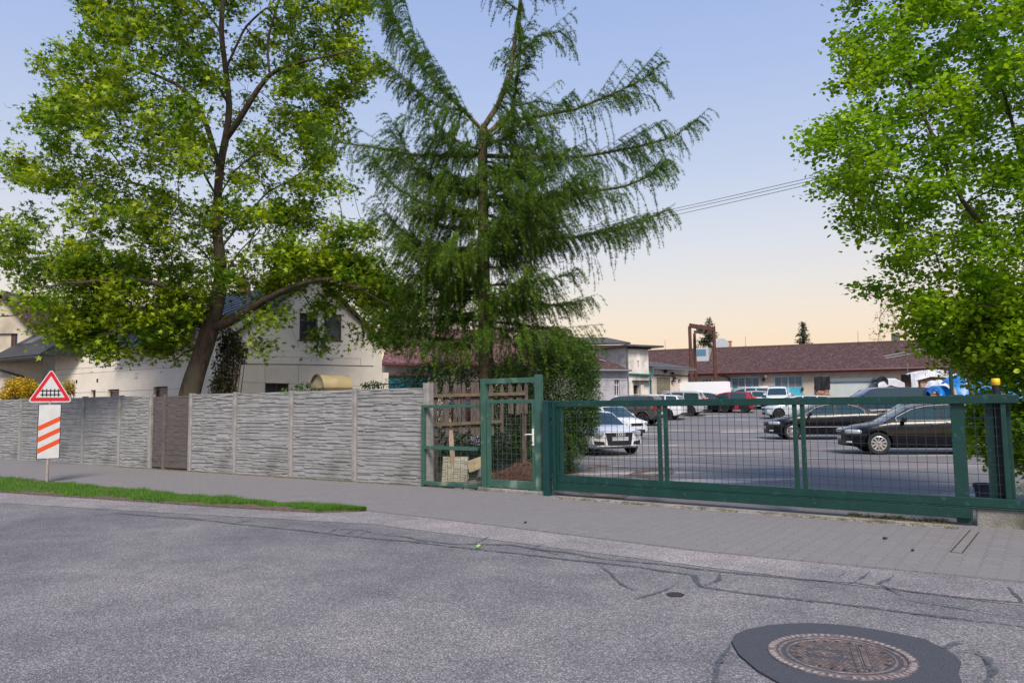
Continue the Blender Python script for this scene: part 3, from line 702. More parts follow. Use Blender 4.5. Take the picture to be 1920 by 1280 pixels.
# ================================================================ BUILDINGS
M_HWALL = mat('white render', (.82, .74, .62), .9, (.87, .80, .70), 3, 8, bump=.15, bscale=60, col3=(.74, .66, .55), s3=.9, w3=(.52, .75))
M_BEIGE = mat('beige render', (.50, .44, .34), .9, (.58, .52, .42), 2, 8, bump=.15, bscale=60, col3=(.36, .32, .25), s3=.8, w3=(.5, .7))
M_GREYR = mat('lilac grey render', (.37, .36, .40), .9, (.45, .44, .47), 2, 8, bump=.15, bscale=60, col3=(.30, .29, .31), s3=1)
M_OLDW = mat('stained white render', (.60, .56, .50), .9, (.72, .68, .61), 2.5, 8, bump=.15, bscale=60, col3=(.34, .31, .26), s3=.8, w3=(.5, .66))
M_SAND = mat('pinkish old render', (.42, .36, .29), .9, (.52, .45, .37), 1.6, 8, bump=.2, bscale=50, col3=(.30, .25, .20), s3=.7, w3=(.5, .68))
M_GLASS = mat('window glass', (.025, .03, .035), .08, (.06, .065, .07), 1.2, spec=.8)
M_BROWN = mat('brown window wood', (.10, .035, .022), .5, (.14, .055, .035), 8)
M_WFR = mat('white window frame', (.60, .60, .60), .5)
M_DGREY = mat('anthracite metal roof', (.035, .042, .055), .35, (.06, .07, .09), 6, metal=.35)
M_ZINC = mat('zinc gutter', (.20, .21, .22), .45, metal=.6)
M_BITU = mat('dark bitumen roof', (.055, .055, .06), .9, (.095, .09, .095), 2, 8, bump=.3, bscale=40)
M_CHIM = mat('orange brick', (.36, .13, .07), .85, (.45, .20, .12), 12)
M_GUTR = mat('dark red gutter', (.10, .022, .018), .45)
M_TEALD = mat('teal downpipe', (.02, .13, .13), .45)
M_DARK = mat('dark opening', (.02, .015, .013), .8)
def tile_mat(name, c1, c2, speck):
    m = mat(name, c1, .9, c2, 5.5, 8, bump=.5, bscale=30)
    n = m.node_tree.nodes; l = m.node_tree.links; b = n['Principled BSDF']
    src = b.inputs['Base Color'].links[0].from_socket
    t = n.new('ShaderNodeTexCoord'); v = n.new('ShaderNodeTexVoronoi'); v.inputs['Scale'].default_value = 6.5; l.new(t.outputs['Object'], v.inputs[0])
    s = n.new('ShaderNodeSeparateColor'); l.new(v.outputs['Color'], s.inputs[0])
    r = n.new('ShaderNodeValToRGB'); l.new(s.outputs[0], r.inputs[0]); e = r.color_ramp.elements
    e[0].position = 0; e[0].color = (.6, .6, .6, 1); e[1].position = 1; e[1].color = (1.5, 1.45, 1.4, 1)
    x = n.new('ShaderNodeMix'); x.data_type = 'RGBA'; x.blend_type = 'MULTIPLY'; x.inputs[0].default_value = 1; l.new(src, x.inputs[6]); l.new(r.outputs[0], x.inputs[7])
    v2 = n.new('ShaderNodeTexVoronoi'); v2.inputs['Scale'].default_value = 3.3; l.new(t.outputs['Object'], v2.inputs[0])
    r2 = n.new('ShaderNodeValToRGB'); l.new(v2.outputs['Distance'], r2.inputs[0]); e = r2.color_ramp.elements
    e[0].position = .10; e[0].color = (1, 1, 1, 1); e[1].position = .15; e[1].color = (0, 0, 0, 1)
    y = n.new('ShaderNodeMix'); y.data_type = 'RGBA'; l.new(r2.outputs[0], y.inputs[0]); l.new(x.outputs[2], y.inputs[6]); y.inputs[7].default_value = (*speck, 1)
    l.new(y.outputs[2], b.inputs['Base Color']); return m
M_TILE = tile_mat('weathered red roof tiles', (.042, .021, .021), (.085, .043, .042), (.25, .19, .18))
M_TILE2 = tile_mat('pinkish roof tiles', (.085, .036, .038), (.15, .075, .075), (.36, .28, .27))

def frame_from(a, b):
    """local frame: origin a, x towards b (horizontal); returns (origin, rotz, length)"""
    d = Vector((b.x-a.x, b.y-a.y, 0)); return Vector((a.x, a.y, 0)), math.atan2(d.y, d.x), d.length
def window(parent, x0, x1, z0, z1, fm, gm=None, y=0., recess=.09, mull=1, bars=(), name='window', sill=True, fw=.05, cutin=True):
    """window set into the opening [x0,x1]x[z0,z1] of the wall plane y (the opening has been cut); facing -y"""
    mb = MB(); yy = y+recess
    mb.box(x0, x1, yy, yy+.05, z0, z0+fw); mb.box(x0, x1, yy, yy+.05, z1-fw, z1)
    mb.box(x0, x0+fw, yy, yy+.05, z0+fw, z1-fw); mb.box(x1-fw, x1, yy, yy+.05, z0+fw, z1-fw)
    for k in range(1, mull):
        x = x0+(x1-x0)*k/mull; mb.box(x-fw/2, x+fw/2, yy-.003, yy+.05, z0+fw, z1-fw)
    for zf in bars:
        z = z0+(z1-z0)*zf; mb.box(x0+fw, x1-fw, yy-.006, yy+.05, z-fw/2, z+fw/2)
    f = obj(name, mb, fm, parent)
    mb = MB(); mb.box(x0+fw*.6, x1-fw*.6, yy+.02, yy+.03, z0+fw*.6, z1-fw*.6); obj('pane', mb, gm or M_GLASS, f)
    if sill:
        mb = MB(); mb.box(x0-.05, x1+.05, y-.05, y+recess, z0-.04, z0-.002); obj('sill', mb, fm if sill == 1 else M_ZINC, f)
    return f
def at_on(o, rz, px, py):
    """picture point -> (x,z) on the vertical plane through o with direction rz"""
    d = ray(px, py); ex = np.array([math.cos(rz), math.sin(rz), 0]); nn = np.array([-ex[1], ex[0], 0])
    q = np.array(o)-cC; t = (q@nn)/(d@nn); p = cC+d*t; return float((p-np.array(o))@ex), float(p[2])

# ---- white house with its gable to the yard
Yc = 26.0
pc = D(440, 700, Yc)
oL = Vector((pc.x, pc.y, 0)); rG = math.radians(30)       # gable face runs to the right and away
t = thing('white_house', 'white rendered gabled house with brown windows behind the big maple', 'house', oL, rG)
Wg = at_on(oL, rG, 716, 700)[0]
axx, az = at_on(oL, rG, 592, 520); _, ez = at_on(oL, rG, 716, 644)
dep = 10.8
mb = MB(); mb.prism([(0, 0, -.2), (Wg, 0, -.2), (Wg, 0, ez), (axx, 0, az), (0, 0, ez+.1)], (0, dep, 0))
wl = obj('wall', mb, M_HWALL, t)
wins = []
for (a, b, c, d_) in ((608, 640, 588, 638), (562, 594, 586, 638)):
    x0, z1 = at_on(oL, rG, a, c); x1, z0 = at_on(oL, rG, b, d_); wins.append((x0, x1, z0, z1))
x0, z1 = at_on(oL, rG, 497, 718); x1, z0 = at_on(oL, rG, 541, 745); cel = (x0, x1, z0-.1, z1)
cut(wl, [(a, b, -.5, .14, c, d_) for a, b, c, d_ in wins+[cel]])
for q in wins: window(t, *q, M_BROWN, mull=1, bars=(), sill=1)
window(t, *cel, M_BROWN, mull=2, sill=0)
# roof of the gable house: two slabs with overhang
mb = MB()
def slab(mb, p0, p1, q1, q0, th):
    P = [Vector(p) for p in (p0, p1, q1, q0)]; n_ = (P[1]-P[0]).cross(P[3]-P[0]).normalized()
    if n_.z < 0: n_ = -n_
    mb.prism(P, n_*th)
r1 = Vector((Wg-axx, 0, ez-az)).normalized(); r2 = Vector((-axx, 0, ez+.1-az)).normalized()
pR = Vector((axx, 0, az))+r1*((Wg-axx)/r1.x+.25); pL = Vector((axx, 0, az))+r2*(axx/-r2.x+.25)
up = Vector((0, 0, .012))
slab(mb, Vector((axx, -.22, az))+up, Vector((pR.x, -.22, pR.z))+up, Vector((pR.x, dep+.2, pR.z))+up, Vector((axx, dep+.2, az))+up, .11)
rf = obj('roof', mb, M_TILE, t)
mb = MB(); slab(mb, Vector((axx, -.20, az))+up, Vector((pL.x, -.2, pL.z))+up, Vector((pL.x, dep+.2, pL.z))+up, Vector((axx, dep+.2, az))+up, .11)
obj('roof', mb, M_DGREY, t)
for px, py in ((456, 496), (520, 478)):
    p_ = D(px, py, 33); q = Matrix.Rotation(-rG, 4, 'Z') @ (p_-oL)
    q.x = min(max(q.x, .8), Wg-.8); mb = MB(); mb.box(q.x-.2, q.x+.2, q.y-.2, q.y+.2, ez, q.z-.72); mb.box(q.x-.24, q.x+.24, q.y-.24, q.y+.24, q.z-.718, q.z-.6)
    obj('chimney', mb, M_CHIM, rf)
# surface conduits and joints on the gable
mb = MB()
for pts in (((450, 682), (560, 683), (700, 686)), ):
    P = [at_on(oL, rG, *p) for p in pts]; mb.tube([(x, -.012, z) for x, z in P], .012, 6)
obj('cable', mb, mat('grey cable', (.10, .09, .085), .7), t)
mb = MB()
for a, b in (((452, 716), (700, 724)), ((497, 684), (497, 720)), ((560, 684), (560, 720)), ((450, 667), (676, 672)), ((676, 672), (676, 684))):
    (x0, z0), (x1, z1) = at_on(oL, rG, *a), at_on(oL, rG, *b); mb.bar((x0, -.003, z0), (x1, -.003, z1), .010, .008, up=(0, 1, 0))
obj('render_joint', mb, mat('render joint', (.33, .30, .27), .9), t)
# corner annex on the right
mb = MB(); mb.box(Wg+.003, Wg+.42, .4, 4, -.2, 2.9); obj('annex', mb, M_HWALL, t)

# ---- long white wing, running left from the same corner
aW = Vector((pc.x-.05, pc.y+.02, 0)); bW = D(103, 700, 33.0)
oW, rW, LW = frame_from(Vector((bW.x, bW.y, 0)), aW)
t = thing('white_wing', 'long low white wing of the house with cellar windows and dark metal roofs', 'house', oW, rW)
HWz = 4.75
mb = MB(); mb.prism([(0, 0, -.2), (0, 6, -.2), (0, 6, HWz), (0, 3, HWz+1.5), (0, 0, HWz)], (LW, 0, 0)); wl = obj('wall', mb, M_HWALL, t)
ops = []
for (a, b, c, d_) in ((170, 179, 731, 745), (202, 223, 730, 746), (288, 314, 725, 745)):
    x0, z1 = at_on(oW, rW, a, c); x1, z0 = at_on(oW, rW, b, d_); ops.append((x0, x1, z0-.15, z1, 0))
for (a, b, c, d_) in ((199, 218, 622, 652), (245, 262, 612, 640), (340, 360, 600, 636)):
    x0, z1 = at_on(oW, rW, a, c); x1, z0 = at_on(oW, rW, b, d_); ops.append((x0, x1, z0, z1, 1))
ops = [o_ for o_ in ops if o_[3] < HWz-.1]
cut(wl, [(a, b, -.5, .16, c, d_) for a, b, c, d_, _ in ops])
for a, b, c, d_, s_ in ops: window(t, a, b, c, d_, M_BROWN, recess=.11, mull=1, sill=s_)
mb = MB(); slab(mb, (-.3, -.35, HWz-.02), (LW+.1, -.35, HWz-.02), (LW+.1, 3, HWz+1.5), (-.3, 3, HWz+1.5), .1); slab(mb, (-.3, 6.3, HWz-.02), (LW+.1, 6.3, HWz-.02), (LW+.1, 3, HWz+1.5), (-.3, 3, HWz+1.5), .1)
rf = obj('roof', mb, M_DGREY, t)
mb = MB(); k = 0
while k < LW: mb.bar((k, -.35, HWz+.11), (k, 2.98, HWz+1.61), .03); k += .5
obj('roof_seam', mb, M_DGREY, rf)
# pent roofs
def pent(pts_eave, top_l, top_r, seams_=8):
    (x0, z0), (x1, z1) = [at_on(oW, rW, *p) for p in pts_eave]; (x2, z2), (x3, z3) = at_on(oW, rW, *top_l), at_on(oW, rW, *top_r)
    return x0, x1, z0, z1, x2, x3, z2, z3
x0, x1, z0, z1, x2, x3, z2, z3 = pent(((30, 677), (128, 671)), (76, 640), (157, 628))
mb = MB(); dp = 1.25; zE = 4.0
x0, z0 = at_on(oW, rW, 45, 678); x1, z1 = at_on(oW, rW, 140, 669); x3, z3 = at_on(oW, rW, 158, 622)
P0 = Vector((x0-.5, -dp, z1)); P1 = Vector((x1-.25, -dp, z1)); P2 = Vector((x3, -.01, z3+.1)); P3 = Vector((x0+1.2, -.01, z3+.1))
slab(mb, P0, P1, P2, P3, .09); pr = obj('pent_roof', mb, M_DGREY, t)
mb = MB(); mb.prism([P1+Vector((0, 0, .0)), Vector((x3+.02, -.01, z1)), P2+Vector((.02, 0, 0))], (0.0, 0, .09)); obj('hip_end', mb, M_DGREY, pr)
mb = MB()
for i in range(14):
    f = (i+.5)/14; mb.bar(P0.lerp(P1, f)+Vector((0, 0, .11)), P3.lerp(P2, f)+Vector((0, 0, .11)), .028)
obj('roof_seam', mb, M_DGREY, pr)
mb = MB(); a = P0.lerp(P1, .36); b = P3.lerp(P2, .36); c_ = a.lerp(b, .45)+Vector((0, 0, .13)); mb.prism([c_+Vector((-.35, 0, 0)), c_+Vector((.35, 0, 0)), c_+Vector((.35, 0, 0))+(b-a)*.3, c_+Vector((-.35, 0, 0))+(b-a)*.3], (0, -.02, .06)); obj('roof_light', mb, M_ZINC, pr)
mb = MB(); mb.tube([P0+Vector((-.05, -.05, -.03)), P1+Vector((.05, -.05, -.03))], .06, 8); g_ = obj('gutter', mb, M_DGREY, t)
mb = MB(); mb.tube([P0+Vector((.55, -.05, -.05)), P0+Vector((.55, -.02, -.35)), (x0+.75, -.35, z1-.75), (x0+1.3, -.09, z1-1.0), (x0+1.3, -.09, .3)], .05, 8); obj('downpipe', mb, M_DGREY, t, smooth=50)
mb = MB(); x4, z4 = at_on(oW, rW, 229, 659); x5, z5 = at_on(oW, rW, 372, 652); z4 -= .0
slab(mb, (x4, -.6, z4), (x5, -.6, z4), (x5-.2, -.01, z4+.75), (x4+.35, -.01, z4+.75), .07); pr = obj('pent_roof', mb, M_DGREY, t)
mb = MB()
for i in range(18):
    f = (i+.5)/18; mb.bar(Vector((x4, -.6, z4+.08)).lerp(Vector((x5, -.6, z4+.08)), f), Vector((x4+.35, -.01, z4+.83)).lerp(Vector((x5-.2, -.01, z4+.83)), f), .025)
obj('roof_seam', mb, M_DGREY, pr)
mb = MB()
for a, b in (((106, 703), (340, 686)), ((120, 737), (340, 722)), ((100, 694), (340, 674))):
    (xa, za), (xb, zb_) = at_on(oW, rW, *a), at_on(oW, rW, *b); mb.bar((xa, -.003, za), (xb, -.003, za+.02), .012, .008, up=(0, 1, 0))
obj('render_joint', mb, MATS['render joint'], t)
mb = MB(); x, z = at_on(oW, rW, 256, 703); mb.box(x-.10, x+.10, -.03, 0, z-.12, z+.12); obj('wall_box', mb, M_OLDW, t, bevel=.01)
for px, py in ((144, 715), (183, 713)):
    mb = MB(); x, z = at_on(oW, rW, px, py); mb.box(x-.05, x+.05, -.02, .0, z-.07, z+.07); obj('vent', mb, M_DARK, t)

# ---- beige gable house at the left edge
oB = D(78, 740, 34); oB.z = 0; rB = math.radians(2)
t = thing('beige_house', 'beige gabled house with a brown window at the left edge of the view', 'house', oB, rB)
ax_, azb = at_on(oB, rB, 8, 553); _, ezb = at_on(oB, rB, 60, 640)
Wb = -2*ax_; mb = MB(); mb.prism([(0, 0, -.2), (0, 0, ezb), (ax_, 0, azb), (2*ax_, 0, ezb), (2*ax_, 0, -.2)], (0, 9, 0)); wl = obj('wall', mb, M_BEIGE, t)
x0, z1 = at_on(oB, rB, 0, 625); x1, z0 = at_on(oB, rB, 31, 674)
cut(wl, [(x0-.25, x1, -.5, .2, z0, z1)]); window(t, x0-.25+.7, x1, z0, z1, M_BROWN, recess=.1, mull=2, sill=2)
mb = MB(); mb.box(x0-.25, x0+.445, .1, .13, z0, z1); obj('window_board', mb, M_BEIGE, t)
rd = Vector((-ax_, 0, ezb-azb)).normalized()
mb = MB()
for sgn in (1, -1):
    e_ = Vector((ax_+sgn*(-ax_+.45), 0, azb+(ezb-azb)*(-ax_+.45)/-ax_)); slab(mb, (ax_, -.35, azb+.01), (e_.x, -.35, e_.z+.01), (e_.x, 9.3, e_.z+.01), (ax_, 9.3, azb+.01), .22)
obj('roof', mb, M_TILE, t)
mb = MB(); mb.tube([(x1-2.2, -.02, ezb+1.1), (x1+.6, -.02, ezb+1.25)], .012, 6); obj('cable', mb, MATS['grey cable'], t)

# ---- low house with pinkish tiles seen through the larch
oP = D(722, 740, 42); oP.z = 0; eP = D(1000, 740, 47); oP, rP, LP = frame_from(oP, eP)
t = thing('tiled_outbuilding', 'low outbuilding with pinkish tiled roof behind the larch', 'outbuilding', oP, rP)
_, zE = at_on(oP, rP, 760, 684)
mb = MB(); mb.box(0, LP, 0, 7, -.2, zE); obj('wall', mb, M_SAND, t)
mb = MB(); slab(mb, (-.4, -.4, zE-.02), (LP, -.4, zE-.02), (LP, 3.5, zE+2.5), (1.8, 3.5, zE+2.5), .12); rf = obj('roof', mb, M_TILE2, t)
mb = MB(); mb.tube([(-.4, -.45, zE-.02), (LP, -.45, zE-.02)], .07, 8); obj('gutter', mb, M_GUTR, t)
mb = MB(); a_, b_ = at_on(oP, rP, 790, 612); 
for q in (0, 1): mb.bar((3.2+q*.9, -.2+q*1.2, zE+.35+q*.5), (2.0+q*.9+.3, 2.6+q*.5, zE+2.1+q*.2), .12, .03)
obj('metal_flashing', mb, M_ZINC, rf)
# turquoise shed between
oT = D(716, 730, 33); oT.z = 0
t = thing('turquoise_shed', 'small turquoise shed with a red brown roof edge beside the white house', 'shed', oT, math.radians(3))
_, zt_ = at_on(oT, 0, 730, 702)
mb = MB(); mb.box(0, 1.9, 0, 2, 0, zt_-.06); mb.box(.1, .9, -.02, -.002, .1, zt_-.3); obj('body', mb, mat('turquoise boards', (.01, .14, .19), .6, (.02, .19, .25), 5), t)
mb = MB(); mb.box(-.08, 2.0, -.1, 2.1, zt_-.058, zt_+.04); obj('roof', mb, mat('red brown edge', (.17, .07, .045), .8), t)

# ---- grey low building with hipped roof
zY = tz(0, 49)
oG = D(1040, 740, 47.5); eG = D(1177, 740, 49); oG, rGy, LG_ = frame_from(oG, eG)
t = thing('grey_house', 'low lilac grey building with tall white window and hipped dark roof', 'house', oG, rGy)
_, zE = at_on(oG, rGy, 1172, 694)
mb = MB(); mb.box(-6, LG_, 0, 7, .2, zE); wl = obj('wall', mb, M_GREYR, t)
x0, z1 = at_on(oG, rGy, 1152, 710); x1, z0 = at_on(oG, rGy, 1162, 743); cut(wl, [(x0, x1, -.5, .16, z0, z1)])
window(t, x0, x1, z0, z1, M_WFR, recess=.11, mull=2, bars=(.66,), sill=1, fw=.045)
mb = MB(); E0 = (-6.4, -.4, zE); E1 = (LG_+.05, -.4, zE); R1_ = (LG_-1.9, 3.5, zE+1.75); R0_ = (-6.4, 3.5, zE+1.75); K1 = (LG_+.05, 7.3, zE)
mb.add([E0, E1, R1_, R0_, K1, (-6.4, 7.3, zE), (-6.4, -.4, zE-.1), (LG_+.05, -.4, zE-.1), (LG_+.05, 7.3, zE-.1), (-6.4, 7.3, zE-.1)], [(0, 1, 2, 3), (1, 4, 2), (2, 4, 5, 3), (0, 3, 5), (0, 6, 7, 1), (1, 7, 8, 4), (4, 8, 9, 5), (5, 9, 6, 0), (9, 8, 7, 6)])
obj('roof', mb, M_TILE, t)
mb = MB(); mb.tube([(-6.4, -.45, zE-.03), (LG_+.1, -.45, zE-.03)], .075, 8); obj('gutter', mb, M_ZINC, t)
mb = MB(); mb.box(-6, LG_-.02, -.03, -.002, zE-.62, zE-.56); obj('cornice', mb, M_WFR, t)
mb = MB(); random.seed(4)
for i in range(5): 
    f = .35+.11*i; a_ = Vector(E1).lerp(Vector(R1_), f)+Vector((-.5-.25*i, -.1, .03)); mb.bar(a_, a_+Vector((-.35, .25, .13)), .16, .02)
obj('patched_tile', mb, M_WFR, t)

# ---- two storey white block
oT = D(1177, 740, 50.5); oT.z = 0; eT = D(1217.5, 740, 51.5); oT, rT, LT_ = frame_from(oT, eT)
t = thing('white_block', 'two storey stained white block with a flat roof and an oval patch', 'building', oT, rT)
_, zT = at_on(oT, rT, 1180, 650)
mb = MB(); mb.box(0, LT_, 0, 6, .2, zT); wl = obj('wall', mb, M_OLDW, t)
x0, z1 = at_on(oT, rT, 1187.5, 722); x1, z0 = at_on(oT, rT, 1197, 745); cut(wl, [(x0, x1, -.5, .3, .3, z1)])
mb = MB(); mb.box(x0+.02, x1-.02, .15, .2, .4, z1-.02); obj('door', mb, M_DARK, t)
mb = MB(); mb.box(x1+.02, x1+.3, -.25, -.002, .3, z1+.02); obj('door_screen', mb, M_OLDW, t)
mb = MB(); mb.box(-.45, LT_+.95, -.55, 6, zT+.003, zT+.12); rf = obj('roof', mb, M_BITU, t)
mb = MB(); mb.box(-.05, LT_+.02, -.3, -.002, zT-.14, zT-.002); obj('eaves_board', mb, M_DARK, t)
mb = MB(); x, z = at_on(oT, rT, 1196, 667); st_ = len(mb.v); mb.lathe([(1, -.02), (1, -.003)], 28, 'y'); mb.xf(Matrix.Translation((x, 0, z)) @ Matrix.Diagonal((.19, 1, .36, 1)), st_); obj('oval_patch', mb, M_HWALL, t)
mb = MB(); mb.tube([(x, -.02, z-.34), (x, -.02, z-.75)], .02, 6); mb.prism([(x-.09, -.02, z-.3), (x+.09, -.02, z-.3), (x, -.02, z-.48)], (0, .01, 0)); obj('lamp_bracket', mb, mat('grey bracket', (.2, .2, .2), .6), t)
mb = MB(); xa, za = at_on(oT, rT, 1177.5, 701); mb.tube([(0, -.1, za), (LT_*.98, -.1, za-.05), (LT_+.25, -.1, za+.05), (LT_+.3, -.1, za+.45)], .07, 8); obj('gutter', mb, M_TEALD, t)
mb = MB(); mb.tube([(-.03, -.1, zT-.02), (-.03, -.1, .5)], .055, 8); obj('downpipe', mb, M_ZINC, t)
mb = MB(); mb.tube([(LT_+.03, -.12, za-.05), (LT_+.03, -.12, .5)], .065, 8); obj('downpipe', mb, M_TEALD, t)
x, z = at_on(oT, rT, 1185, 714); x2_, _ = at_on(oT, rT, 1216, 714); mb = MB(); mb.box(x, x2_, -.35, -.002, z-.03, z+.03); obj('door_canopy', mb, M_DARK, t)
# rear block, set back and running left from the tower
oQ = D(1100, 740, 53.5); eQ = D(1177, 740, 53); oQ, rQ, LQ = frame_from(oQ, eQ)
t = thing('pale_upper_block', 'pale lilac upper building with a shallow dark roof behind the grey house', 'building', oQ, rQ)
_, zQ = at_on(oQ, rQ, 1140, 647)
mb = MB(); mb.box(-5, LQ, 0, 6, .3, zQ); obj('wall', mb, mat('pale lilac render', (.50, .49, .52), .9, (.58, .57, .59), 2), t)
mb = MB(); mb.prism([(-5.4, -.5, zQ), (LQ+.2, -.5, zQ), (LQ-.2, 3, zQ+.55), (LQ-1.5, 3, zQ+.72), (-5.4, 3, zQ+1.1)], (0, 0, .12)); 
mb = MB(); slab(mb, (-5.4, -.5, zQ), (LQ+.3, -.5, zQ), (LQ-1.6, 3.4, zQ+.75), (-5.4, 3.4, zQ+.95), .12); obj('roof', mb, M_BITU, t)

# ---- wing B (cream, with glass block window) and the long workshop
oC = D(1217, 740, 54); eC = D(1291, 740, 56.5); oC, rC, LC = frame_from(oC, eC)
t = thing('cream_workshop', 'cream workshop wing with dark lean-to roof and glass block window', 'workshop', oC, rC)
_, zC = at_on(oC, rC, 1230, 691)
mb = MB(); mb.box(0, LC, 0, 5, .4, zC); wl = obj('wall', mb, mat('cream render', (.55, .47, .37), .9, (.64, .57, .47), 2, 8, col3=(.40, .33, .26), s3=.8, w3=(.5, .68)), t)
x0, z1 = at_on(oC, rC, 1231, 707); x1, z0 = at_on(oC, rC, 1257.5, 737)
x2_, z3_ = at_on(oC, rC, 1271.5, 710); x3_, z2_ = at_on(oC, rC, 1276.5, 719)
cut(wl, [(x0, x1, -.5, .14, z0-.4, z1), (x2_, x3_, -.5, .14, z2_, z3_)])
mb = MB(); k_ = 9
mb.box(x0, x1, .06, .12, z0, z1); gb = obj('glass_block_window', mb, mat('dusty glass blocks', (.13, .12, .08), .35, (.20, .19, .13), 2.5, 3), t)
mb = MB()
for i in range(k_+1): mb.box(x0+(x1-x0)*i/k_-.008, x0+(x1-x0)*i/k_+.008, .05, .059, z0, z1)
obj('mullion', mb, mat('khaki joint', (.25, .23, .17), .8), gb)
window(t, x2_, x3_, z2_, z3_, M_WFR, recess=.08, sill=0, fw=.03)
# blue and white poster below the glass blocks
mb = MB(); mb.box(x0, x1, -.03, -.004, z0-.42, z0-.02); ps = obj('poster', mb, mat('poster blue', (.04, .10, .42), .6), t)
mb = MB(); random.seed(8)
for i in range(7):
    xx = x0+.08+(x1-x0-.2)*i/7; mb.box(xx, xx+random.uniform(.04, .12), -.037, -.031, z0-.36+random.uniform(0, .1), z0-.08-random.uniform(0, .08))
obj('poster_marks', mb, mat('poster pale', (.55, .65, .75), .6), ps)
mb = MB(); slab(mb, (-.05, -.5, zC), (LC+.3, -.5, zC-.02), (LC+.1, 1.2, zC+.30), (-.05, 8.0, zC+1.75), .1); obj('lean_to_roof', mb, M_BITU, t)
mb = MB(); mb.tube([(-.05, -.54, zC-.02), (LC+.3, -.54, zC-.04)], .05, 8); obj('gutter', mb, M_ZINC, t)
mb = MB(); x, z = at_on(oC, rC, 1226, 703); xb_, _ = at_on(oC, rC, 1294, 703); mb.tube([(x, -.08, z), (x+2.1, -.08, z-.04), (x+2.2, -.08, z+.03), (xb_, -.08, z-.06)], .045, 6); obj('pipe', mb, mat('dark pipe', (.05, .045, .035), .7), t)
for px, py, s_ in ((1245, 696, .16), (1258, 700, .12), (1262, 709, .12), (1259, 714, .1)):
    mb = MB(); x, z = at_on(oC, rC, px, py); mb.lathe([(s_*.4, -.02), (s_, -.16), (s_*.9, -.2), (.001, -.14)], 12, 'y', (x, 0, z)); mb.box(x-.05, x+.45, -.03, -.002, z-.02, z+.02); obj('flood_lamp', mb, M_DARK, t)

oW1 = D(1291, 740, 64); eW1 = D(1345, 740, 65.5)
oV, rV, LV = frame_from(oW1, eW1)
oL2, rL2, LL2 = frame_from(D(1345, 740, 65.5), D(1700, 740, 60.0))
_, zE = at_on(oL2, rL2, 1520, 696)
t = thing('long_workshop', 'long low workshop with brown tiled roof and turquoise garage doors', 'workshop', oL2, rL2)
LL2 += 9
mb = MB(); mb.box(-7.5, LL2, 0, 8, .5, zE); wl = obj('wall', mb, M_SAND, t)
doors = []
for a, b, c in ((1371, 1423, 707), (1451, 1504, 705)):
    x0, z1 = at_on(oL2, rL2, a, c); x1, _ = at_on(oL2, rL2, b, c); doors.append((x0, x1, 1.1, z1))
x0, z1 = at_on(oL2, rL2, 1316, 711); x1, z0 = at_on(oL2, rL2, 1334, 722); w1 = (x0, x1, z0, z1)
x0, z1 = at_on(oL2, rL2, 1345, 713); x1, z0 = at_on(oL2, rL2, 1362, 735); w2 = (x0, x1, z0, z1)
x0, z1 = at_on(oL2, rL2, 1689, 702); x1, z0 = at_on(oL2, rL2, 1716, 740); w3_ = (x0, x1, 1.0, z1)
cut(wl, [(a, b, -.5, .22, c, d_) for a, b, c, d_ in doors+[w1, w2, w3_]])
window(t, *w1, M_WFR, recess=.1, mull=3, sill=1, fw=.04)
window(t, *w2, M_WFR, recess=.1, mull=2, sill=1, fw=.05)
mb = MB(); mb.box(w3_[0], w3_[1], .15, .2, w3_[2], w3_[3]); obj('dark_door', mb, mat('dark brown door', (.04, .022, .018), .7), t)
M_TQ = mat('turquoise door paint', (.03, .36, .50), .5, (.06, .46, .60), 3, 6, col3=(.16, .48, .52), s3=1.4, w3=(.48, .7))
M_TQ2 = mat('pale turquoise door paint', (.16, .46, .50), .5, (.24, .52, .55), 3, 6, col3=(.34, .54, .53), s3=1.2, w3=(.45, .7))
for (x0, x1, z0, z1), pm in zip(doors, (M_TQ2, M_TQ)):
    zs = z1-.33*(z1-z0)-.08; xm = (x0+x1)/2; mb = MB()
    mb.box(x0, x1, .06, .14, z1-.09, z1); mb.box(x0, x0+.07, .06, .14, z0, z1-.09); mb.box(x1-.07, x1, .06, .14, z0, z1-.09); mb.box(x0+.07, x1-.07, .065, .13, zs-.06, zs); mb.box(xm-.05, xm+.05, .055, .13, z0, z1-.09)
    d_ = obj('garage_door', mb, mat('pale blue frame', (.30, .50, .55), .5), t)
    mb = MB(); mb.box(x0+.07, xm-.052, .07, .12, z0, zs-.062); obj('leaf', mb, M_TQ2, d_)
    mb = MB(); mb.box(xm+.052, x1-.07, .075, .12, z0, zs-.062); obj('leaf', mb, pm, d_)
    for a, b in ((x0+.07, xm-.05), (xm+.05, x1-.07)):
        mb = MB(); mb.box(a, b, .09, .11, zs, z1-.09); obj('pane', mb, mat('dusty door glass', (.10, .14, .17), .2, (.20, .23, .26), 1.5), d_)
        mb = MB(); mb.box((a+b)/2-.02, (a+b)/2+.02, .08, .089, zs, z1-.09); obj('glazing_bar', mb, MATS['pale blue frame'], d_)
zR = at_on(oL2, rL2, 1520, 696)[1]+2.35
mb = MB(); slab(mb, (-7.6, -.65, zE-.03), (LL2, -.65, zE-.03), (LL2, 4, zR), (-7.6, 4, zR), .14); slab(mb, (-7.6, 8.6, zE-.03), (LL2, 8.6, zE-.03), (LL2, 4, zR), (-7.6, 4, zR), .14)
rf = obj('roof', mb, M_TILE, t)
mb = MB(); mb.box(-2.6, LL2, -.72, -.655, zE-.17, zE+.06); g_ = obj('fascia', mb, M_GUTR, t)
mb = MB(); mb.tube([(-2.6, -.78, zE+.02), (LL2, -.78, zE+.02)], .075, 8); obj('gutter', mb, M_GUTR, t)
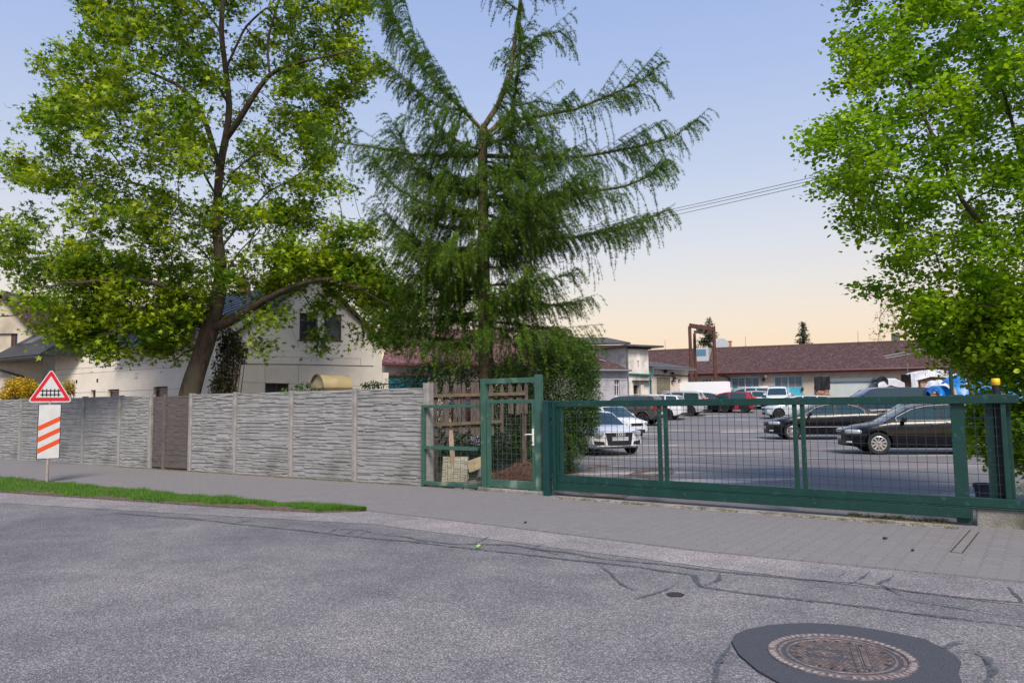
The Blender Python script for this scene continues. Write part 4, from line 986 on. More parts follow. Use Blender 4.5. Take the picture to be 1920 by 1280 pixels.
mb = MB(); x, _ = at_on(oL2, rL2, 1368, 720); mb.tube([(x-.8, -.6, zE-.15), (x-.2, -.3, zE-.25), (x, -.1, zE-.5), (x, -.1, 1.3)], .06, 8); obj('downpipe', mb, M_GUTR, t, smooth=50)
mb = MB(); mb.tube([(-7.6, 4, zR+.16), (LL2, 4, zR+.16)], .09, 8); obj('ridge', mb, mat('mossy ridge', (.10, .07, .05), .9), rf)
for px, py in ((1160, 658), (1226, 657), (1286, 651), (1394, 655), (1608, 646)):
    a_ = D(px, py, 66); q = Matrix.Rotation(-rL2, 4, 'Z') @ (a_-oL2)
    if q.x > -7.4: mb = MB(); mb.tube([(q.x, 4, zR), (q.x, 4, zR+1.15)], .018, 5); mb.lathe([(.06, zR+.15), (.06, zR+.28)], 8, c=(q.x, 4, 0)); obj('lightning_rod', mb, M_ZINC, rf)
for px, s_ in ((1414, .5),(1432, .16)):
    x, z = at_on(oL2, rL2, 1432, 712); 
mb = MB(); mb.lathe([(.08, -.05), (.15, -.3), (.001, -.3)], 12, 'y', (x, 0, z)); mb.tube([(x, 0, z+.2), (x+.25, -.3, z+.35)], .04, 6); obj('flood_lamp', mb, M_DARK, t)
x, z = at_on(oL2, rL2, 1436, 705); mb = MB(); mb.lathe([(.12, -.35), (.14, -.25), (.03, -.2)], 12, 'y', (x, 0, z)); obj('flood_lamp', mb, M_HWALL, t)
x, z = at_on(oL2, rL2, 1504.5, 729); mb = MB(); mb.box(x-.1, x+.1, -.08, -.002, z-.12, z+.12); obj('meter_box', mb, M_DARK, t)
# roof light, mirrored vent and brick stack at the inner corner
mb = MB(); 
def on_roof(px, py, Yd=66.0): return Matrix.Rotation(-rL2, 4, 'Z') @ (D(px, py, Yd)-oL2)
a_ = on_roof(1303, 664, 67.2); b_ = on_roof(1329, 676, 67.2)
mb.box(a_.x, b_.x, 1.5, 3.8, zE+.6, zR+.1); rlb = obj('roof_light', mb, mat('pale metal sheet', (.55, .58, .60), .4, metal=.3), rf)
mb = MB(); mb.box(a_.x+.12, b_.x-.22, 1.46, 1.495, zR-.62, zR-.05); obj('pane', mb, mat('sky blue glass', (.10, .22, .32), .12, spec=.8), rlb)
q = on_roof(1345, 653); mb = MB(); mb.lathe([(.62, -.25), (.66, -.2), (.66, .2), (.62, .25), (.001, .25)], 24, 'y', (q.x, 4.3, zR+.45)); mb.box(q.x-.4, q.x+.4, 4.1, 4.5, zR-.1, zR+.3)
obj('round_vent', mb, MATS['pale metal sheet'], rf, smooth=40)
q = on_roof(1358, 655); mb = MB(); mb.box(q.x-.25, q.x+.25, 4.2, 4.8, zR-.2, zR+.75); mb.box(q.x-.3, q.x+.3, 4.15, 4.85, zR+.753, zR+.83); obj('chimney', mb, M_CHIM, rf)
x, z = at_on(oL2, rL2, 1690, 640); mb = MB(); mb.box(x-.3, x+.3, 4.0, 4.6, zR-.2, zR+.9); obj('chimney', mb, mat('grey chimney', (.13, .12, .11), .9), rf)

# ---- rusty steel gantry
M_RUST = mat('rusty steel', (.05, .02, .013), .8, (.11, .042, .025), 6, 8, bump=.3, bscale=50)
t = thing('steel_gantry', 'tall rusty steel gantry frame standing in front of the workshops', 'gantry', (0, 0, 0))
Yg = 59.0
def gp(px, py, Yd=Yg): return D(px, py, Yd)
for (a, b, Yd) in (((1293, 612), (1299, 735), Yg), ((1302, 625), (1306, 735), Yg+1.6), ((1338, 612), (1344, 740), Yg)):
    p1_ = gp(*a, Yd); p0_ = Vector((p1_.x+.02, p1_.y, tz(0, Yd)-.05)); mb = MB(); mb.bar(p0_, p1_, .22 if Yd == Yg else .18, .2); obj('leg', mb, M_RUST, t)
mb = MB(); mb.bar(gp(1292.5, 610), gp(1338, 617), .28, .32); obj('beam', mb, M_RUST, t)
mb = MB(); mb.bar(gp(1301, 622, Yg+1.6), gp(1338, 622, Yg+1.4), .2); mb.bar(gp(1312, 612), gp(1326, 617, Yg+1.8), .3, .3); obj('cross_beam', mb, M_RUST, t)
mb = MB(); c_ = gp(1313, 619, Yg+.8); mb.lathe([(.2, -.3), (.26, -.15), (.26, .15), (.2, .3)], 14, 'x', tuple(c_)); obj('hoist', mb, mat('grey hoist', (.22, .21, .18), .6), t, smooth=40)
# ================================================================ CARS
M_TYRE = mat('tyre rubber', (.012, .012, .013), .8)
M_RIM = mat('alloy silver', (.50, .50, .51), .3, metal=.55)
M_RIMD = mat('dark alloy', (.03, .03, .032), .4, metal=.5)
M_CG = mat('car glass', (.016, .042, .048), .04, spec=.9)
M_CHR = mat('chrome trim', (.74, .74, .76), .4, metal=.45)
M_BP = mat('black car plastic', (.012, .012, .014), .5)
M_HL = mat('headlamp glass', (.42, .45, .50), .08, spec=.9, metal=.2)
M_TL = mat('tail lamp red', (.42, .008, .01), .15, spec=.8)
M_PL = mat('blank number plate', (.62, .63, .66), .5)
def paint(name, c, metal=0., coat=1.): return mat(name, c, .28, spec=.5 if coat == 1 else .2, coat=coat, metal=metal)
P_BLACK = paint('black car paint', (.003, .003, .006), coat=.35); P_WHITE = paint('white car paint', (.76, .77, .79)); P_SILVER = paint('silver car paint', (.46, .48, .50), .25)
P_BRONZE = paint('grey brown car paint', (.075, .062, .058), .3); P_RED = paint('red car paint', (.36, .006, .02)); P_BLUE = paint('dark blue car paint', (.008, .022, .10))
P_PALE = paint('pale blue silver paint', (.50, .56, .60), .1)
_wheel = {}
def wheel_meshes(r, style, rf=.66):
    k = (round(r, 3), style)
    if k in _wheel: return _wheel[k]
    w_ = .205; mb = MB(); rr = r*rf
    mb.lathe([(rr, -w_/2+.015), (rr+.02, -w_/2), (r-.02, -w_/2), (r, -w_/2+.03), (r, w_/2-.03), (r-.02, w_/2), (rr+.02, w_/2), (rr, w_/2-.015), (rr-.01, 0)], 40, 'y', caps=False)
    ty = obj('wheel', mb, M_TYRE, smooth=40)
    # outside face at -y
    mb = MB(); mb.mi = 1; mb.lathe([(rr, -w_/2+.05), (.001, -w_/2+.06)], 32, 'y', caps=False); mb.mi = 0
    mb.lathe([(rr, -w_/2+.06), (rr+.004, -w_/2+.004), (rr-.012, -w_/2-.002), (rr-.03, -w_/2+.02), (rr-.03, -w_/2+.05)], 40, 'y', caps=False)
    n_ = {'multi': 16, 'ten': 10, 'five': 5, 'cap': 8}[style]
    for i in range(n_):
        a = 2*PI*i/n_; st = len(mb.v)
        w1 = {'multi': .013, 'ten': .026, 'five': .045, 'cap': .04}[style]
        mb.prism([(-w1*.6, -w_/2+.012, .03), (w1*.6, -w_/2+.012, .03), (w1, -w_/2+.006, rr-.02), (-w1, -w_/2+.006, rr-.02)], (0, .035, 0)); mb.xf(Matrix.Rotation(a, 4, 'Y'), st)
        if style == 'ten':
            pass
    mb.lathe([(.05, -w_/2+.03), (.05, -w_/2+.006), (.035, -w_/2), (.001, -w_/2)], 20, 'y', caps=False)
    if style == 'cap': mb.lathe([(rr*.62, -w_/2+.05), (rr*.62, -w_/2+.005), (.001, -w_/2)], 24, 'y', caps=False)
    ri = obj('rim', mb, [M_RIMD if style == 'five' else M_RIM, M_BP], smooth=30, recalc=True)
    _wheel[k] = (ty.data, ri.data); bpy.data.objects.remove(ty); bpy.data.objects.remove(ri); return _wheel[k]
def clipx(poly, a, b):
    for s_, lim in ((1, a), (-1, b)):
        out = []
        for i in range(len(poly)):
            p, q = poly[i-1], poly[i]; ip = s_*(p[0]-lim) >= 0; iq = s_*(q[0]-lim) >= 0
            if ip != iq:
                f = (lim-p[0])/(q[0]-p[0]); out.append((lim, p[1]+(q[1]-p[1])*f))
            if iq: out.append(q)
        poly = out
    return poly
def inset(poly, d):
    n_ = len(poly); A = sum(poly[i-1][0]*poly[i][1]-poly[i][0]*poly[i-1][1] for i in range(n_)); sg_ = 1 if A > 0 else -1; out = []
    for i in range(n_):
        p0, p1, p2 = Vector(poly[i-1]), Vector(poly[i]), Vector(poly[(i+1) % n_]); e1 = (p1-p0).normalized(); e2 = (p2-p1).normalized()
        n1 = Vector((-e1.y, e1.x))*sg_; n2 = Vector((-e2.y, e2.x))*sg_; m_ = n1+n2
        m_ = m_/max(.35, m_.length_squared)*2 if m_.length_squared > 1e-6 else n1; out.append(tuple(p1+m_*d))
    return out
def build_car(name, label, cat, S_, loc, heading, pm, group=None, nodetail=False):
    """S_: dict of L,W,wb,r,fo, top=[(x,z)..] outline of the lower body, cab=[(x,z)..] outline of the cabin, pillars, glass sides ..."""
    t = thing(name, label, cat, loc, math.radians(heading), group)
    L_, W, wb, r, fo = S_['L'], S_['W'], S_['wb'], S_['r'], S_['fo']; xf = wb/2+fo; xr_ = xf-L_; hw = W/2
    tx, tzv = zip(*sorted(S_['top'])); zb0 = S_.get('zb', .19)
    def top(x): return float(np.interp(x, tx, tzv))
    def bot(x): return zb0+.10*max(0, (x-(xf-.5))/.5)**2+.12*max(0, ((xr_+.5)-x)/.5)**2
    nf, nr = S_.get('nf', .16), S_.get('nr', .10)
    def plan(x): return hw*(1-nf*max(0, (x-(xf-.75))/.75)**2-nr*max(0, ((xr_+.6)-x)/.6)**2)
    pf, pr_ = S_.get('pf', .22), S_.get('pr', .10)
    def bend(x, y):
        f = (abs(y)/hw)**2.2; ef = max(0, (x-(xf-1.0))/1.0); er = max(0, ((xr_+.8)-x)/.8); return x-pf*f*ef+pr_*f*er
    xs_ = sorted(set(list(np.linspace(xr_, xf, 46))+[x for x in tx if xr_ <= x <= xf]))
    def half(x):
        zt_, zb_ = top(x), bot(x); h = zt_-zb_; w_ = plan(x); sh = S_.get('sh', .93)
        return [(0, zb_), (.80*w_, zb_), (.955*w_, zb_+.05), (.985*w_, zb_+.22*h), (1.0*w_, zb_+.48*h), (.992*w_, zb_+.70*h), (.968*w_, zt_-.10*h), (sh*w_, zt_-.02), (.86*sh*w_, zt_+.012), (.45*w_, zt_+.032), (0, zt_+.038)]
    mb = MB(); rings = []
    for x in xs_:
        hf = half(x); full = hf+[(-y, z) for y, z in hf[-2:0:-1]]; rings.append([(bend(x, y), y, z) for y, z in full])
    k = len(rings[0]); V_ = [p for r_ in rings for p in r_]
    mb.add(V_, [(i*k+j, i*k+(j+1) % k, (i+1)*k+(j+1) % k, (i+1)*k+j) for i in range(len(rings)-1) for j in range(k)])
    for x in (xs_[0], xs_[-1]):   # caps
        hf = half(x); nC = 8; vs = []
        for y, z in hf: vs += [(bend(x, y*(2*c/nC-1)), y*(2*c/nC-1), z) for c in range(nC+1)]
        mb.add(vs, [(j*(nC+1)+c, j*(nC+1)+c+1, (j+1)*(nC+1)+c+1, (j+1)*(nC+1)+c) for j in range(len(hf)-1) for c in range(nC)])
    # bottom centre line to first ring points is covered by ring; merge
    body = obj('body', mb, [pm, M_BP], t, merge=.0005)
    mbc = MB(); mbc.mi = 1; ra = r+S_.get('ga', .055)
    for sx in (wb/2, -wb/2):
        for sy in (1, -1):
            mbc.lathe([(ra, sy*(hw-.30)), (ra, sy*(hw+.15))], 32, 'y', (sx, 0, r+.01))
    body.parent = None; body.matrix_basis = Matrix.Identity(4)
    cut_mb(body, mbc)
    body.parent = t
    me = body.data; me.polygons.foreach_set('use_smooth', [True]*len(me.polygons)); me.set_sharp_from_angle(angle=math.radians(32))
    # cabin
    cab = S_['cab']; zlo = min(z for _, z in cab); zhi = max(z for _, z in cab)
    yb, yt = hw*S_.get('yb', .90), hw*S_.get('yt', .72)
    def ysd(z): f = (z-zlo)/(zhi-zlo); return yb+(yt-yb)*f**1.15
    cr = S_.get('crown', .035); nC = 8
    mb = MB(); n_ = len(cab); vs = []
    for i, (x, z) in enumerate(cab):
        for c in range(nC+1):
            q = 2*c/nC-1; y = ysd(z)*q; vs.append((x+(.10*(1-q*q) if i < 2 and S_.get('wsc', 1) else 0)*(1 if i == 0 else .5), y, z+cr*(1-q*q)*((z-zlo)/(zhi-zlo))))
    mb.add(vs, [(i*(nC+1)+c, i*(nC+1)+c+1, (i+1)*(nC+1)+c+1, (i+1)*(nC+1)+c) for i in range(n_-1) for c in range(nC)])
    for c in (0, nC): mb.f.append(tuple(i*(nC+1)+c for i in range(n_))); mb.m.append(0)
    cb = obj('cabin', mb, pm, t, smooth=35)
    # windscreen and rear glass
    def across(i, name_, f0, f1, kk=.93, m_=M_CG):
        (x0, z0), (x1, z1) = cab[i], cab[i+1]
        a = (x0+(x1-x0)*f0, z0+(z1-z0)*f0); b = (x0+(x1-x0)*f1, z0+(z1-z0)*f1); nrm = Vector((-(z1-z0), (x1-x0))).normalized()
        if nrm.y < 0: nrm = -nrm
        mb = MB(); vs = []
        for (x, z), ff in ((a, f0), (b, f1)):
            for c in range(nC+1):
                q = (2*c/nC-1)*kk; y = ysd(z)*q
                dx = (.10*(1-ff)+.05*ff)*(1-q*q) if i == 0 and S_.get('wsc', 1) else 0
                vs.append((x+dx+nrm.x*.008, y, z+cr*(1-q*q)*((z-zlo)/(zhi-zlo))+nrm.y*.008))
        mb.add(vs, [(c, c+1, nC+2+c, nC+1+c) for c in range(nC)])
        return obj(name_, mb, m_, t, smooth=60)
    across(0, 'windscreen', .04, .96)
    if S_.get('rearglass', True):
        ir = n_-2; across(ir, 'rear_window', S_.get('rg0', .08), S_.get('rg1', .92), .86)
    # side windows
    win = inset(list(cab)+[], .055) if not S_.get('winpoly') else S_['winpoly']
    zl = S_.get('zwin', zlo+.03)
    win = [(x, max(z, zl)) for x, z in win]
    for sy in (-1, 1):
        for (a, b) in S_['panes']:
            pl_ = clipx(win, a, b)
            if len(pl_) < 3: continue
            mb = MB(); P_ = [(x, sy*(ysd(z)+.006), z) for x, z in pl_]; mb.add(P_, [tuple(range(len(P_)))]); obj('side_window', mb, M_CG, t)
        if S_.get('trim'):
            mb = MB(); a, b = S_['panes'][0][0], S_['panes'][-1][1]; pl_ = clipx(win, min(a, b), max(a, b)); a = min(q[0] for q in S_['panes']); b = max(q[1] for q in S_['panes']); pl_ = clipx(win, a, b)
            P_ = [Vector((x, sy*(ysd(z)+.010), z)) for x, z in inset(pl_, -.012)]
            for i in range(len(P_)): mb.bar(P_[i-1], P_[i], .022, .012)
            mb2 = obj('window_trim', mb, M_CHR, t)
    if nodetail == 2: return t
    # doors: seams, handles, sill line
    for sy in (-1, 1):
        mb = MB()
        for xd in S_['seams']:
            pts = []
            for f in np.linspace(.06, .97, 7):
                h_ = half(xd); z = h_[0][1]+(top(xd)-h_[0][1])*f; yy = np.interp(z, [q[1] for q in h_[2:8]], [q[0] for q in h_[2:8]]); pts.append((xd, sy*(yy+.001), z))
            mb.tube(pts, .006, 4)
        obj('door_seam', mb, M_BP, t)
        for xh in S_['handles']:
            mb = MB(); zt_ = top(xh)-.13; mb.box(xh-.1, xh+.1, sy*hw*.995-.014, sy*hw*.995+.014, zt_, zt_+.028); obj('door_handle', mb, pm, t, bevel=.006)
        if S_.get('strip'):
            mb = MB(); mb.box(-wb/2+r+.1, wb/2-r-.1, sy*hw*.995-.008, sy*hw*.995+.008, *S_['strip']); obj('side_strip', mb, M_CHR if S_.get('trim') else M_BP, t)
        # mirror
        mb = MB(); xm = S_['mir'][0]; zm = S_['mir'][1]; ym = sy*(hw+.07); st = len(mb.v)
        bm_ = [(1, -.9), (.8, -1), (-.8, -1), (-1, -.6), (-1, .7), (-.7, 1), (.6, 1), (1, .5)]
        mb.prism([(xm+.05, ym+.10*a_, zm+.075*b_) for a_, b_ in bm_], (.10, 0, -.01)); mb.bar((xm+.08, sy*hw*.90, zm-.06), (xm+.1, ym, zm-.04), .05, .03)
        mo = obj('mirror', mb, S_.get('mirm', pm), t, bevel=.02)
    # lamps, grille, plates: shaped blobs seated in the nose and tail
    def blob(nm, c, s_, m_, rot=0, e=.35):
        mb = MB()
        for k_ in range(2): pass
        V_ = []; nu, nv = 16, 10
        def sp_(v, e_): return math.copysign(abs(v)**e_, v)
        for j in range(nv+1):
            for i in range(nu):
                th = -PI/2+PI*j/nv; ph = 2*PI*i/nu
                V_.append((s_[0]*sp_(math.cos(th), e)*sp_(math.cos(ph), e), s_[1]*sp_(math.cos(th), e)*sp_(math.sin(ph), e), s_[2]*sp_(math.sin(th), e)))
        mb.add(V_, [(j*nu+i, j*nu+(i+1) % nu, (j+1)*nu+(i+1) % nu, (j+1)*nu+i) for j in range(nv) for i in range(nu)])
        mb.xf(Matrix.Translation(c) @ Matrix.Rotation(rot, 4, 'Z')); return obj(nm, mb, m_, t, smooth=40, merge=.0004)
    for sy in (-1, 1):
        for nm, (x, y, z), (a, b, c), rot, m_, e_ in S_['lamps']:
            blob(nm, (x, sy*y, z), (a, b, c), m_, -sy*rot, e_)
    def noseface(nm, y0, y1, z0, z1, m_, off=.012, taper=0.):
        mb = MB(); n2 = 8; vs = []
        for z, tp in ((z0, taper), (z1, 0)):
            for c in range(n2+1):
                y = (y0+(y1-y0)*c/n2)*(1-tp); xx = xf if 'rear' not in nm and 'back' not in nm else xr_
                if xx == xf: vs.append((bend(xf, y)+off, y, z))
                else: vs.append((bend(xr_, y)-off, y, z))
        k2 = n2+1; vs2 = [(v[0]+(-.03 if xx == xf else .03), v[1], v[2]) for v in vs]
        mb.add(vs+vs2, [(c, c+1, k2+c+1, k2+c) for c in range(n2)]+[(c, 2*k2+c, 2*k2+c+1, c+1) for c in range(n2)]+[(k2+c, k2+c+1, 3*k2+c+1, 3*k2+c) for c in range(n2)]+[(0, k2, 3*k2, 2*k2), (n2, 2*k2+n2, 3*k2+n2, k2+n2)])
        return obj(nm.replace('rear ', '').replace('back ', '').replace(' ', '_'), mb, m_, t)
    for g in S_['faces']: noseface(*g)
    if S_.get('rails'):
        for sy in (-1, 1):
            mb = MB(); x0, x1, z = S_['rails']; mb.tube([(x0, sy*yt*.96, z-.06), (x0-.12, sy*yt*.96, z), (x1+.12, sy*yt*.96, z), (x1, sy*yt*.96, z-.07)], .018, 6); obj('roof_rail', mb, S_.get('railm', M_CHR), t, smooth=50)
    if S_.get('extra'): S_['extra'](t, S_, dict(top=top, bend=bend, hw=hw, xf=xf, xr=xr_, ysd=ysd))
    tyre, rim = wheel_meshes(r, S_.get('style', 'five'))
    for sx in (wb/2, -wb/2):
        for sy in (-1, 1):
            wv_ = bpy.data.objects.new('wheel', tyre); COL.objects.link(wv_); wv_.parent = t; wv_.location = (sx, sy*(hw-.125), r)
            if sy > 0: wv_.rotation_euler = (0, 0, PI)
            ri = bpy.data.objects.new('rim', rim); COL.objects.link(ri); ri.parent = wv_
    return t

def lamps_std(xf, xr_, zf=.66, zr=.85, fy=.66, sc=1.):
    return [('headlight', (xf-.30, fy, zf), (.25, .17, .075), .42, M_HL, .55), ('tail_light', (xr_+.13, fy+.02, zr), (.14, .15, .085), .25, M_TL, .5), ('fog_lamp', (xf-.16, fy+.02, .36), (.10, .10, .035), .4, M_HL, .6)]
def estate():
    L_, wb, fo = 4.77, 2.71, .93; xf = wb/2+fo; xr_ = xf-L_
    return dict(L=L_, W=1.82, wb=wb, r=.325, fo=fo, style='ten', trim=True, strip=None,
        top=[(xf, .60), (xf-.04, .68), (xf-.18, .745), (xf-.45, .81), (xf-.9, .89), (xf-1.3, .955), (xf-2.4, .985), (xr_+1.2, 1.01), (xr_+.15, 1.00), (xr_, .93)],
        cab=[(xf-1.12, .93), (xf-1.86, 1.36), (xf-2.25, 1.455), (xf-2.8, 1.49), (xf-3.5, 1.485), (xr_+.62, 1.43), (xr_+.42, 1.40), (xr_+.08, .98)],
        panes=[(xf-2.62, xf-1.45), (xf-3.58, xf-2.70), (xr_+.32, xf-3.66)], zwin=1.0, seams=[xf-1.38, xf-2.66, xf-3.62], handles=[xf-2.45, xf-3.42], mir=(xf-1.72, 1.03),
        lamps=lamps_std(xf, xr_, .665, .85), faces=[('grille', -.36, .36, .42, .70, M_BP), ('chrome_bar', -.30, .30, .655, .675, M_CHR, .02), ('number_plate', -.26, .26, .45, .55, M_PL, .03), ('lower_intake', -.62, .62, .25, .36, M_BP), ('rear number_plate', -.26, .26, .62, .72, M_PL, .02)],
        rails=(xf-2.2, xr_+.6, 1.535), pf=.26)
def sedan():
    d = estate(); L_, wb, fo = 4.77, 2.71, .93; xf = wb/2+fo; xr_ = xf-L_
    d.update(top=[(xf, .60), (xf-.04, .68), (xf-.18, .745), (xf-.45, .81), (xf-.9, .89), (xf-1.3, .955), (xf-2.4, .985), (xr_+1.2, 1.03), (xr_+.25, 1.03), (xr_+.06, 1.0), (xr_, .90)],
        cab=[(xf-1.12, .93), (xf-1.86, 1.33), (xf-2.25, 1.425), (xf-2.75, 1.455), (xf-3.15, 1.44), (xf-3.5, 1.385), (xr_+.55, 1.03)],
        winpoly=[(xf-1.45, 1.0), (xf-1.9, 1.27), (xf-2.25, 1.37), (xf-2.75, 1.40), (xf-3.15, 1.38), (xf-3.45, 1.31), (xf-3.72, 1.17), (xf-3.76, 1.06), (xf-3.70, 1.0)],
        panes=[(xf-2.62, xf-1.45), (xf-3.8, xf-2.70)], rails=None, style='multi', handles=[xf-2.5, xf-3.45], seams=[xf-1.38, xf-2.66, xf-3.55], strip=(.50, .515))
    return d
def hatch(L_=4.0, W=1.7, H_=1.5, wb=2.5, fo=.8, r=.31, style='five', rails=None, boxy=0.):
    xf = wb/2+fo; xr_ = xf-L_; k = H_/1.5
    return dict(L=L_, W=W, wb=wb, r=r, fo=fo, style=style, zb=.2,
        top=[(xf, .58*k), (xf-.05, .68*k), (xf-.2, .78*k), (xf-.8, .90*k), (xf-1.1, .95*k), (xf-2.2, .98*k), (xr_+.3, 1.0*k), (xr_, .92*k)],
        cab=[(xf-.85, .90*k), (xf-1.55, 1.36*k), (xf-2.0, 1.46*k), (xf-2.6, 1.49*k), (xr_+.55, 1.44*k), (xr_+.36-.15*boxy, 1.40*k), (xr_+.05, .95*k)],
        panes=[(xf-2.25, xf-1.2), (xr_+.55, xf-2.33)] if L_ < 4.1 else [(xf-2.25, xf-1.2), (xf-3.1, xf-2.33), (xr_+.35, xf-3.18)], zwin=.98*k, seams=[xf-1.1, xf-2.29, xf-3.1], handles=[xf-2.1, xf-3.0], mir=(xf-1.4, 1.0*k),
        lamps=[('headlight', (xf-.27, .60, .68*k), (.24, .17, .09), .5, M_HL, .55), ('tail_light', (xr_+.10, .66, .95*k), (.12, .10, .17), .2, M_TL, .5)],
        faces=[('grille', -.34, .34, .56*k, .68*k, M_BP), ('lower_intake', -.5, .5, .26, .40, M_BP), ('number_plate', -.26, .26, .42, .52, M_PL, .02), ('rear number_plate', -.26, .26, .60, .71, M_PL, .02), ('rear bumper_insert', -.7, .7, .28, .40, M_BP, .012)],
        rails=rails, yt=.76, pf=.2)
def coupe():
    L_, wb, fo = 4.18, 2.47, .88; xf = wb/2+fo; xr_ = xf-L_
    def ext(t, S_, q):
        # four interlaced rings over the grille
        for i in range(4):
            mb = MB(); cy = -.105+.07*i; mb.tube([(xf+.035, cy+.046*math.cos(a), .645+.04*math.sin(a)) for a in np.linspace(0, 2*PI, 25)], .009, 6, cap=False); obj('badge_ring', mb, M_CHR, t)
        for sy in (-1, 1):
            mb = MB(); mb.prism([(q['bend'](xf, .52)+.012, sy*.47, .30), (q['bend'](xf, .74)+.012, sy*.76, .33), (q['bend'](xf, .76)+.010, sy*.78, .46), (q['bend'](xf, .52)+.012, sy*.50, .43)], (-.05, 0, 0)); obj('side_intake', mb, M_BP, t)
        mb = MB()
        for a in (-.3, -.08, .14): mb.box(xf-.02, xf+.018, a, a+.17, .235, .252)
        obj('lower_slot', mb, M_BP, t)
    return dict(L=L_, W=1.84, wb=wb, r=.33, fo=fo, style='five', nf=.10,
        top=[(xf, .60), (xf-.03, .68), (xf-.2, .755), (xf-.7, .84), (xf-1.2, .90), (xf-2.4, .92), (xr_+.3, .93), (xr_, .84)],
        cab=[(xf-1.15, .88), (xf-1.85, 1.28), (xf-2.2, 1.335), (xf-2.6, 1.34), (xf-3.1, 1.25), (xr_+.25, .93)],
        panes=[(xf-2.95, xf-1.5)], zwin=.95, seams=[xf-1.4, xf-2.6], handles=[xf-2.4], mir=(xf-1.75, .97),
        lamps=[('headlight', (xf-.26, .66, .675), (.24, .16, .075), .55, M_HL, .45), ('tail_light', (xr_+.10, .62, .80), (.12, .16, .07), .3, M_TL, .5)],
        faces=[('grille', -.46, .46, .32, .70, M_BP, .012, .16), ('number_plate', -.27, .27, .46, .57, mat('blurred number plate', (.42, .46, .52), .5, (.55, .56, .58), 5), .034), ('rear number_plate', -.26, .26, .6, .7, M_PL, .02)],
        yt=.66, yb=.86, pf=.30, extra=ext)
def suv():
    d = hatch(4.22, 1.79, 1.69, 2.58, .82, .345, 'five'); L_, wb, fo = 4.22, 2.58, .82; xf = wb/2+fo; xr_ = xf-L_
    d.update(zb=.26, rails=(xf-1.6, xr_+.35, 1.72), railm=M_CHR, cab=[(xf-.95, 1.02), (xf-1.55, 1.52), (xf-1.9, 1.62), (xf-2.6, 1.65), (xr_+.35, 1.62), (xr_+.22, 1.58), (xr_+.04, 1.08)], panes=[(xf-2.25, xf-1.2), (xf-3.1, xf-2.33), (xr_+.35, xf-3.18)])
    def ext(t, S_, q):
        mb = MB(); mb.box(xr_-.045, xr_+.35, -.80, .80, .30, .55); obj('bumper', mb, M_BP, t, bevel=.05)
        mb = MB(); mb.box(xr_-.06, xr_+.05, -.45, .45, .28, .36); obj('skid_plate', mb, M_RIM, t, bevel=.02)
        for sy in (-1, 1):
            mb = MB(); mb.box(-wb/2+.42, wb/2-.42, sy*.895-.015, sy*.895+.015, .27, .40); obj('sill_cladding', mb, M_BP, t, bevel=.01)
            for sx in (wb/2, -wb/2):
                pts = [(sx+.42*math.cos(a), sy*.893, .355+.42*math.sin(a)) for a in np.linspace(0, PI, 14)]; mb = MB(); mb.tube(pts, .032, 6); obj('arch_cladding', mb, M_BP, t, smooth=50)
    d['lamps'] = [('headlight', (xf-.27, .62, .80), (.24, .17, .09), .5, M_HL, .55), ('tail_light', (xr_+.10, .74, 1.02), (.16, .10, .20), .2, M_TL, .5)]
    d['extra'] = ext; return d
def van(L_=5.5, H_=2.45, W=2.0, glass=False, wb=3.4, fo=.85, r=.35):
    xf = wb/2+fo; xr_ = xf-L_; k = H_/2.45
    d = dict(L=L_, W=W, wb=wb, r=r, fo=fo, style='cap', zb=.25, nf=.12, nr=.03, pr=.02,
        top=[(xf, .70), (xf-.05, .85), (xf-.3, 1.02), (xf-.75, 1.22), (xf-1.1, 1.28), (xr_+.1, 1.28), (xr_, 1.25)],
        cab=[(xf-.60, 1.15), (xf-1.2, H_-.38), (xf-1.55, H_-.12), (xf-2.0, H_-.03), (xr_+.4, H_-.03), (xr_+.12, H_-.07), (xr_+.04, 1.2)],
        panes=[(xf-1.75, xf-.95)] if not glass else [(xf-1.75, xf-.95), (xf-3.1, xf-1.85), (xr_+.35, xf-3.2)], zwin=1.28, seams=[xf-1.0, xf-1.85, xf-3.05, xr_+.06], handles=[xf-1.7, xf-2.0], mir=(xf-1.25, 1.45), mirm=M_BP,
        lamps=[('headlight', (xf-.25, .76, .88), (.22, .16, .14), .4, M_HL, .5), ('tail_light', (xr_+.04, .93, 1.1), (.05, .05, .28), 0, M_TL, .35)],
        faces=[('grille', -.5, .5, .62, .78, M_BP), ('rear number_plate', -.26, .26, .62, .73, M_PL, .02), ('rear bumper', -.9, .9, .30, .50, M_BP, .03)], yb=.97, yt=.86, crown=.05, pf=.15, rearglass=glass, rg0=.1, rg1=.55, wsc=1)
    if glass: d['zwin'] = 1.16
    def ext(t, S_, q):
        if not glass:
            mb = MB(); mb.box(-.02, .02, 0, 0.001, 0, 0.001)
            for zz in (.62, 1.5, 2.05):
                mb2 = MB(); mb2.box(xr_-.012, xr_+.05, -.93, -.80, zz, zz+.07); obj('door_hinge', mb2, M_BP, t)
            mb2 = MB(); mb2.box(xf-2.2, xf-1.7, -.35, .35, H_-.0, H_+.10); obj('roof_vent', mb2, M_PALEV, t, bevel=.03)
            mb2 = MB(); mb2.box(xf-2.15, xf-1.75, -.33, .33, H_+.101, H_+.125); obj('vent_lid', mb2, M_BP, t)
            mb2 = MB()
            for sy in (-1, 1): mb2.box(xr_+.5, xf-1.2, sy*.985-.012, sy*.985+.012, .42, .56)
            obj('rub_strip', mb2, M_BP, t)
    d['extra'] = ext; return d
M_PALEV = P_WHITE

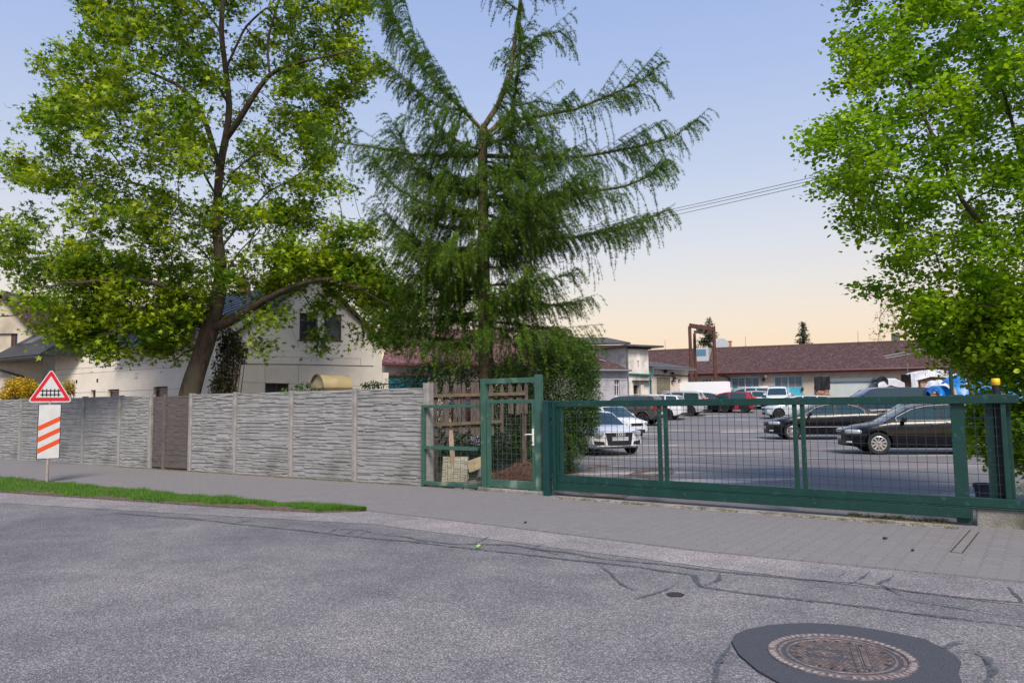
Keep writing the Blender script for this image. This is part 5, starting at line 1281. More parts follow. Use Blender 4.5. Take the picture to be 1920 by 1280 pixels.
def put(px, py, off_side=0.): return GT(px, py)
def car_at(name, label, S_, pm, px, py, heading, dx=0, group='cars parked in the workshop yard', cat='car', dy=0):
    p = GT(px, py); h = math.radians(heading)
    loc = p+Vector((math.cos(h)*dx-math.sin(h)*dy, math.sin(h)*dx+math.cos(h)*dy, 0)); loc.z = tz(loc.x, loc.y)+.004
    return build_car(name, label, cat, S_, loc, heading, pm, group)
CG = 'cars parked in the workshop yard'
# the black pair: position from the near front wheel's foot
car_at('parked_car', 'black estate car nearest the sliding gate with chrome window trim', estate(), P_BLACK, 1648, 852, 167, dx=-2.71/2, dy=-.79)
g = Vector((11.35, 30.6, 0)); h = math.radians(171)
build_car('parked_car', 'black saloon car with silver multi spoke wheels behind the black estate', 'car', sedan(), Vector((g.x-math.cos(h)*1.355+math.sin(h)*.79, g.y-math.sin(h)*1.355-math.cos(h)*.79, .05)), 171, P_BLACK, CG)
build_car('parked_car', 'white sports coupe facing the street beside the big bush', 'sports car', coupe(), (2.62, 25.0, .004), -72, P_WHITE, CG)
build_car('parked_car', 'white hatchback half hidden behind the white sports coupe', 'car', hatch(4.1, 1.72, 1.5), (4.1, 33.5, tz(0, 33.5)), -55, P_WHITE, CG)
build_car('parked_car', 'grey brown off-roader with roof rails seen from behind', 'car', suv(), (D(1183, 760, 43).x-.25, 43.4, tz(0, 43.4)), 152, P_BRONZE, CG)
def row(px, Y_, hd, S_, pm, label, cat='car', name='parked_car'):
    p = D(px, 750, Y_); return build_car(name, label, cat, S_, (p.x, p.y, tz(p.x, p.y)+.004), hd, pm, CG)
row(1222, 48.0, 152, hatch(4.2, 1.72, 1.55), P_WHITE, 'white hatchback between grey off-roader and silver people carrier')
row(1262, 51.5, 154, hatch(4.5, 1.76, 1.62, 2.7, .9, rails=(.6, -1.9, 1.66)), P_SILVER, 'silver people carrier with roof rails in front of the white van')
row(1298, 56.5, 160, van(5.5, 2.2), P_WHITE, 'tall white panel van parked below the rusty gantry', 'van', 'panel_van')
row(1330, 55.0, -28, hatch(4.2, 1.75, 1.42), P_BLACK, 'black hatchback partly hidden between white van and red car')
row(1364, 54.5, 156, hatch(4.0, 1.7, 1.48), P_RED, 'red hatchback in the row of cars before the workshop')
row(1398, 62.5, 160, hatch(4.6, 1.78, 1.72, 2.7, .9, rails=(.6, -1.9, 1.76)), P_PALE, 'pale silver estate with roof rails behind the red hatchback')
row(1405, 60.0, 158, hatch(3.9, 1.66, 1.46), P_PALE, 'small pale blue silver car right of the red hatchback')
row(1440, 63.5, 160, hatch(4.1, 1.7, 1.42), P_SILVER, 'silver car behind the white boxy car in the row')
row(1458, 59.0, -111, hatch(4.0, 1.68, 1.80, 2.6, .75, boxy=1), P_WHITE, 'white boxy car facing the gate before the turquoise door')
row(1493, 47.0, 172, hatch(4.2, 1.74, 1.45), P_PALE, 'pale blue car half hidden behind the black saloon')
row(1620, 38.0, 172, sedan(), P_BLACK, 'black car with grey roof sheen parked behind the black saloon')
bv = row(1650, 43.5, 174, van(4.9, 1.96, 1.9, True, 3.0, .9, .33), P_BLUE, 'dark blue passenger van behind the black cars', 'van', 'passenger_van')
row(1720, 33.5, 176, hatch(4.2, 1.74, 1.5), P_PALE, 'pale blue car partly hidden behind the black estate roof')
# ================================================================ THINGS BEHIND THE FENCE AND IN THE YARD
M_OLDWOOD = mat('weathered picket wood', (.045, .035, .03), .9, (.13, .105, .088), 9, 8, bump=.5, bscale=40, stretch=(3, 3, .6), island=.35)
M_PALEW = mat('pale bare timber', (.30, .22, .165), .85, (.42, .32, .25), 6, 6, bump=.3, stretch=(4, 4, .6))
def pl(px, py, Y_): p = D(px, py, Y_); return p
Yp = 15.7; a0, b0 = pl(812, 760, Yp), pl(988, 760, Yp+.3); o_, rz_, Lp = frame_from(a0, b0)
t = thing('picket_fence', 'old weathered picket fence with missing boards behind the green mesh fence', 'fence', o_, rz_)
random.seed(5); x = .02; zt0 = 2.08
while x < Lp:
    w_ = random.uniform(.06, .09)
    if random.random() > .08:
        tilt = random.gauss(0, .025); z1 = zt0-.02*x+random.uniform(-.05, .04); z0 = 1.02+random.uniform(-.08, .05)+(.35 if x > Lp*.78 else 0); mb = MB()
        mb.prism([(-w_/2, 0, z0), (w_/2, 0, z0), (w_/2, 0, z1-.07), (w_*.15, 0, z1), (-w_*.15, 0, z1), (-w_/2, 0, z1-.07)], (0, .018, 0))
        mb.xf(Matrix.Translation((x, random.uniform(-.012, .006), 0)) @ Matrix.Rotation(tilt, 4, 'Y')); obj('picket', mb, M_OLDWOOD, t)
    x += w_+random.uniform(.004, .02)
for z0, z1, dx in ((1.80, 1.83, 0), (1.19, 1.25, -.05)):
    mb = MB(); mb.bar((dx, -.035, z0), (Lp*(.98 if z0 > 1.5 else .72), -.035, z1), .05, .065); obj('rail', mb, mat('mossy rail', (.085, .07, .04), .9, (.16, .125, .08), 8), t)
for x, z, w_, m_ in ((.05, 1.1, .11, M_OLDWOOD), (.36, 1.15, .10, M_PALEW), (Lp*.97, 1.9, .1, M_OLDWOOD)):
    mb = MB(); mb.bar((x+(.08 if m_ is M_PALEW else 0), .07, 0), (x, .07, z), w_, .09); obj('post', mb, m_, t, bevel=.005)
mb = MB(); mb.box(.42, 1.25, .45, .50, 1.15, 1.92); o = obj('board_screen', mb, mat('dark red old boards', (.04, .014, .015), .85, (.085, .03, .03), 7, stretch=(6, 6, .5)), loc=o_, rotz=rz_); tag(o, 'dark red board screen leaning behind the old picket fence', 'boards')
mb = MB(); mb.box(.36, 1.2, .05, .07, 1.64, 1.69); mb.box(.50, .56, .03, .06, 1.35, 1.76); o = obj('blue_lath', mb, mat('faded blue paint', (.05, .13, .24), .7), loc=o_, rotz=rz_); tag(o, 'faded blue lath hanging on the picket fence', 'lath')
# relief slab leaning
g = G(851, 905); t = thing('concrete_slab', 'square pale concrete slab with block relief leaning behind the mesh fence', 'slab', Vector((g.x, g.y+.1, 0)), math.radians(-8))
M_SLAB = mat('pale slab', (.30, .29, .22), .9, (.40, .39, .31), 8, 8, bump=.4, bscale=50)
mb = MB(); mb.box(-.27, .27, 0, .04, 0, .54); random.seed(9); x = -.265
while x < .25:
    w_ = min(random.choice([.05, .07, .09]), .265-x); z = .005
    while z < .52:
        h_ = min(random.choice([.05, .08, .12, .17]), .535-z)
        if h_ > .012: mb.box(x+.004, x+w_-.004, -.014-random.uniform(0, .006), .001, z+.004, z+h_-.004)
        z += h_
    x += w_
mb.xf(Matrix.Rotation(math.radians(-14), 4, 'X')); obj('slab', mb, M_SLAB, t, bevel=.003)
def rock(name, loc, s_, m_, label, cat, seed=0, flat=1.):
    r = random.Random(seed); bm = bmesh.new(); bmesh.ops.create_icosphere(bm, subdivisions=3, radius=1)
    pl_ = [(Vector((r.gauss(0, 1), r.gauss(0, 1), r.gauss(0, 1))).normalized(), r.uniform(.45, .85)) for _ in range(11)]
    for v in bm.verts:
        for n_, d_ in pl_:
            e = v.co.dot(n_)-d_
            if e > 0: v.co -= n_*e
        v.co *= 1+r.uniform(-.02, .02)
    me = bpy.data.meshes.new(name); bm.to_mesh(me); bm.free(); me.materials.append(m_)
    o = bpy.data.objects.new(name, me); COL.objects.link(o); o.scale = s_; o.location = loc; o.rotation_euler = (0, 0, r.uniform(0, 3)); return tag(o, label, cat)
M_ROCK = mat('broken grey concrete', (.12, .115, .115), .95, (.26, .25, .25), 6, 8, bump=.7, bscale=25)
g = G(905, 905); rock('rubble_lump', (g.x, g.y+.35, .12), (.22, .16, .19), M_ROCK, 'grey jagged lump of rubble beside the leaning slab', 'rubble', 3)
g = G(888, 905); mb = MB(); mb.box(-.22, .22, -.03, .03, -.13, .13); mb.xf(Matrix.Rotation(-.32, 4, 'Y') @ Matrix.Rotation(-.3, 4, 'X')); o = obj('stone_plate', mb, mat('buff stone', (.27, .22, .13), .9, (.36, .31, .2), 6, bump=.5, bscale=30), loc=(g.x+.05, g.y+.55, .34), bevel=.015); tag(o, 'buff stone plate lying tilted on the rubble', 'stone')
g = G(872, 905); rock('rubble_lump', (g.x+.02, g.y+.1, .08), (.06, .07, .15), M_SLAB, 'narrow pale stone between the slab and the rubble', 'rubble', 8)
for i, (px, py, s_) in enumerate(((938, 907, .09), (1000, 924, .05), (1092, 905, .07))):
    g = G(px, py); rock('stone', (g.x, g.y+.1, s_*.4), (s_*1.5, s_, s_), M_SLAB, ['rounded pale stone at the foot of the narrow gate', 'small pale stone near the portal post', 'flat stone at the foot of the big bush'][i], 'stone', 20+i)
# heap of brown needles behind the narrow gate
V = []; F = []; random.seed(31)
g = G(975, 912)
mb = MB(); mb.grid(lambda a, b: (g.x-.75+1.6*a, g.y+.05+1.2*b, .02+.30*abs(math.sin(PI*a))**.7*abs(math.sin(PI*b))**.8*(1+.25*math.sin(9*a+5*b))), 24, 18); tag(obj('needle_heap', mb, MATS['brown needle litter']), 'heap of brown dead needles behind the narrow gate', 'heap', kind='stuff')
for i in range(5200):
    a, b = random.random(), random.random(); z = .03+.30*abs(math.sin(PI*a))**.7*abs(math.sin(PI*b))**.8*(1+.25*math.sin(9*a+5*b)); p = Vector((g.x-.75+1.6*a, g.y+.05+1.2*b, z))
    d = Vector((random.gauss(0, 1), random.gauss(0, 1), random.uniform(-.1, .7))).normalized()*random.uniform(.05, .16); s_ = Vector((d.y, -d.x, 0)).normalized()*.003; o = len(V); V += [p-s_, p+s_, p+d]; F.append((o, o+1, o+2))
tag(fastobj('dead_twigs', np.array([tuple(v) for v in V]), np.array(F), mat('dead twig', (.15, .07, .04), .9, (.26, .14, .08), 6, island=.5)), 'tangle of dead brown twigs on the needle heap', 'twigs', kind='stuff')

# ---- barrel canopy above the wall
o_ = D(606, 727, 19.2); e_ = D(678, 723, 18.6); cz0 = 2.07
t = thing('barrel_canopy', 'small tan barrel shaped canopy showing above the concrete wall', 'canopy', (o_.x, o_.y, 0), math.atan2(e_.y-o_.y, e_.x-o_.x)-.45)
W_ = .56; M_TAN = mat('tan fibreglass', (.30, .24, .12), .5, (.38, .31, .17), 3, 6, col3=(.24, .19, .10), s3=2)
ctr = .40
arc = lambda R, y: [(ctr+R*math.cos(a), y, cz0+R*.78*math.sin(a)) for a in np.linspace(0, PI, 25)]
mb = MB(); A = arc(.42, -.32); B = arc(.42, .45); n_ = len(A); C_ = arc(.40, -.32); D_ = arc(.40, .45)
mb.add(A+B+C_+D_, [(i, i+1, n_+i+1, n_+i) for i in range(n_-1)]+[(2*n_+i, 3*n_+i, 3*n_+i+1, 2*n_+i+1) for i in range(n_-1)]+[(i, 2*n_+i, 2*n_+i+1, i+1) for i in range(n_-1)]+[(n_+i, n_+i+1, 3*n_+i+1, 3*n_+i) for i in range(n_-1)])
obj('shell', mb, M_TAN, t, smooth=40)
mb = MB(); mb.tube(arc(.425, -.33), .018, 6); obj('rim_band', mb, mat('brown rim', (.16, .11, .05), .5), t, smooth=50)
mb = MB(); mb.prism(arc(.39, -.29), (0, .03, 0)); obj('end_panel', mb, mat('pale tan panel', (.44, .37, .22), .6, (.50, .43, .27), 3), t)
mb = MB(); mb.box(ctr-.43, ctr+.43, -.31, .44, cz0-.05, cz0-.003); obj('base_frame', mb, MATS['brown rim'], t)
for x in (ctr-.38, ctr+.34):
    mb = MB(); mb.box(x, x+.04, .0, .04, 0, cz0-.052); obj('post', mb, MATS['brown rim'], t)
mb = MB(); p_, q_ = D(680, 723, 18.2), D(760, 718, 17.2); mb.tube([p_, q_], .013, 6); mb.tube([D(719, 722, 17.7), D(719, 745, 17.7)], .009, 5); tag(obj('rail', mb, M_BLK), 'thin black rail running above the wall right of the barrel canopy', 'rail')

# ---- container, wood stacks and tarpaulins by the long workshop
def crumple(nu, nv, fn, amp, seed, m_, name, th=0):
    r = np.random.default_rng(seed); ph = r.uniform(0, 6, (8, 2)); fr = r.uniform(2, 13, (8, 2))
    def f(a, b):
        p = Vector(fn(a, b)); s_ = sum(abs(math.sin(fr[k][0]*a+fr[k][1]*b+ph[k][0]))-.5 for k in range(8))/8; q = sum(math.sin(fr[k][1]*a*1.3-fr[k][0]*b+ph[k][1]) for k in range(8))/8
        return (p.x+amp*q*.6, p.y+amp*q, p.z+amp*s_*1.6)
    mb = MB(); mb.grid(f, nu, nv); return mb
M_WT = mat('white tarpaulin', (.62, .64, .68), .45, (.70, .72, .75), 4); M_BT = mat('blue tarpaulin', (.01, .16, .50), .38, (.02, .24, .60), 3); M_KT = mat('black tarpaulin', (.012, .012, .014), .4)
M_LOG = mat('split firewood', (.22, .12, .065), .9, (.42, .27, .17), 7, 6, bump=.5, bscale=25, island=.45)
def container():
    p = D(1555, 745, 52); q = D(1645, 745, 51); o_, rz_, Lc = frame_from(p, q); z0 = tz(0, 52)
    _, zt_ = at_on(o_, rz_, 1600, 712); t = thing('site_container', 'white corrugated site container with a dark roof edge by the workshop', 'container', (o_.x, o_.y, 0), rz_)
    mb = MB(); n_ = 46; pts = []
    for i in range(n_*2+1): pts.append((Lc*i/(n_*2), -.03 if (i//1) % 2 else 0, z0))
    for a, b in zip(pts, pts[1:]): mb.add([a, b, (b[0], b[1], zt_-.12), (a[0], a[1], zt_-.12)], [(0, 1, 2, 3)])
    mb.add([(0, 0, z0), (0, 2.3, z0), (0, 2.3, zt_-.12), (0, 0, zt_-.12), (Lc, 0, z0), (Lc, 2.3, z0), (Lc, 2.3, zt_-.12), (Lc, 0, zt_-.12)], [(0, 3, 2, 1), (4, 5, 6, 7), (1, 2, 6, 5)])
    obj('side_wall', mb, mat('white corrugated sheet', (.50, .56, .56), .5, (.58, .63, .62), 1.5), t)
    mb = MB(); mb.box(-.1, Lc+.1, -.12, 2.4, zt_-.119, zt_+.12); obj('roof', mb, mat('slate blue roof edge', (.12, .16, .19), .5), t)
    mb = MB(); mb.box(Lc-.02, Lc+.10, -.14, -.05, z0, zt_-.12); obj('corner_post', mb, M_BLK, t)
    return o_, rz_, Lc, z0, zt_
container()
def woodstack(px0, px1, pyt, Y_, label, dep_=1.1, seed=0, logr=.07, pal=False):
    p = D(px0, 745, Y_); q = D(px1, 745, Y_-.2); o_, rz_, Lc = frame_from(p, q); z0 = tz(0, Y_); _, zt_ = at_on(o_, rz_, (px0+px1)/2, pyt)
    t = thing('firewood_stack', label, 'firewood stack', (o_.x, o_.y, 0), rz_, 'firewood stacks by the workshop'); r = random.Random(seed); mb = MB(); z = z0+.1
    while z < zt_:
        x = r.uniform(0, .2)
        while x < Lc-.1:
            lw = r.uniform(.25, .6) if pal else logr*2.1; h_ = logr*r.uniform(.8, 1.3)
            if pal: mb.bar((x, r.uniform(-.06, .04), z), (min(x+lw, Lc), r.uniform(-.06, .04), z+r.uniform(-.03, .03)), h_, h_*1.2)
            else:
                st = len(mb.v); mb.lathe([(logr*r.uniform(.8, 1.05), -.03*r.random()), (logr, dep_*.2)], r.choice([3, 4, 5, 6]), 'y'); mb.xf(Matrix.Translation((x, 0, z)) @ Matrix.Rotation(r.uniform(0, 3), 4, 'Y'), st)
            x += lw+.02
        z += logr*1.35
    mb.box(.05, Lc-.05, .05, dep_, z0, zt_-.05); obj('logs', mb, M_LOG, t); return t, Lc, z0, zt_
t, Lc, z0, z1 = woodstack(1530, 1554, 722, 51.5, 'small firewood stack under black tarpaulin left of the container', seed=1, pal=True)
mb = crumple(14, 14, lambda a, b: (-.1+(Lc+.2)*a, -.12+1.3*max(0, b-.45)/.55, z1-.35+(.95*min(b, .45)/.45 if b < .45 else .95)), .10, 3, None, '')
o = obj('tarpaulin', mb, M_KT, loc=t.location, rotz=t.rotation_euler.z); tag(o, 'crumpled black tarpaulin on the small firewood stack left of the container', 'tarpaulin')
t, Lc, z0, z1 = woodstack(1650, 1694, 722, 50, 'low firewood stack under white sheet right of the container', seed=2, pal=True)
mb = crumple(24, 14, lambda a, b: (-.15+(Lc+.2)*a, -.22+1.3*max(0, b-.3)/.7, z1-.35+.5*min(1, b/.3)+.30*math.sin(PI*a)), .07, 5, None, ''); o = obj('tarpaulin', mb, M_WT, loc=t.location, rotz=t.rotation_euler.z, smooth=50); tag(o, 'white plastic sheet over the low firewood stack right of the container', 'tarpaulin')
mb = crumple(14, 10, lambda a, b: (-.25+Lc*.5*a, -.26+1.1*max(0, b-.3)/.7, z1+.02+.34*min(1, b/.3)+.25*math.sin(PI*a)), .06, 6, None, ''); o = obj('tarpaulin', mb, M_KT, loc=t.location, rotz=t.rotation_euler.z); tag(o, 'black foil thrown over the white sheet right of the container', 'tarpaulin')
t, Lc, z0, z1 = woodstack(1722, 1790, 704, 46, 'tall stack of split logs near the blue tarpaulins', seed=4, pal=True, logr=.09)
mb = crumple(26, 14, lambda a, b: (-.25+(Lc+.3)*a, -.25+1.4*max(0, b-.3)/.7, z1-.32+.45*min(1, b/.3)+.22*math.sin(PI*a)), .07, 8, None, ''); o = obj('tarpaulin', mb, M_WT, loc=t.location, rotz=t.rotation_euler.z, smooth=50); tag(o, 'white sheet bulging over the tall stack of split logs', 'tarpaulin')
mb = MB(); 
mb = crumple(8, 16, lambda a, b: (-.42+.40*a, -.12-.10*math.sin(PI*a), z1+.15-(z1-z0-.1)*b), .06, 9, None, ''); o = obj('tarpaulin', mb, M_WT, loc=t.location, rotz=t.rotation_euler.z, smooth=50); tag(o, 'white sheet hanging down at the left end of the tall log stack', 'tarpaulin')
for i, (px0, px1, pt, pb, Y_, m_, lb) in enumerate(((1758, 1800, 716, 742, 42, M_WT, 'white and blue edged sheet in front of the tall log stack'), (1765, 1800, 724, 744, 41, M_BT, 'low blue tarpaulin fold left of the tall blue heap'), (1795, 1870, 703, 742, 40, M_BT, 'bright blue tarpaulin over a heap behind the gate mast'), (1862, 2010, 706, 745, 38, M_BT, 'long blue tarpaulin heap behind the yellow gate lamp'))):
    p = D(px0, pb, Y_); q = D(px1, pb, Y_); Lx = q.x-p.x; zt_ = D((px0+px1)/2, pt, Y_).z; zb_ = tz(0, Y_)
    mb = crumple(26, 20, lambda a, b: (p.x+Lx*a, Y_-.4+1.9*b, zb_+(zt_-zb_)*min(1, 3.2*math.sin(PI*min(b, .5))**.7/3.2+.0)*(.62+.38*abs(math.sin(PI*(a*.9+.15)))**.8)), .24, 30+i, None, '')
    tag(obj('tarpaulin', mb, m_, smooth=30), lb, 'tarpaulin', 'tarpaulins')
# dark long bars in front of the right roof
t = thing('metal_ladder', 'pale metal ladder lying out over the workshop roof edge beside the bare shrub', 'ladder', (0, 0, 0))
mb = MB()
a, b, c_, d_ = D(1657, 668, 50), D(1760, 648, 50), D(1660, 671.5, 50), D(1762, 654, 50); mb.tube([a, b], .03, 5); mb.tube([c_, d_], .03, 5)
obj('side_rail', mb, M_ZINC, t); mb = MB()
for i in range(9): f = i/8; mb.tube([a.lerp(b, f), c_.lerp(d_, f)], .02, 5)
mb.tube([Vector((D(1700, 663, 50).x, 50, 3.2)), D(1700, 663, 50)], .03, 5); obj('rung', mb, M_ZINC, t)
# ---- overhead wires
for i, (ya, yb) in enumerate(((392, 331), (397, 337), (404, 343))):
    pa, pb = D(1262, ya, 30), D(1530, yb, 24); d = pb-pa; P0_ = pa-d*1.25; P1_ = pb+d*2.0; mb = MB()
    pts = []
    for k in range(41):
        f = k/40; p = P0_.lerp(P1_, f); p.z -= 0.0; pts.append(p)
    s0 = 1.25/4.25; s1 = 2.25/4.25; sg_ = .9
    for k in range(41):
        f = k/40; pts[k].z += sg_*((f-s0)*(f-s1))*1.0
    mb.tube(pts, .010, 5); tag(obj('power_line', mb, M_BLK), ['topmost of the three overhead wires right of the larch', 'middle one of the three overhead wires right of the larch', 'lowest of the three overhead wires right of the larch'][i], 'wire', 'overhead wires')
# ================================================================ TREES AND SHRUBS
def leafmat(name, c, c2, tr=.45, isl=.4, rough=.5): return mat(name, c, rough, c2, 1.2, 4, trans=tr, island=isl, spec=.35)
M_BARK = mat('maple bark', (.04, .028, .02), .95, (.115, .08, .055), 10, 8, bump=.9, bscale=28, stretch=(1, 1, .3), col3=(.07, .065, .04), s3=1.5)
M_LARK = mat('larch bark', (.075, .048, .038), .95, (.19, .125, .10), 14, 8, bump=.9, bscale=30, stretch=(1, 1, .35))
M_TWIG = mat('twig bark', (.06, .042, .03), .9, (.11, .08, .055), 6)
def grow(attr, seeds, wlen=.35, base=.006, ex=2.3):
    """attr (n,3) targets; seeds: list of polylines (lists of Vector) already part of the tree, first one is the trunk.
    returns P, parent, radius"""
    P = []; par = []; plen = []
    def addn(p, pr): 
        P.append(tuple(p)); par.append(pr); plen.append(0 if pr < 0 else plen[pr]+math.dist(p, P[pr])); return len(P)-1
    for li, ln in enumerate(seeds):
        if li == 0: pr = addn(ln[0], -1)
        else:
            A = np.array(P); pr = int(np.argmin(((A-np.array(ln[0]))**2).sum(1)))
        for a, b in zip(ln, ln[1:]):
            n_ = max(1, int((Vector(b)-Vector(a)).length/.35))
            for k in range(1, n_+1): pr = addn(tuple(Vector(a).lerp(Vector(b), k/n_)), pr)
    nseed = len(P)
    attr = np.array(attr); A = np.array(P); d0 = np.sqrt(((attr[:, None]-A[None])**2).sum(2)).min(1); order = np.argsort(d0)
    buf = np.zeros((len(P)+len(attr)*4, 3)); bl = np.zeros(len(buf)); n = len(P); buf[:n] = A; bl[:n] = plen
    tips = []
    for i in order:
        q = attr[i]; dd = np.sqrt(((buf[:n]-q)**2).sum(1)); c = dd+wlen*dd/(1+0*dd)+.10*bl[:n]; j = int(np.argmin(c)); L_ = dd[j]
        k = max(1, min(3, int(L_/.22))); pr = j; p0 = np.array(P[j])
        for s_ in range(1, k+1):
            f = s_/k; p = p0+(q-p0)*f
            if s_ < k: p = p+rng.normal(0, .06*L_, 3)*np.array([1, 1, .7])+np.array([0, 0, .10*L_*f*(1-f)*2])
            P.append(tuple(p)); par.append(pr); plen.append(plen[pr]+L_/k); buf[n] = p; bl[n] = plen[-1]; pr = n; n += 1
        tips.append(n-1)
    m = len(P); acc = np.zeros(m); kids = [[] for _ in range(m)]
    for i in range(m):
        if par[i] >= 0: kids[par[i]].append(i)
    rad = np.zeros(m)
    for i in range(m-1, -1, -1):
        s_ = sum(rad[c]**ex for c in kids[i]); rad[i] = max(base, s_**(1/ex)) if kids[i] else base
    return np.array(P), par, rad, kids, tips
def tree_mesh(name, P, par, rad, kids, m_, parent, rmin=0., wobble=0., scale_r=None):
    V = []; F = []
    stack = [0]; 
    def chain(i, startpt=None):
        pts = [P[i]] if startpt is None else [startpt, P[i]]; rs = [rad[i]] if startpt is None else [rad[i], rad[i]]
        while kids[i]:
            ks = sorted(kids[i], key=lambda c: -rad[c])
            for c in ks[1:]: stack.append((c, P[i]))
            i = ks[0]; pts.append(P[i]); rs.append(rad[i])
        return pts, rs
    stack = [(0, None)]
    while stack:
        c, sp_ = stack.pop(); pts, rs = chain(c, sp_)
        if len(pts) < 2 or max(rs) < rmin: continue
        pts = np.array(pts); rs = np.array(rs); n_ = 12 if rs[0] > .12 else (8 if rs[0] > .04 else (5 if rs[0] > .015 else 3))
        if rs[0] > .03 and len(pts) > 3:   # soften the kinks
            q = pts.copy(); q[1:-1] = (pts[:-2]+2*pts[1:-1]+pts[2:])/4; pts = q
        o = len(V); k = len(pts); up = None
        for i in range(k):
            d = pts[min(i+1, k-1)]-pts[max(i-1, 0)]; d = d/(np.linalg.norm(d)+1e-9)
            if up is None: up = np.array([1., 0, 0]) if abs(d[2]) > .8 else np.array([0, 0, 1.])
            x = np.cross(d, up); x /= np.linalg.norm(x)+1e-9; y = np.cross(x, d); up = y if abs(np.dot(d, up)) > .9 else up
            for j in range(n_):
                a = 2*PI*j/n_; r_ = rs[i]*(1+wobble*math.sin(3*a+i*.4)+wobble*.6*math.sin(5*a+i*.9)); V.append(pts[i]+r_*(math.cos(a)*x+math.sin(a)*y))
        for i in range(k-1):
            for j in range(n_): F.append((o+i*n_+j, o+i*n_+(j+1) % n_, o+(i+1)*n_+(j+1) % n_, o+(i+1)*n_+j))
    return fastobj(name, np.array(V), np.array(F), m_, parent, smooth=True)
def rand_rot(n, tilt=1.2, r=rng):
    """random frames: normal near +z tilted by up to 'tilt' (gaussian), free spin"""
    az = r.uniform(0, 2*PI, n); ti = np.abs(r.normal(0, tilt, n)); sp_ = r.uniform(0, 2*PI, n)
    nx, ny, nz = np.sin(ti)*np.cos(az), np.sin(ti)*np.sin(az), np.cos(ti); Nn = np.stack([nx, ny, nz], 1)
    h = np.where(np.abs(nz)[:, None] < .9, np.array([0, 0, 1.])[None], np.array([1., 0, 0])[None]); X = np.cross(h, Nn); X /= np.linalg.norm(X, axis=1)[:, None]; Y_ = np.cross(Nn, X)
    c, s_ = np.cos(sp_)[:, None], np.sin(sp_)[:, None]; return np.stack([X*c+Y_*s_, -X*s_+Y_*c, Nn], 2)
def scatter(name, T, TF, pos, R_, sc, m_, parent=None):
    T = np.array(T, float); TF = np.array(TF); n = len(pos); V = np.einsum('nij,kj->nki', R_, T)*sc[:, None, None]+pos[:, None, :]
    F = (TF[None]+np.arange(n)[:, None, None]*len(T)).reshape(-1, TF.shape[1]); return fastobj(name, V.reshape(-1, 3), F, m_, parent)
# maple leaf: five pointed lobes, folded a little, drooping tips
def maple_T():
    pts = [(0, 0, 0)]; ang = [-150, -128, -95, -62, -38, -18, 0, 18, 38, 62, 95, 128, 150]; rr = [.35, .62, .30, .86, .42, .55, 1.0, .55, .42, .86, .30, .62, .35]
    for a, r in zip(ang, rr): x, y = r*math.sin(math.radians(a)), r*math.cos(math.radians(a)); pts.append((x*.62, y*.62+.05, -.16*r*r+.05*abs(x)))
    return pts, [(0, i+1, i) for i in range(1, len(pts)-1)]
def oval_T(w_=.42, n=4):
    pts = [(0, 0, 0)]+[(w_*math.sin(PI*k/n)*(1.15-.35*k/n), .5-.5*math.cos(PI*k/n), .06-.12*(k/n)**2) for k in range(1, n)]+[(0, 1, -.12)]+[(-w_*math.sin(PI*k/n)*(1.15-.35*k/n), .5-.5*math.cos(PI*k/n), .06-.12*(k/n)**2) for k in range(n-1, 0, -1)]
    return pts, [(0, i, i+1) for i in range(1, len(pts)-1)]
def inpoly(x, y, poly):
    c = False
    for i in range(len(poly)):
        (x1, y1), (x2, y2) = poly[i-1], poly[i]
        if (y1 > y) != (y2 > y) and x < (x2-x1)*(y-y1)/(y2-y1)+x1: c = not c
    return c
def edge_dist(x, y, poly):
    d = 1e9
    for i in range(len(poly)):
        (x1, y1), (x2, y2) = poly[i-1], poly[i]; L2_ = (x2-x1)**2+(y2-y1)**2; t_ = max(0, min(1, ((x-x1)*(x2-x1)+(y-y1)*(y2-y1))/L2_)); d = min(d, math.hypot(x-x1-t_*(x2-x1), y-y1-t_*(y2-y1)))
    return d
def to_plane(pts, Y_): return [(D(x, y, Y_).x, D(x, y, Y_).z) for x, y in pts]
def crown_points(outline, Y_, nclump, per, thick, cr, holes=(), grad=None, seed=1):
    r = random.Random(seed); poly = to_plane(outline, Y_); xs_ = [p[0] for p in poly]; zs_ = [p[1] for p in poly]; hl = [(*to_plane([(x, y)], Y_)[0], rr*Y_/FPX, k) for x, y, rr, k in holes]; out = []; cl = []
    while len(cl) < nclump:
        x, z = r.uniform(min(xs_), max(xs_)), r.uniform(min(zs_), max(zs_))
        if not inpoly(x, z, poly): continue
        ed = edge_dist(x, z, poly); T_ = min(thick, .5+1.15*ed)
        if ed < cr*.45: continue
        if any(math.hypot(x-hx, z-hz) < hr and r.random() < k for hx, hz, hr, k in hl): continue
        u_ = r.uniform(-1, 1); u_ = math.copysign(abs(u_)**.75, u_); cl.append((x, Y_+T_*u_, z, cr*r.uniform(.6, 1.25)))
    for x, y, z, s_ in cl:
        for _ in range(per):
            v = Vector((r.gauss(0, 1), r.gauss(0, 1), r.gauss(0, .62))).normalized()*s_*r.random()**.4; out.append((x+v.x, y+v.y, z+v.z))
    return np.array(out)
def px_line(pts, Y_): return [D(p[0], p[1], Y_+(p[2] if len(p) > 2 else 0)) for p in pts]

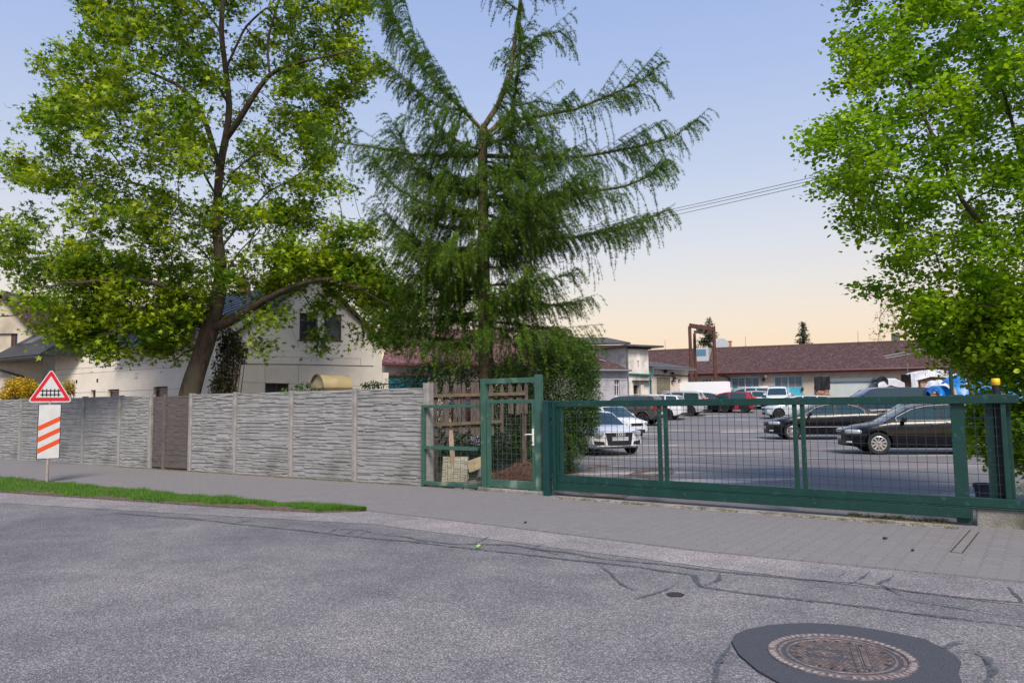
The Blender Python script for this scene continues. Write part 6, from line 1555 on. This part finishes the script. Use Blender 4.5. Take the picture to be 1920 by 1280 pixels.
# ---------------------------------------------------------------- the maple
YM = 21.5
outline = [(150, -60), (125, 40), (130, 105), (85, 150), (100, 205), (45, 215), (75, 280), (5, 305), (0, 360), (55, 400), (5, 465), (0, 525), (50, 575), (95, 635), (150, 670), (190, 690), (235, 665), (290, 680), (345, 670), (350, 610), (400, 585), (455, 600), (480, 660), (520, 695), (575, 700), (600, 690), (640, 660), (690, 660), (725, 690), (750, 670), (765, 620), (800, 590), (790, 545), (740, 500), (715, 450), (700, 380), (650, 330), (630, 240), (680, 180), (725, 130), (725, 50), (700, -40), (720, -200), (600, -330), (400, -380), (220, -300)]
trunk = px_line([(344, 830), (356, 735), (370, 690), (381, 655), (393, 615)], YM); trunk[0].z = -.1
main = px_line([(393, 615), (408, 560), (416, 520), (411, 470), (405, 420), (409, 370), (412, 310), (424, 260), (431, 200), (423, 130), (414, 60), (420, -20, .4), (428, -120, .4), (440, -230)], YM)
L_ = lambda *p: px_line(p, YM)
limbs = [trunk, main,
    L_((393, 615), (432, 604, -.3), (465, 583, -.6), (495, 560, -.8), (530, 545, -1), (575, 528, -1.2), (620, 520, -1.5), (680, 545, -1.8), (735, 575, -2)),
    L_((495, 560, -.8), (540, 600, -1.6), (560, 650, -2.0)), L_((480, 572, -.7), (450, 500, .4), (480, 430, 1.2), (520, 380, 1.6)),
    L_((398, 600), (350, 565, -.8), (300, 530, -1.6), (230, 520, -2.2), (150, 530, -2.5), (60, 540, -2.5)),
    L_((393, 615), (350, 600, .8), (290, 590, 1.6), (200, 610, 2.2), (130, 620, 2.4)),
    L_((405, 430), (350, 385, .8), (280, 350, 1.4), (190, 330, 1.6), (90, 320, 1.8)),
    L_((405, 430), (360, 420, -1.5), (300, 400, -2.6), (230, 420, -3.2)), L_((410, 380), (370, 300, -1.2), (300, 250, -2), (220, 240, -2.4)),
    L_((412, 320), (390, 240, .4), (372, 200, .7), (345, 165, .9), (290, 140, 1), (220, 110, 1)),
    L_((424, 265), (455, 213, -.3), (482, 170, -.5), (505, 135, -.7), (545, 122, -1), (600, 108, -1.4), (670, 95, -1.6)),
    L_((505, 135, -.7), (500, 80, -.2), (520, 10, .2), (540, -80, .4)), L_((455, 213, -.3), (463, 175, -.3), (466, 152, -.3)),
    L_((431, 200), (385, 120, -.8), (330, 60, -1.4), (260, 20, -1.6)), L_((423, 130), (460, 50, 1), (560, -40, 1.6)),
    L_((416, 520), (450, 470, -1.2), (500, 420, -2.2), (560, 400, -2.8)), L_((411, 470), (450, 420, 1.4), (500, 360, 2.4), (560, 330, 2.6)),
    L_((409, 370), (440, 320, -1.3), (500, 270, -2), (560, 240, -2.2)), L_((416, 520), (380, 470, 1.8), (330, 440, 3), (260, 440, 3.6)),
    L_((575, 528, -1.2), (630, 470, -1), (680, 440, -.6)), L_((414, 60), (350, -30), (300, -120)), L_((428, -120, .4), (500, -190), (580, -220))]
att = crown_points(outline, YM, 590, 6, 4.2, .42, holes=[(475, 165, 48, .97), (665, 240, 50, .85), (650, 390, 55, .7), (400, 235, 26, .8), (440, 150, 30, .7), (520, 250, 40, .5), (400, 655, 50, .9), (330, 260, 30, .4), (622, 612, 36, .95), (520, 640, 40, .6), (665, 640, 30, .7)], seed=5)
att = np.vstack([att, crown_points([(70, 480), (350, 480), (385, 600), (330, 670), (180, 680), (110, 640)], YM-.6, 62, 6, 2.8, .38, seed=31), crown_points([(480, 440), (700, 470), (790, 560), (775, 680), (730, 660), (690, 560), (600, 540), (480, 560)], YM-.4, 62, 6, 2.2, .36, seed=32)])
P, par, rad, kids, tips = grow(att, limbs, base=.0055, ex=2.15)
rad *= .325/rad[0]*(1.0) if rad[0] > .325 else 1
rad[:] = np.maximum(rad, .004)
mp = thing('maple_tree', 'big spreading maple with fresh green leaves behind the concrete wall', 'tree', (0, 0, 0))
rt = rad.copy()
def floor_line(P, rt, line, radii):
    # the traced limbs keep the girth they show in the photograph
    A_ = np.array([tuple(v) for v in line]); cum = np.concatenate([[0], np.cumsum(np.linalg.norm(np.diff(A_, axis=0), axis=1))])
    for i in range(nsd):
        for s_ in range(len(A_)-1):
            ab = A_[s_+1]-A_[s_]; f = np.clip(((P[i]-A_[s_])@ab)/(ab@ab), 0, 1)
            if np.linalg.norm(P[i]-A_[s_]-f*ab) < .03: rt[i] = max(rt[i], np.interp(cum[s_]+f*(cum[s_+1]-cum[s_]), cum, radii))
nsd = 700
floor_line(P, rt, trunk, [.37, .285, .265, .26, .26]); floor_line(P, rt, main, [.25, .215, .19, .155, .135, .12, .105, .095, .085, .075, .075, .065, .05, .03])
floor_line(P, rt, limbs[2], [.15, .13, .115, .10, .08, .065, .05, .03, .015]); floor_line(P, rt, limbs[5], [.08, .085, .065, .045, .03, .015]); floor_line(P, rt, limbs[6], [.11, .10, .08, .06, .04])
floor_line(P, rt, limbs[11], [.10, .085, .075, .065, .045, .03, .018]); floor_line(P, rt, limbs[10], [.09, .08, .07, .06, .05, .03])
tree_mesh('trunk', P, par, rt, kids, M_BARK, mp, wobble=.05)
tp = P[tips]; nl = 25; pos = np.repeat(tp, nl, 0)+rng.normal(0, 1, (len(tp)*nl, 3))*np.array([.19, .19, .13]); 
MT = maple_T(); M_ML = leafmat('maple leaf', (.34, .46, .015), (.09, .24, .012), .5, .65)
scatter('crown', MT[0], MT[1], pos, rand_rot(len(pos), .95), rng.uniform(.11, .22, len(pos)), M_ML, mp)

# ---------------------------------------------------------------- the linden at the right edge
YL = 10.6
outline = [(1640, -200), (1595, -60), (1588, 20), (1608, 85), (1562, 115), (1548, 180), (1578, 205), (1520, 240), (1512, 290), (1532, 330), (1530, 372), (1588, 400), (1602, 440), (1648, 455), (1630, 485), (1645, 520), (1640, 545), (1700, 570), (1712, 620), (1765, 645), (1775, 690), (1800, 700), (1850, 735), (1862, 800), (1875, 880), (1930, 895), (2120, 880), (2200, 300), (2150, -250), (1900, -420)]
base = D(2040, 900, YL+.6); base.z = 0
L_ = lambda *p: px_line(p, YL)
lt = [[base, *L_((2035, 800, .6), (2025, 650, .5), (2015, 520, .4))], L_((2015, 520, .4), (2000, 400, .2), (1985, 250, 0), (1975, 80, 0), (1970, -150, 0)),
    L_((2015, 560, .4), (1960, 505, .1), (1905, 475, -.1), (1850, 440, -.2), (1800, 385, -.3), (1775, 310, -.3), (1740, 235, -.3), (1700, 150, -.2), (1680, 60, 0)),
    L_((2005, 450, .3), (1950, 370, .5), (1915, 300, .6), (1895, 220, .6), (1870, 130, .5), (1835, 40, .4)), L_((1850, 440, -.2), (1780, 445, -.4), (1720, 430, -.5), (1640, 390, -.5)),
    L_((1800, 385, -.3), (1700, 340, 0), (1600, 310, .2)), L_((2015, 600, .4), (1930, 590, -.4), (1850, 570, -.8), (1760, 560, -.9)), L_((2025, 700, .5), (1960, 700, -.2), (1880, 720, -.6)),
    L_((2030, 760, .5), (1950, 780, .6), (1900, 800, .6)), L_((1905, 475, -.1), (1840, 520, .8), (1760, 510, 1.2))]
att = crown_points(outline, YL, 640, 5, 2.0, .22, holes=[(1880, 465, 30, .5)], seed=9)
low = crown_points([(1826, 765), (1832, 740), (1862, 745), (1872, 790), (1860, 850), (1838, 820)], 10.9, 5, 8, .3, .12, seed=4)
low2 = crown_points([(1690, 585), (1765, 640), (1800, 690), (1870, 705), (1975, 760), (1975, 560), (1800, 540)], YL, 80, 5, 1.4, .2, seed=14)
low3 = crown_points([(1868, 745), (1882, 800), (1872, 870), (1920, 890), (2010, 880), (2010, 740)], YL+.3, 38, 6, .8, .18, seed=15)
att = np.vstack([att, low, low2, low3])
P, par, rad, kids, tips = grow(att, lt, base=.003, ex=2.2)
ln_ = thing('linden_tree', 'linden with dense bright green leaves filling the right edge of the view', 'tree', (0, 0, 0))
tree_mesh('trunk', P, par, rad, kids, M_TWIG, ln_)
tp = P[tips]; nl = 30; pos = np.repeat(tp, nl, 0)+rng.normal(0, 1, (len(tp)*nl, 3))*np.array([.12, .12, .085])
OT = oval_T(.46, 4); M_LL = leafmat('linden leaf', (.34, .52, .012), (.18, .40, .01), .5, .4)
scatter('crown', OT[0], OT[1], pos, rand_rot(len(pos), .8), rng.uniform(.042, .082, len(pos)), M_LL, ln_)

# ---------------------------------------------------------------- the larch
YC = 18.3
lc = thing('larch_tree', 'tall larch with long drooping fringed branches behind the narrow gate', 'tree', (0, 0, 0))
L_ = lambda *p: px_line(p, YC)
tr = L_((914, 760), (912, 690), (909, 600), (907, 500), (906, 400), (905, 300), (906, 240)); tr[0].z = -.05
leader = L_((906, 240), (935, 195), (957, 140), (966, 70, .1), (976, 0, .1), (984, -90, .1), (990, -200), (995, -330)); second = L_((915, 250), (960, 210, .5), (972, 130, .6), (978, 60, .6))
branches = [
 (L_((930, 232), (1010, 218, -.4), (1080, 205, -.7), (1150, 176, -.9), (1205, 150, -1), (1243, 118, -1)), 1.0),
 (L_((908, 292), (1000, 297, .2), (1100, 293, .4), (1190, 276, .5), (1262, 258, .5), (1310, 222, .5)), 1.1),
 (L_((908, 368), (1000, 372, -.6), (1090, 362, -1), (1170, 350, -1.3), (1220, 330, -1.5), (1250, 300, -1.6)), 1.1),
 (L_((908, 443), (1000, 447, .3), (1080, 445, .6), (1150, 432, .7), (1205, 415, .8), (1256, 392, .8)), 1.2),
 (L_((908, 535), (980, 532, -.3), (1040, 522, -.5), (1085, 505, -.6)), .8), (L_((908, 566), (980, 572, .3), (1050, 572, .5), (1112, 560, .6)), .9),
 (L_((900, 292), (840, 293, -.2), (770, 290, -.4), (700, 276, -.5), (640, 268, -.5), (590, 236, -.5)), 1.0),
 (L_((900, 362), (850, 358, .4), (800, 325, .7), (765, 290, .8), (742, 232, .9)), 1.0),
 (L_((900, 400), (850, 392, -.8), (790, 380, -1.3), (740, 350, -1.5), (700, 300, -1.5)), 1.0),
 (L_((900, 468), (845, 466, .2), (790, 455, .3), (750, 430, .4), (718, 395, .4)), 1.1), (L_((900, 478), (850, 480, -1), (800, 478, -1.8), (745, 455, -2)), 1.2),
 (L_((900, 560), (850, 566, .2), (800, 560, .4), (765, 545, .5)), 1.0),
 (L_((905, 245), (870, 208, -.1), (830, 170, -.2), (795, 130, -.3), (765, 85, -.4), (735, 30, -.4), (715, -60, -.4)), 1.35),
 (L_((870, 208, -.1), (820, 200, .4), (790, 180, .6), (762, 150, .8)), 1.1), (L_((966, 110), (1010, 68, .2), (1050, 60, .3), (1074, 78, .3)), .7),
 (L_((972, 20), (930, -10), (900, -20)), .6), (L_((976, 0), (1020, -25), (1070, -40)), .7), (L_((984, -90), (930, -120), (880, -110)), .8), (L_((984, -90), (1050, -120), (1100, -160)), .8),
 (L_((960, 200, .4), (1010, 190, .5), (1060, 200, .6)), .6),
 (L_((905, 620), (860, 640, -.6), (820, 650, -1), (780, 640, -1.2)), .9), (L_((905, 600), (840, 600, .8), (780, 600, 1.2), (715, 590, 1.5)), 1.1), (L_((905, 640), (850, 640, .9), (790, 630, 1.6), (735, 620, 2)), 1.0),
 (L_((905, 610), (960, 620, -.9), (1010, 625, -1.4), (1050, 640, -1.6)), 1.2), (L_((905, 600), (980, 610, .3), (1040, 618, .5), (1090, 640, .6)), 1.2)]
r = random.Random(17); named = [b[0] for b in branches]
# limbs reaching towards and away from the viewer
for k in range(52):
    y = 255+k*6.6; az = r.choice([-1, 1])*r.uniform(.5, 2.6); Lb = r.uniform(1.6, 3.6)*(1-.25*abs(y-420)/200)
    p = D(906, y, YC); dx_, dy_ = math.sin(az)*.75, -math.cos(az); pts = [p]
    for s_ in range(1, 6): f = s_/5; pts.append(p+Vector((dx_*Lb*f, dy_*Lb*f, Lb*(-.10*f+.30*f**3))))
    branches.append((pts, r.uniform(.8, 1.2)))
V = []; F = []   # trunk and limbs
mb = MB()
mb.tube(tr, [.20, .185, .165, .15, .135, .12, .11], 14); mb.tube(leader, [.075, .065, .055, .045, .04, .035, .03, .02], 8); mb.tube(second, [.06, .05, .04, .02], 8)
for pts, k in branches:
    n_ = len(pts); L0 = sum((pts[i+1]-pts[i]).length for i in range(n_-1)); mb.tube(pts, [max(.006, (.012+.0085*L0)*(1-.88*i/(n_-1))) for i in range(n_)], 6)
obj('trunk', mb, M_LARK, lc, smooth=60)
stems = []; tufts_p = []; tufts_d = []
def hang(p, length, d0, dens=1.):
    n_ = max(3, int(length/.13)); q = Vector(p); d = Vector(d0).normalized(); ln = [q.copy()]
    for i in range(n_):
        d = (d+Vector((r.gauss(0, .10), r.gauss(0, .10), -.46))).normalized(); q = q+d*(length/n_); ln.append(q.copy())
    stems.append(ln)
    for a, b in zip(ln, ln[1:]):
        m_ = max(1, int((b-a).length/.034*dens))
        for k in range(m_): tufts_p.append(a.lerp(b, (k+r.random())/m_)); tufts_d.append(b-a)
for pts, k in branches+[(leader, .95), (second, .8)]:
    tot = 0
    for i in range(len(pts)-1):
        a, b = pts[i], pts[i+1]; sl_ = (b-a).length; n_ = max(1, int(sl_/.05))
        for j in range(n_):
            f = (i+(j+r.random())/n_)/(len(pts)-1)
            if f < .10 and r.random() < .6: continue
            p = a.lerp(b, (j+.5)/n_); dirn = (b-a).normalized(); side = Vector((-dirn.y, dirn.x, 0)); side = side.normalized() if side.length > .1 else Vector((1, 0, 0)); side *= r.choice([-1, 1])
            prof = (.35+1.0*math.sin(PI*min(1, f*.9+.12))**.8)*k*(1.3 if pts in named else 1)
            if r.random() < .30:   # a lateral twig with its own fringe
                ll = r.uniform(.35, 1.0)*prof; e = p+(side*.8+dirn*.6+Vector((0, 0, r.uniform(-.15, .25)))).normalized()*ll; ln = [p, p.lerp(e, .5)+Vector((0, 0, .03)), e]; stems.append(ln)
                for _ in range(int(ll/.10)+1):
                    g_ = r.random(); hang(p.lerp(e, g_), r.uniform(.18, .55)*k, dirn*.4+side*.2+Vector((0, 0, -.25)))
                m_ = int(ll/.05)
                for z in range(m_): tufts_p.append(p.lerp(e, z/m_)); tufts_d.append(e-p)
            else: hang(p, r.uniform(.18, .80)*prof, side*r.uniform(.1, .8)+dirn*r.uniform(.1, .6)+Vector((0, 0, r.uniform(-.4, .35))))
            for _ in range(4): tufts_p.append(p+Vector((r.gauss(0, .035), r.gauss(0, .035), r.uniform(-.01, .06)))); tufts_d.append(Vector((0, 0, 1)))
# drooping curtain low around the trunk
for _ in range(560):
    x = r.uniform(700, 1120); yy = r.uniform(560, 690); dd = r.uniform(-1.4, 1.8)
    if x < 800 and yy > 640: continue
    if x > 1000 and yy < 600+ (x-1000)*.35: continue
    hang(D(x, yy, YC+dd), r.uniform(.25, .8), Vector((r.gauss(0, .5), r.gauss(0, .5), .1)))
V = []; F = []
for ln in stems:
    for a, b in zip(ln, ln[1:]):
        d = (b-a).normalized(); x = d.cross(Vector((.3, 1, .1))).normalized()*.0022; y = d.cross(x).normalized()*.0022; o = len(V); V += [a+x, a-x*.5+y, a-x*.5-y, b+x, b-x*.5+y, b-x*.5-y]; F += [(o, o+1, o+4, o+3), (o+1, o+2, o+5, o+4), (o+2, o, o+3, o+5)]
fastobj('twigs', np.array([tuple(v) for v in V]), np.array(F), M_TWIG, lc)
tpn = np.array([tuple(v) for v in tufts_p]); n = len(tpn)
TT = []; TFc = []
for k in range(5):
    a = 2*PI*k/5; dx_, dy_ = math.cos(a), math.sin(a); w_ = .10; o = len(TT); TT += [(-dy_*w_, dx_*w_, 0), (dy_*w_, -dx_*w_, 0), (dx_*.9, dy_*.9, .45)]; TFc.append((o, o+1, o+2))
M_LN = leafmat('larch needles', (.06, .155, .009), (.125, .25, .010), .4, .4)
print('larch tufts', n)
scatter('needles', TT, TFc, tpn, rand_rot(n, 1.4), rng.uniform(.042, .082, n), M_LN, lc)

# ---------------------------------------------------------------- shrubs
def blob_points(blobs, n, seed, shell=.55):
    r = np.random.default_rng(seed); w_ = np.array([b[3]*b[4]*b[5] for b in blobs])**.7; idx = r.choice(len(blobs), n, p=w_/w_.sum()); v = r.normal(0, 1, (n, 3)); v /= np.linalg.norm(v, axis=1)[:, None]
    rad_ = shell+(1-shell)*r.random(n)**.6; B = np.array(blobs)[idx]; lump = 1+.13*np.sin(5*v[:, 0]*2+idx)*np.sin(6*v[:, 2]+idx*2)+r.normal(0, .035, n)
    p = B[:, :3]+v*rad_[:, None]*lump[:, None]*B[:, 3:6]; return p[p[:, 2] > .02]
def shrub(name, label, blobs, n, size, T, m_, seed, stems_n=12, tilt=1.2, cat='bush', mstem=None, shell=.5):
    t = thing(name, label, cat, (0, 0, 0)); p = blob_points(blobs, n, seed, shell); scatter('foliage', T[0], T[1], p, rand_rot(len(p), tilt), rng.uniform(size*.6, size*1.2, len(p)), m_, t)
    mb = MB(); r = random.Random(seed); b0 = blobs[0]
    for i in range(stems_n):
        b = r.choice(blobs); e = Vector((b[0]+r.uniform(-.7, .7)*b[3], b[1]+r.uniform(-.7, .7)*b[4], b[2]+r.uniform(-.2, .7)*b[5])); s_ = Vector((b0[0]+r.uniform(-.25, .25), b0[1]+r.uniform(-.2, .2), max(0, tz(0, b0[1]))))
        mb.tube([s_, s_.lerp(e, .4)+Vector((r.gauss(0, .1), r.gauss(0, .1), .15)), e], [.03, .018, .006], 5)
    obj('stems', mb, mstem or M_TWIG, t, smooth=60); return t
def bl(px, py, Y_, rx, ry, rz_): p = D(px, py, Y_); return (p.x, p.y, p.z, rx, ry, rz_)
NT = ([(0, 0, 0), (.12, .5, .03), (0, 1, -.05), (-.12, .5, .03)], [(0, 1, 2), (0, 2, 3)])
M_YEW = leafmat('yew needles', (.026, .075, .011), (.055, .125, .016), .25, .5); M_YEW2 = leafmat('yew tips', (.06, .14, .016), (.09, .18, .022), .35, .4)
big = [bl(1060, 730, 17.6, .85, .8, 1.15), bl(1000, 720, 17.8, .7, .7, 1.1), bl(1085, 760, 17.5, .5, .6, .9), bl(1058, 830, 17.3, .5, .55, .7), bl(1100, 700, 17.8, .32, .5, .45), bl(1010, 830, 17.6, .75, .6, .8), bl(950, 800, 17.9, .6, .6, .9), bl(1108, 785, 17.4, .22, .4, .4), bl(1050, 670, 17.9, .7, .6, .45)]
big.append(bl(955, 740, 17.7, .6, .5, .9))
t = shrub('yew_bush', 'big dense dark green bush between the gate and the white sports coupe', big, 60000, .075, NT, M_YEW, 3, 26, 1.5, shell=.35)
p = blob_points(big, 15000, 8, .93); scatter('fresh_tips', NT[0], NT[1], p+np.array([0, -.02, .02]), rand_rot(len(p), 1.4), rng.uniform(.04, .09, len(p)), M_YEW2, t)
V = []; F = []; r = random.Random(77)
dk = [bl(800, 715, 18.6, .65, .6, .5), bl(850, 720, 18.9, .6, .6, .55), bl(760, 720, 19.0, .5, .5, .35), bl(880, 740, 18.4, .5, .5, .6), bl(840, 800, 18.0, .9, .5, .9), bl(900, 820, 17.6, .7, .5, .9), bl(965, 810, 17.6, .6, .5, 1.0), bl(880, 860, 17.4, .8, .4, .4), bl(990, 760, 17.4, .5, .4, .8), bl(960, 700, 18.9, .6, .5, .5)]
shrub('juniper', 'dark juniper undergrowth left of the larch trunk behind the picket fence', dk+[bl(822, 765, 17.6, .6, .4, .85), bl(900, 720, 19.2, .7, .5, .6), bl(830, 700, 19.4, .8, .5, .5), bl(960, 730, 19.2, .6, .5, .7)], 52000, .07, NT, mat('juniper needles', (.018, .05, .025), .6, (.035, .085, .03), 2, trans=.2, island=.4), 5, 14, 1.5, 'shrub', shell=.35)
SO = oval_T(.3, 3)
M_IVY = leafmat('small olive leaf', (.05, .065, .02), (.09, .10, .03), .3, .5)
shrub('ivy_shrub', 'slender olive green shrub standing right of the maple trunk', [bl(425, 690, 22.4, .42, .4, .9), bl(430, 640, 22.4, .38, .4, .5), bl(415, 735, 22.4, .4, .4, .6), bl(452, 660, 22.3, .22, .3, .4)], 5200, .075, SO, M_IVY, 11, 40, 1.3, 'shrub', shell=.2)
M_YEL = leafmat('forsythia blossom', (.62, .44, .02), (.50, .38, .02), .3, .3)
shrub('forsythia', 'yellow flowering forsythia above the wall left of the railway sign', [bl(38, 728, 27, .62, .5, .42), bl(62, 738, 27, .4, .5, .4), bl(20, 745, 27, .4, .4, .3)], 3800, .085, SO, M_YEL, 12, 20, 1.4, 'shrub', shell=.3)
shrub('forsythia', 'small yellow forsythia peeping out right of the railway sign', [bl(127, 728, 27, .26, .3, .32)], 520, .085, SO, M_YEL, 13, 12, 1.4, 'shrub', shell=.2)
shrub('weed_clump', 'green weeds topping the wall left of the barrel canopy', [bl(575, 728, 19, .35, .3, .16), bl(700, 722, 18.6, .3, .3, .10), bl(540, 738, 19.5, .3, .3, .14)], 700, .07, SO, leafmat('weed leaf', (.06, .13, .03), (.09, .17, .04), .3, .4), 14, 8, 1.2, 'weeds')
# spruces beyond the workshop
def spruce(px, pyt, Y_, label, R0, seed):
    p = D(px, pyt, Y_); base = Vector((p.x, Y_, tz(0, Y_))); Hs = p.z-base.z; t = thing('spruce_tree', label, 'tree', base, 0, 'spruces behind the long workshop'); r = random.Random(seed)
    mb = MB(); mb.tube([(0, 0, -.1), (0, 0, Hs*.97)], [.18, .02], 8); obj('trunk', mb, M_LARK, t)
    pos = []; 
    z = .6
    while z < Hs:
        R_ = R0*(1-z/Hs)**.8+.12; nb = r.randint(5, 8)
        for k in range(nb):
            a = r.uniform(0, 2*PI); Lb = R_*r.uniform(.55, 1.15)
            for s_ in range(int(Lb*46)+3): f = r.random()**.8; pos.append((math.cos(a)*Lb*f+r.gauss(0, .10), math.sin(a)*Lb*f+r.gauss(0, .10), z-.25*Lb*f+.22*Lb*f*f+r.gauss(0, .05)-.10*r.random()))
        z += .30
    pos = np.array(pos); scatter('crown', NT[0], NT[1], pos, rand_rot(len(pos), 1.5), rng.uniform(.18, .38, len(pos)), mat('spruce needles', (.022, .035, .018), .7, (.045, .06, .025), 1, trans=.1, island=.4), t)
spruce(1329, 597, 82, 'broad dark spruce behind the rusty gantry', 3.8, 1)
spruce(1504, 601, 96, 'small dark spruce standing alone behind the long roof', 3.2, 2)
# bare budding shrub tree in front of the right part of the workshop
r = random.Random(3); bY = 34
base = D(1830, 760, bY); base.z = tz(0, bY)
att = crown_points([(1620, 600), (1640, 570), (1690, 545), (1750, 540), (1850, 560), (1900, 640), (1860, 710), (1760, 715), (1700, 690), (1640, 640)], bY, 90, 7, 1.6, .5, seed=21)
P, par, rad, kids, tips = grow(att, [[base, D(1815, 700, bY), D(1780, 650, bY)], px_line([(1780, 650), (1720, 630), (1650, 600)], bY), px_line([(1815, 700), (1850, 620), (1860, 580)], bY), px_line([(1800, 680), (1740, 690), (1700, 680)], bY)], base=.008, ex=2.3)
bt = thing('budding_tree', 'thin twiggy tree with tiny brown buds in front of the long roof', 'tree', (0, 0, 0)); tree_mesh('trunk', P, par, rad, kids, mat('brown twig', (.10, .06, .035), .9, (.16, .10, .06), 5), bt)
tp = P[tips]; pos = np.repeat(tp, 5, 0)+rng.normal(0, .13, (len(tp)*5, 3)); scatter('buds', SO[0], SO[1], pos, rand_rot(len(pos), 1.4), rng.uniform(.05, .10, len(pos)), leafmat('olive bud', (.14, .13, .035), (.20, .15, .05), .3, .4), bt)
# grass under the linden behind the gate
V = []; F = []
for i in range(9000):
    u, v = r.uniform(9.3, 14), r.uniform(1.2, 6.5); b = S(u, v, tz(0, 10)+.005)
    if math.sin(u*2.1)*math.sin(v*1.7)+.3 < r.random()*.8: continue
    h_ = r.uniform(.04, .14); a = r.uniform(0, 6.28); s_ = Vector((math.cos(a), math.sin(a), 0))*.004; t_ = Vector((r.gauss(0, .4), r.gauss(0, .4), 1)).normalized()*h_; o = len(V); V += [b-s_, b+s_, b+t_]; F.append((o, o+1, o+2))
tag(fastobj('grass', np.array([tuple(v) for v in V]), np.array(F), M_GRASS), 'patchy grass growing behind the right end of the gate', 'grass', kind='stuff')
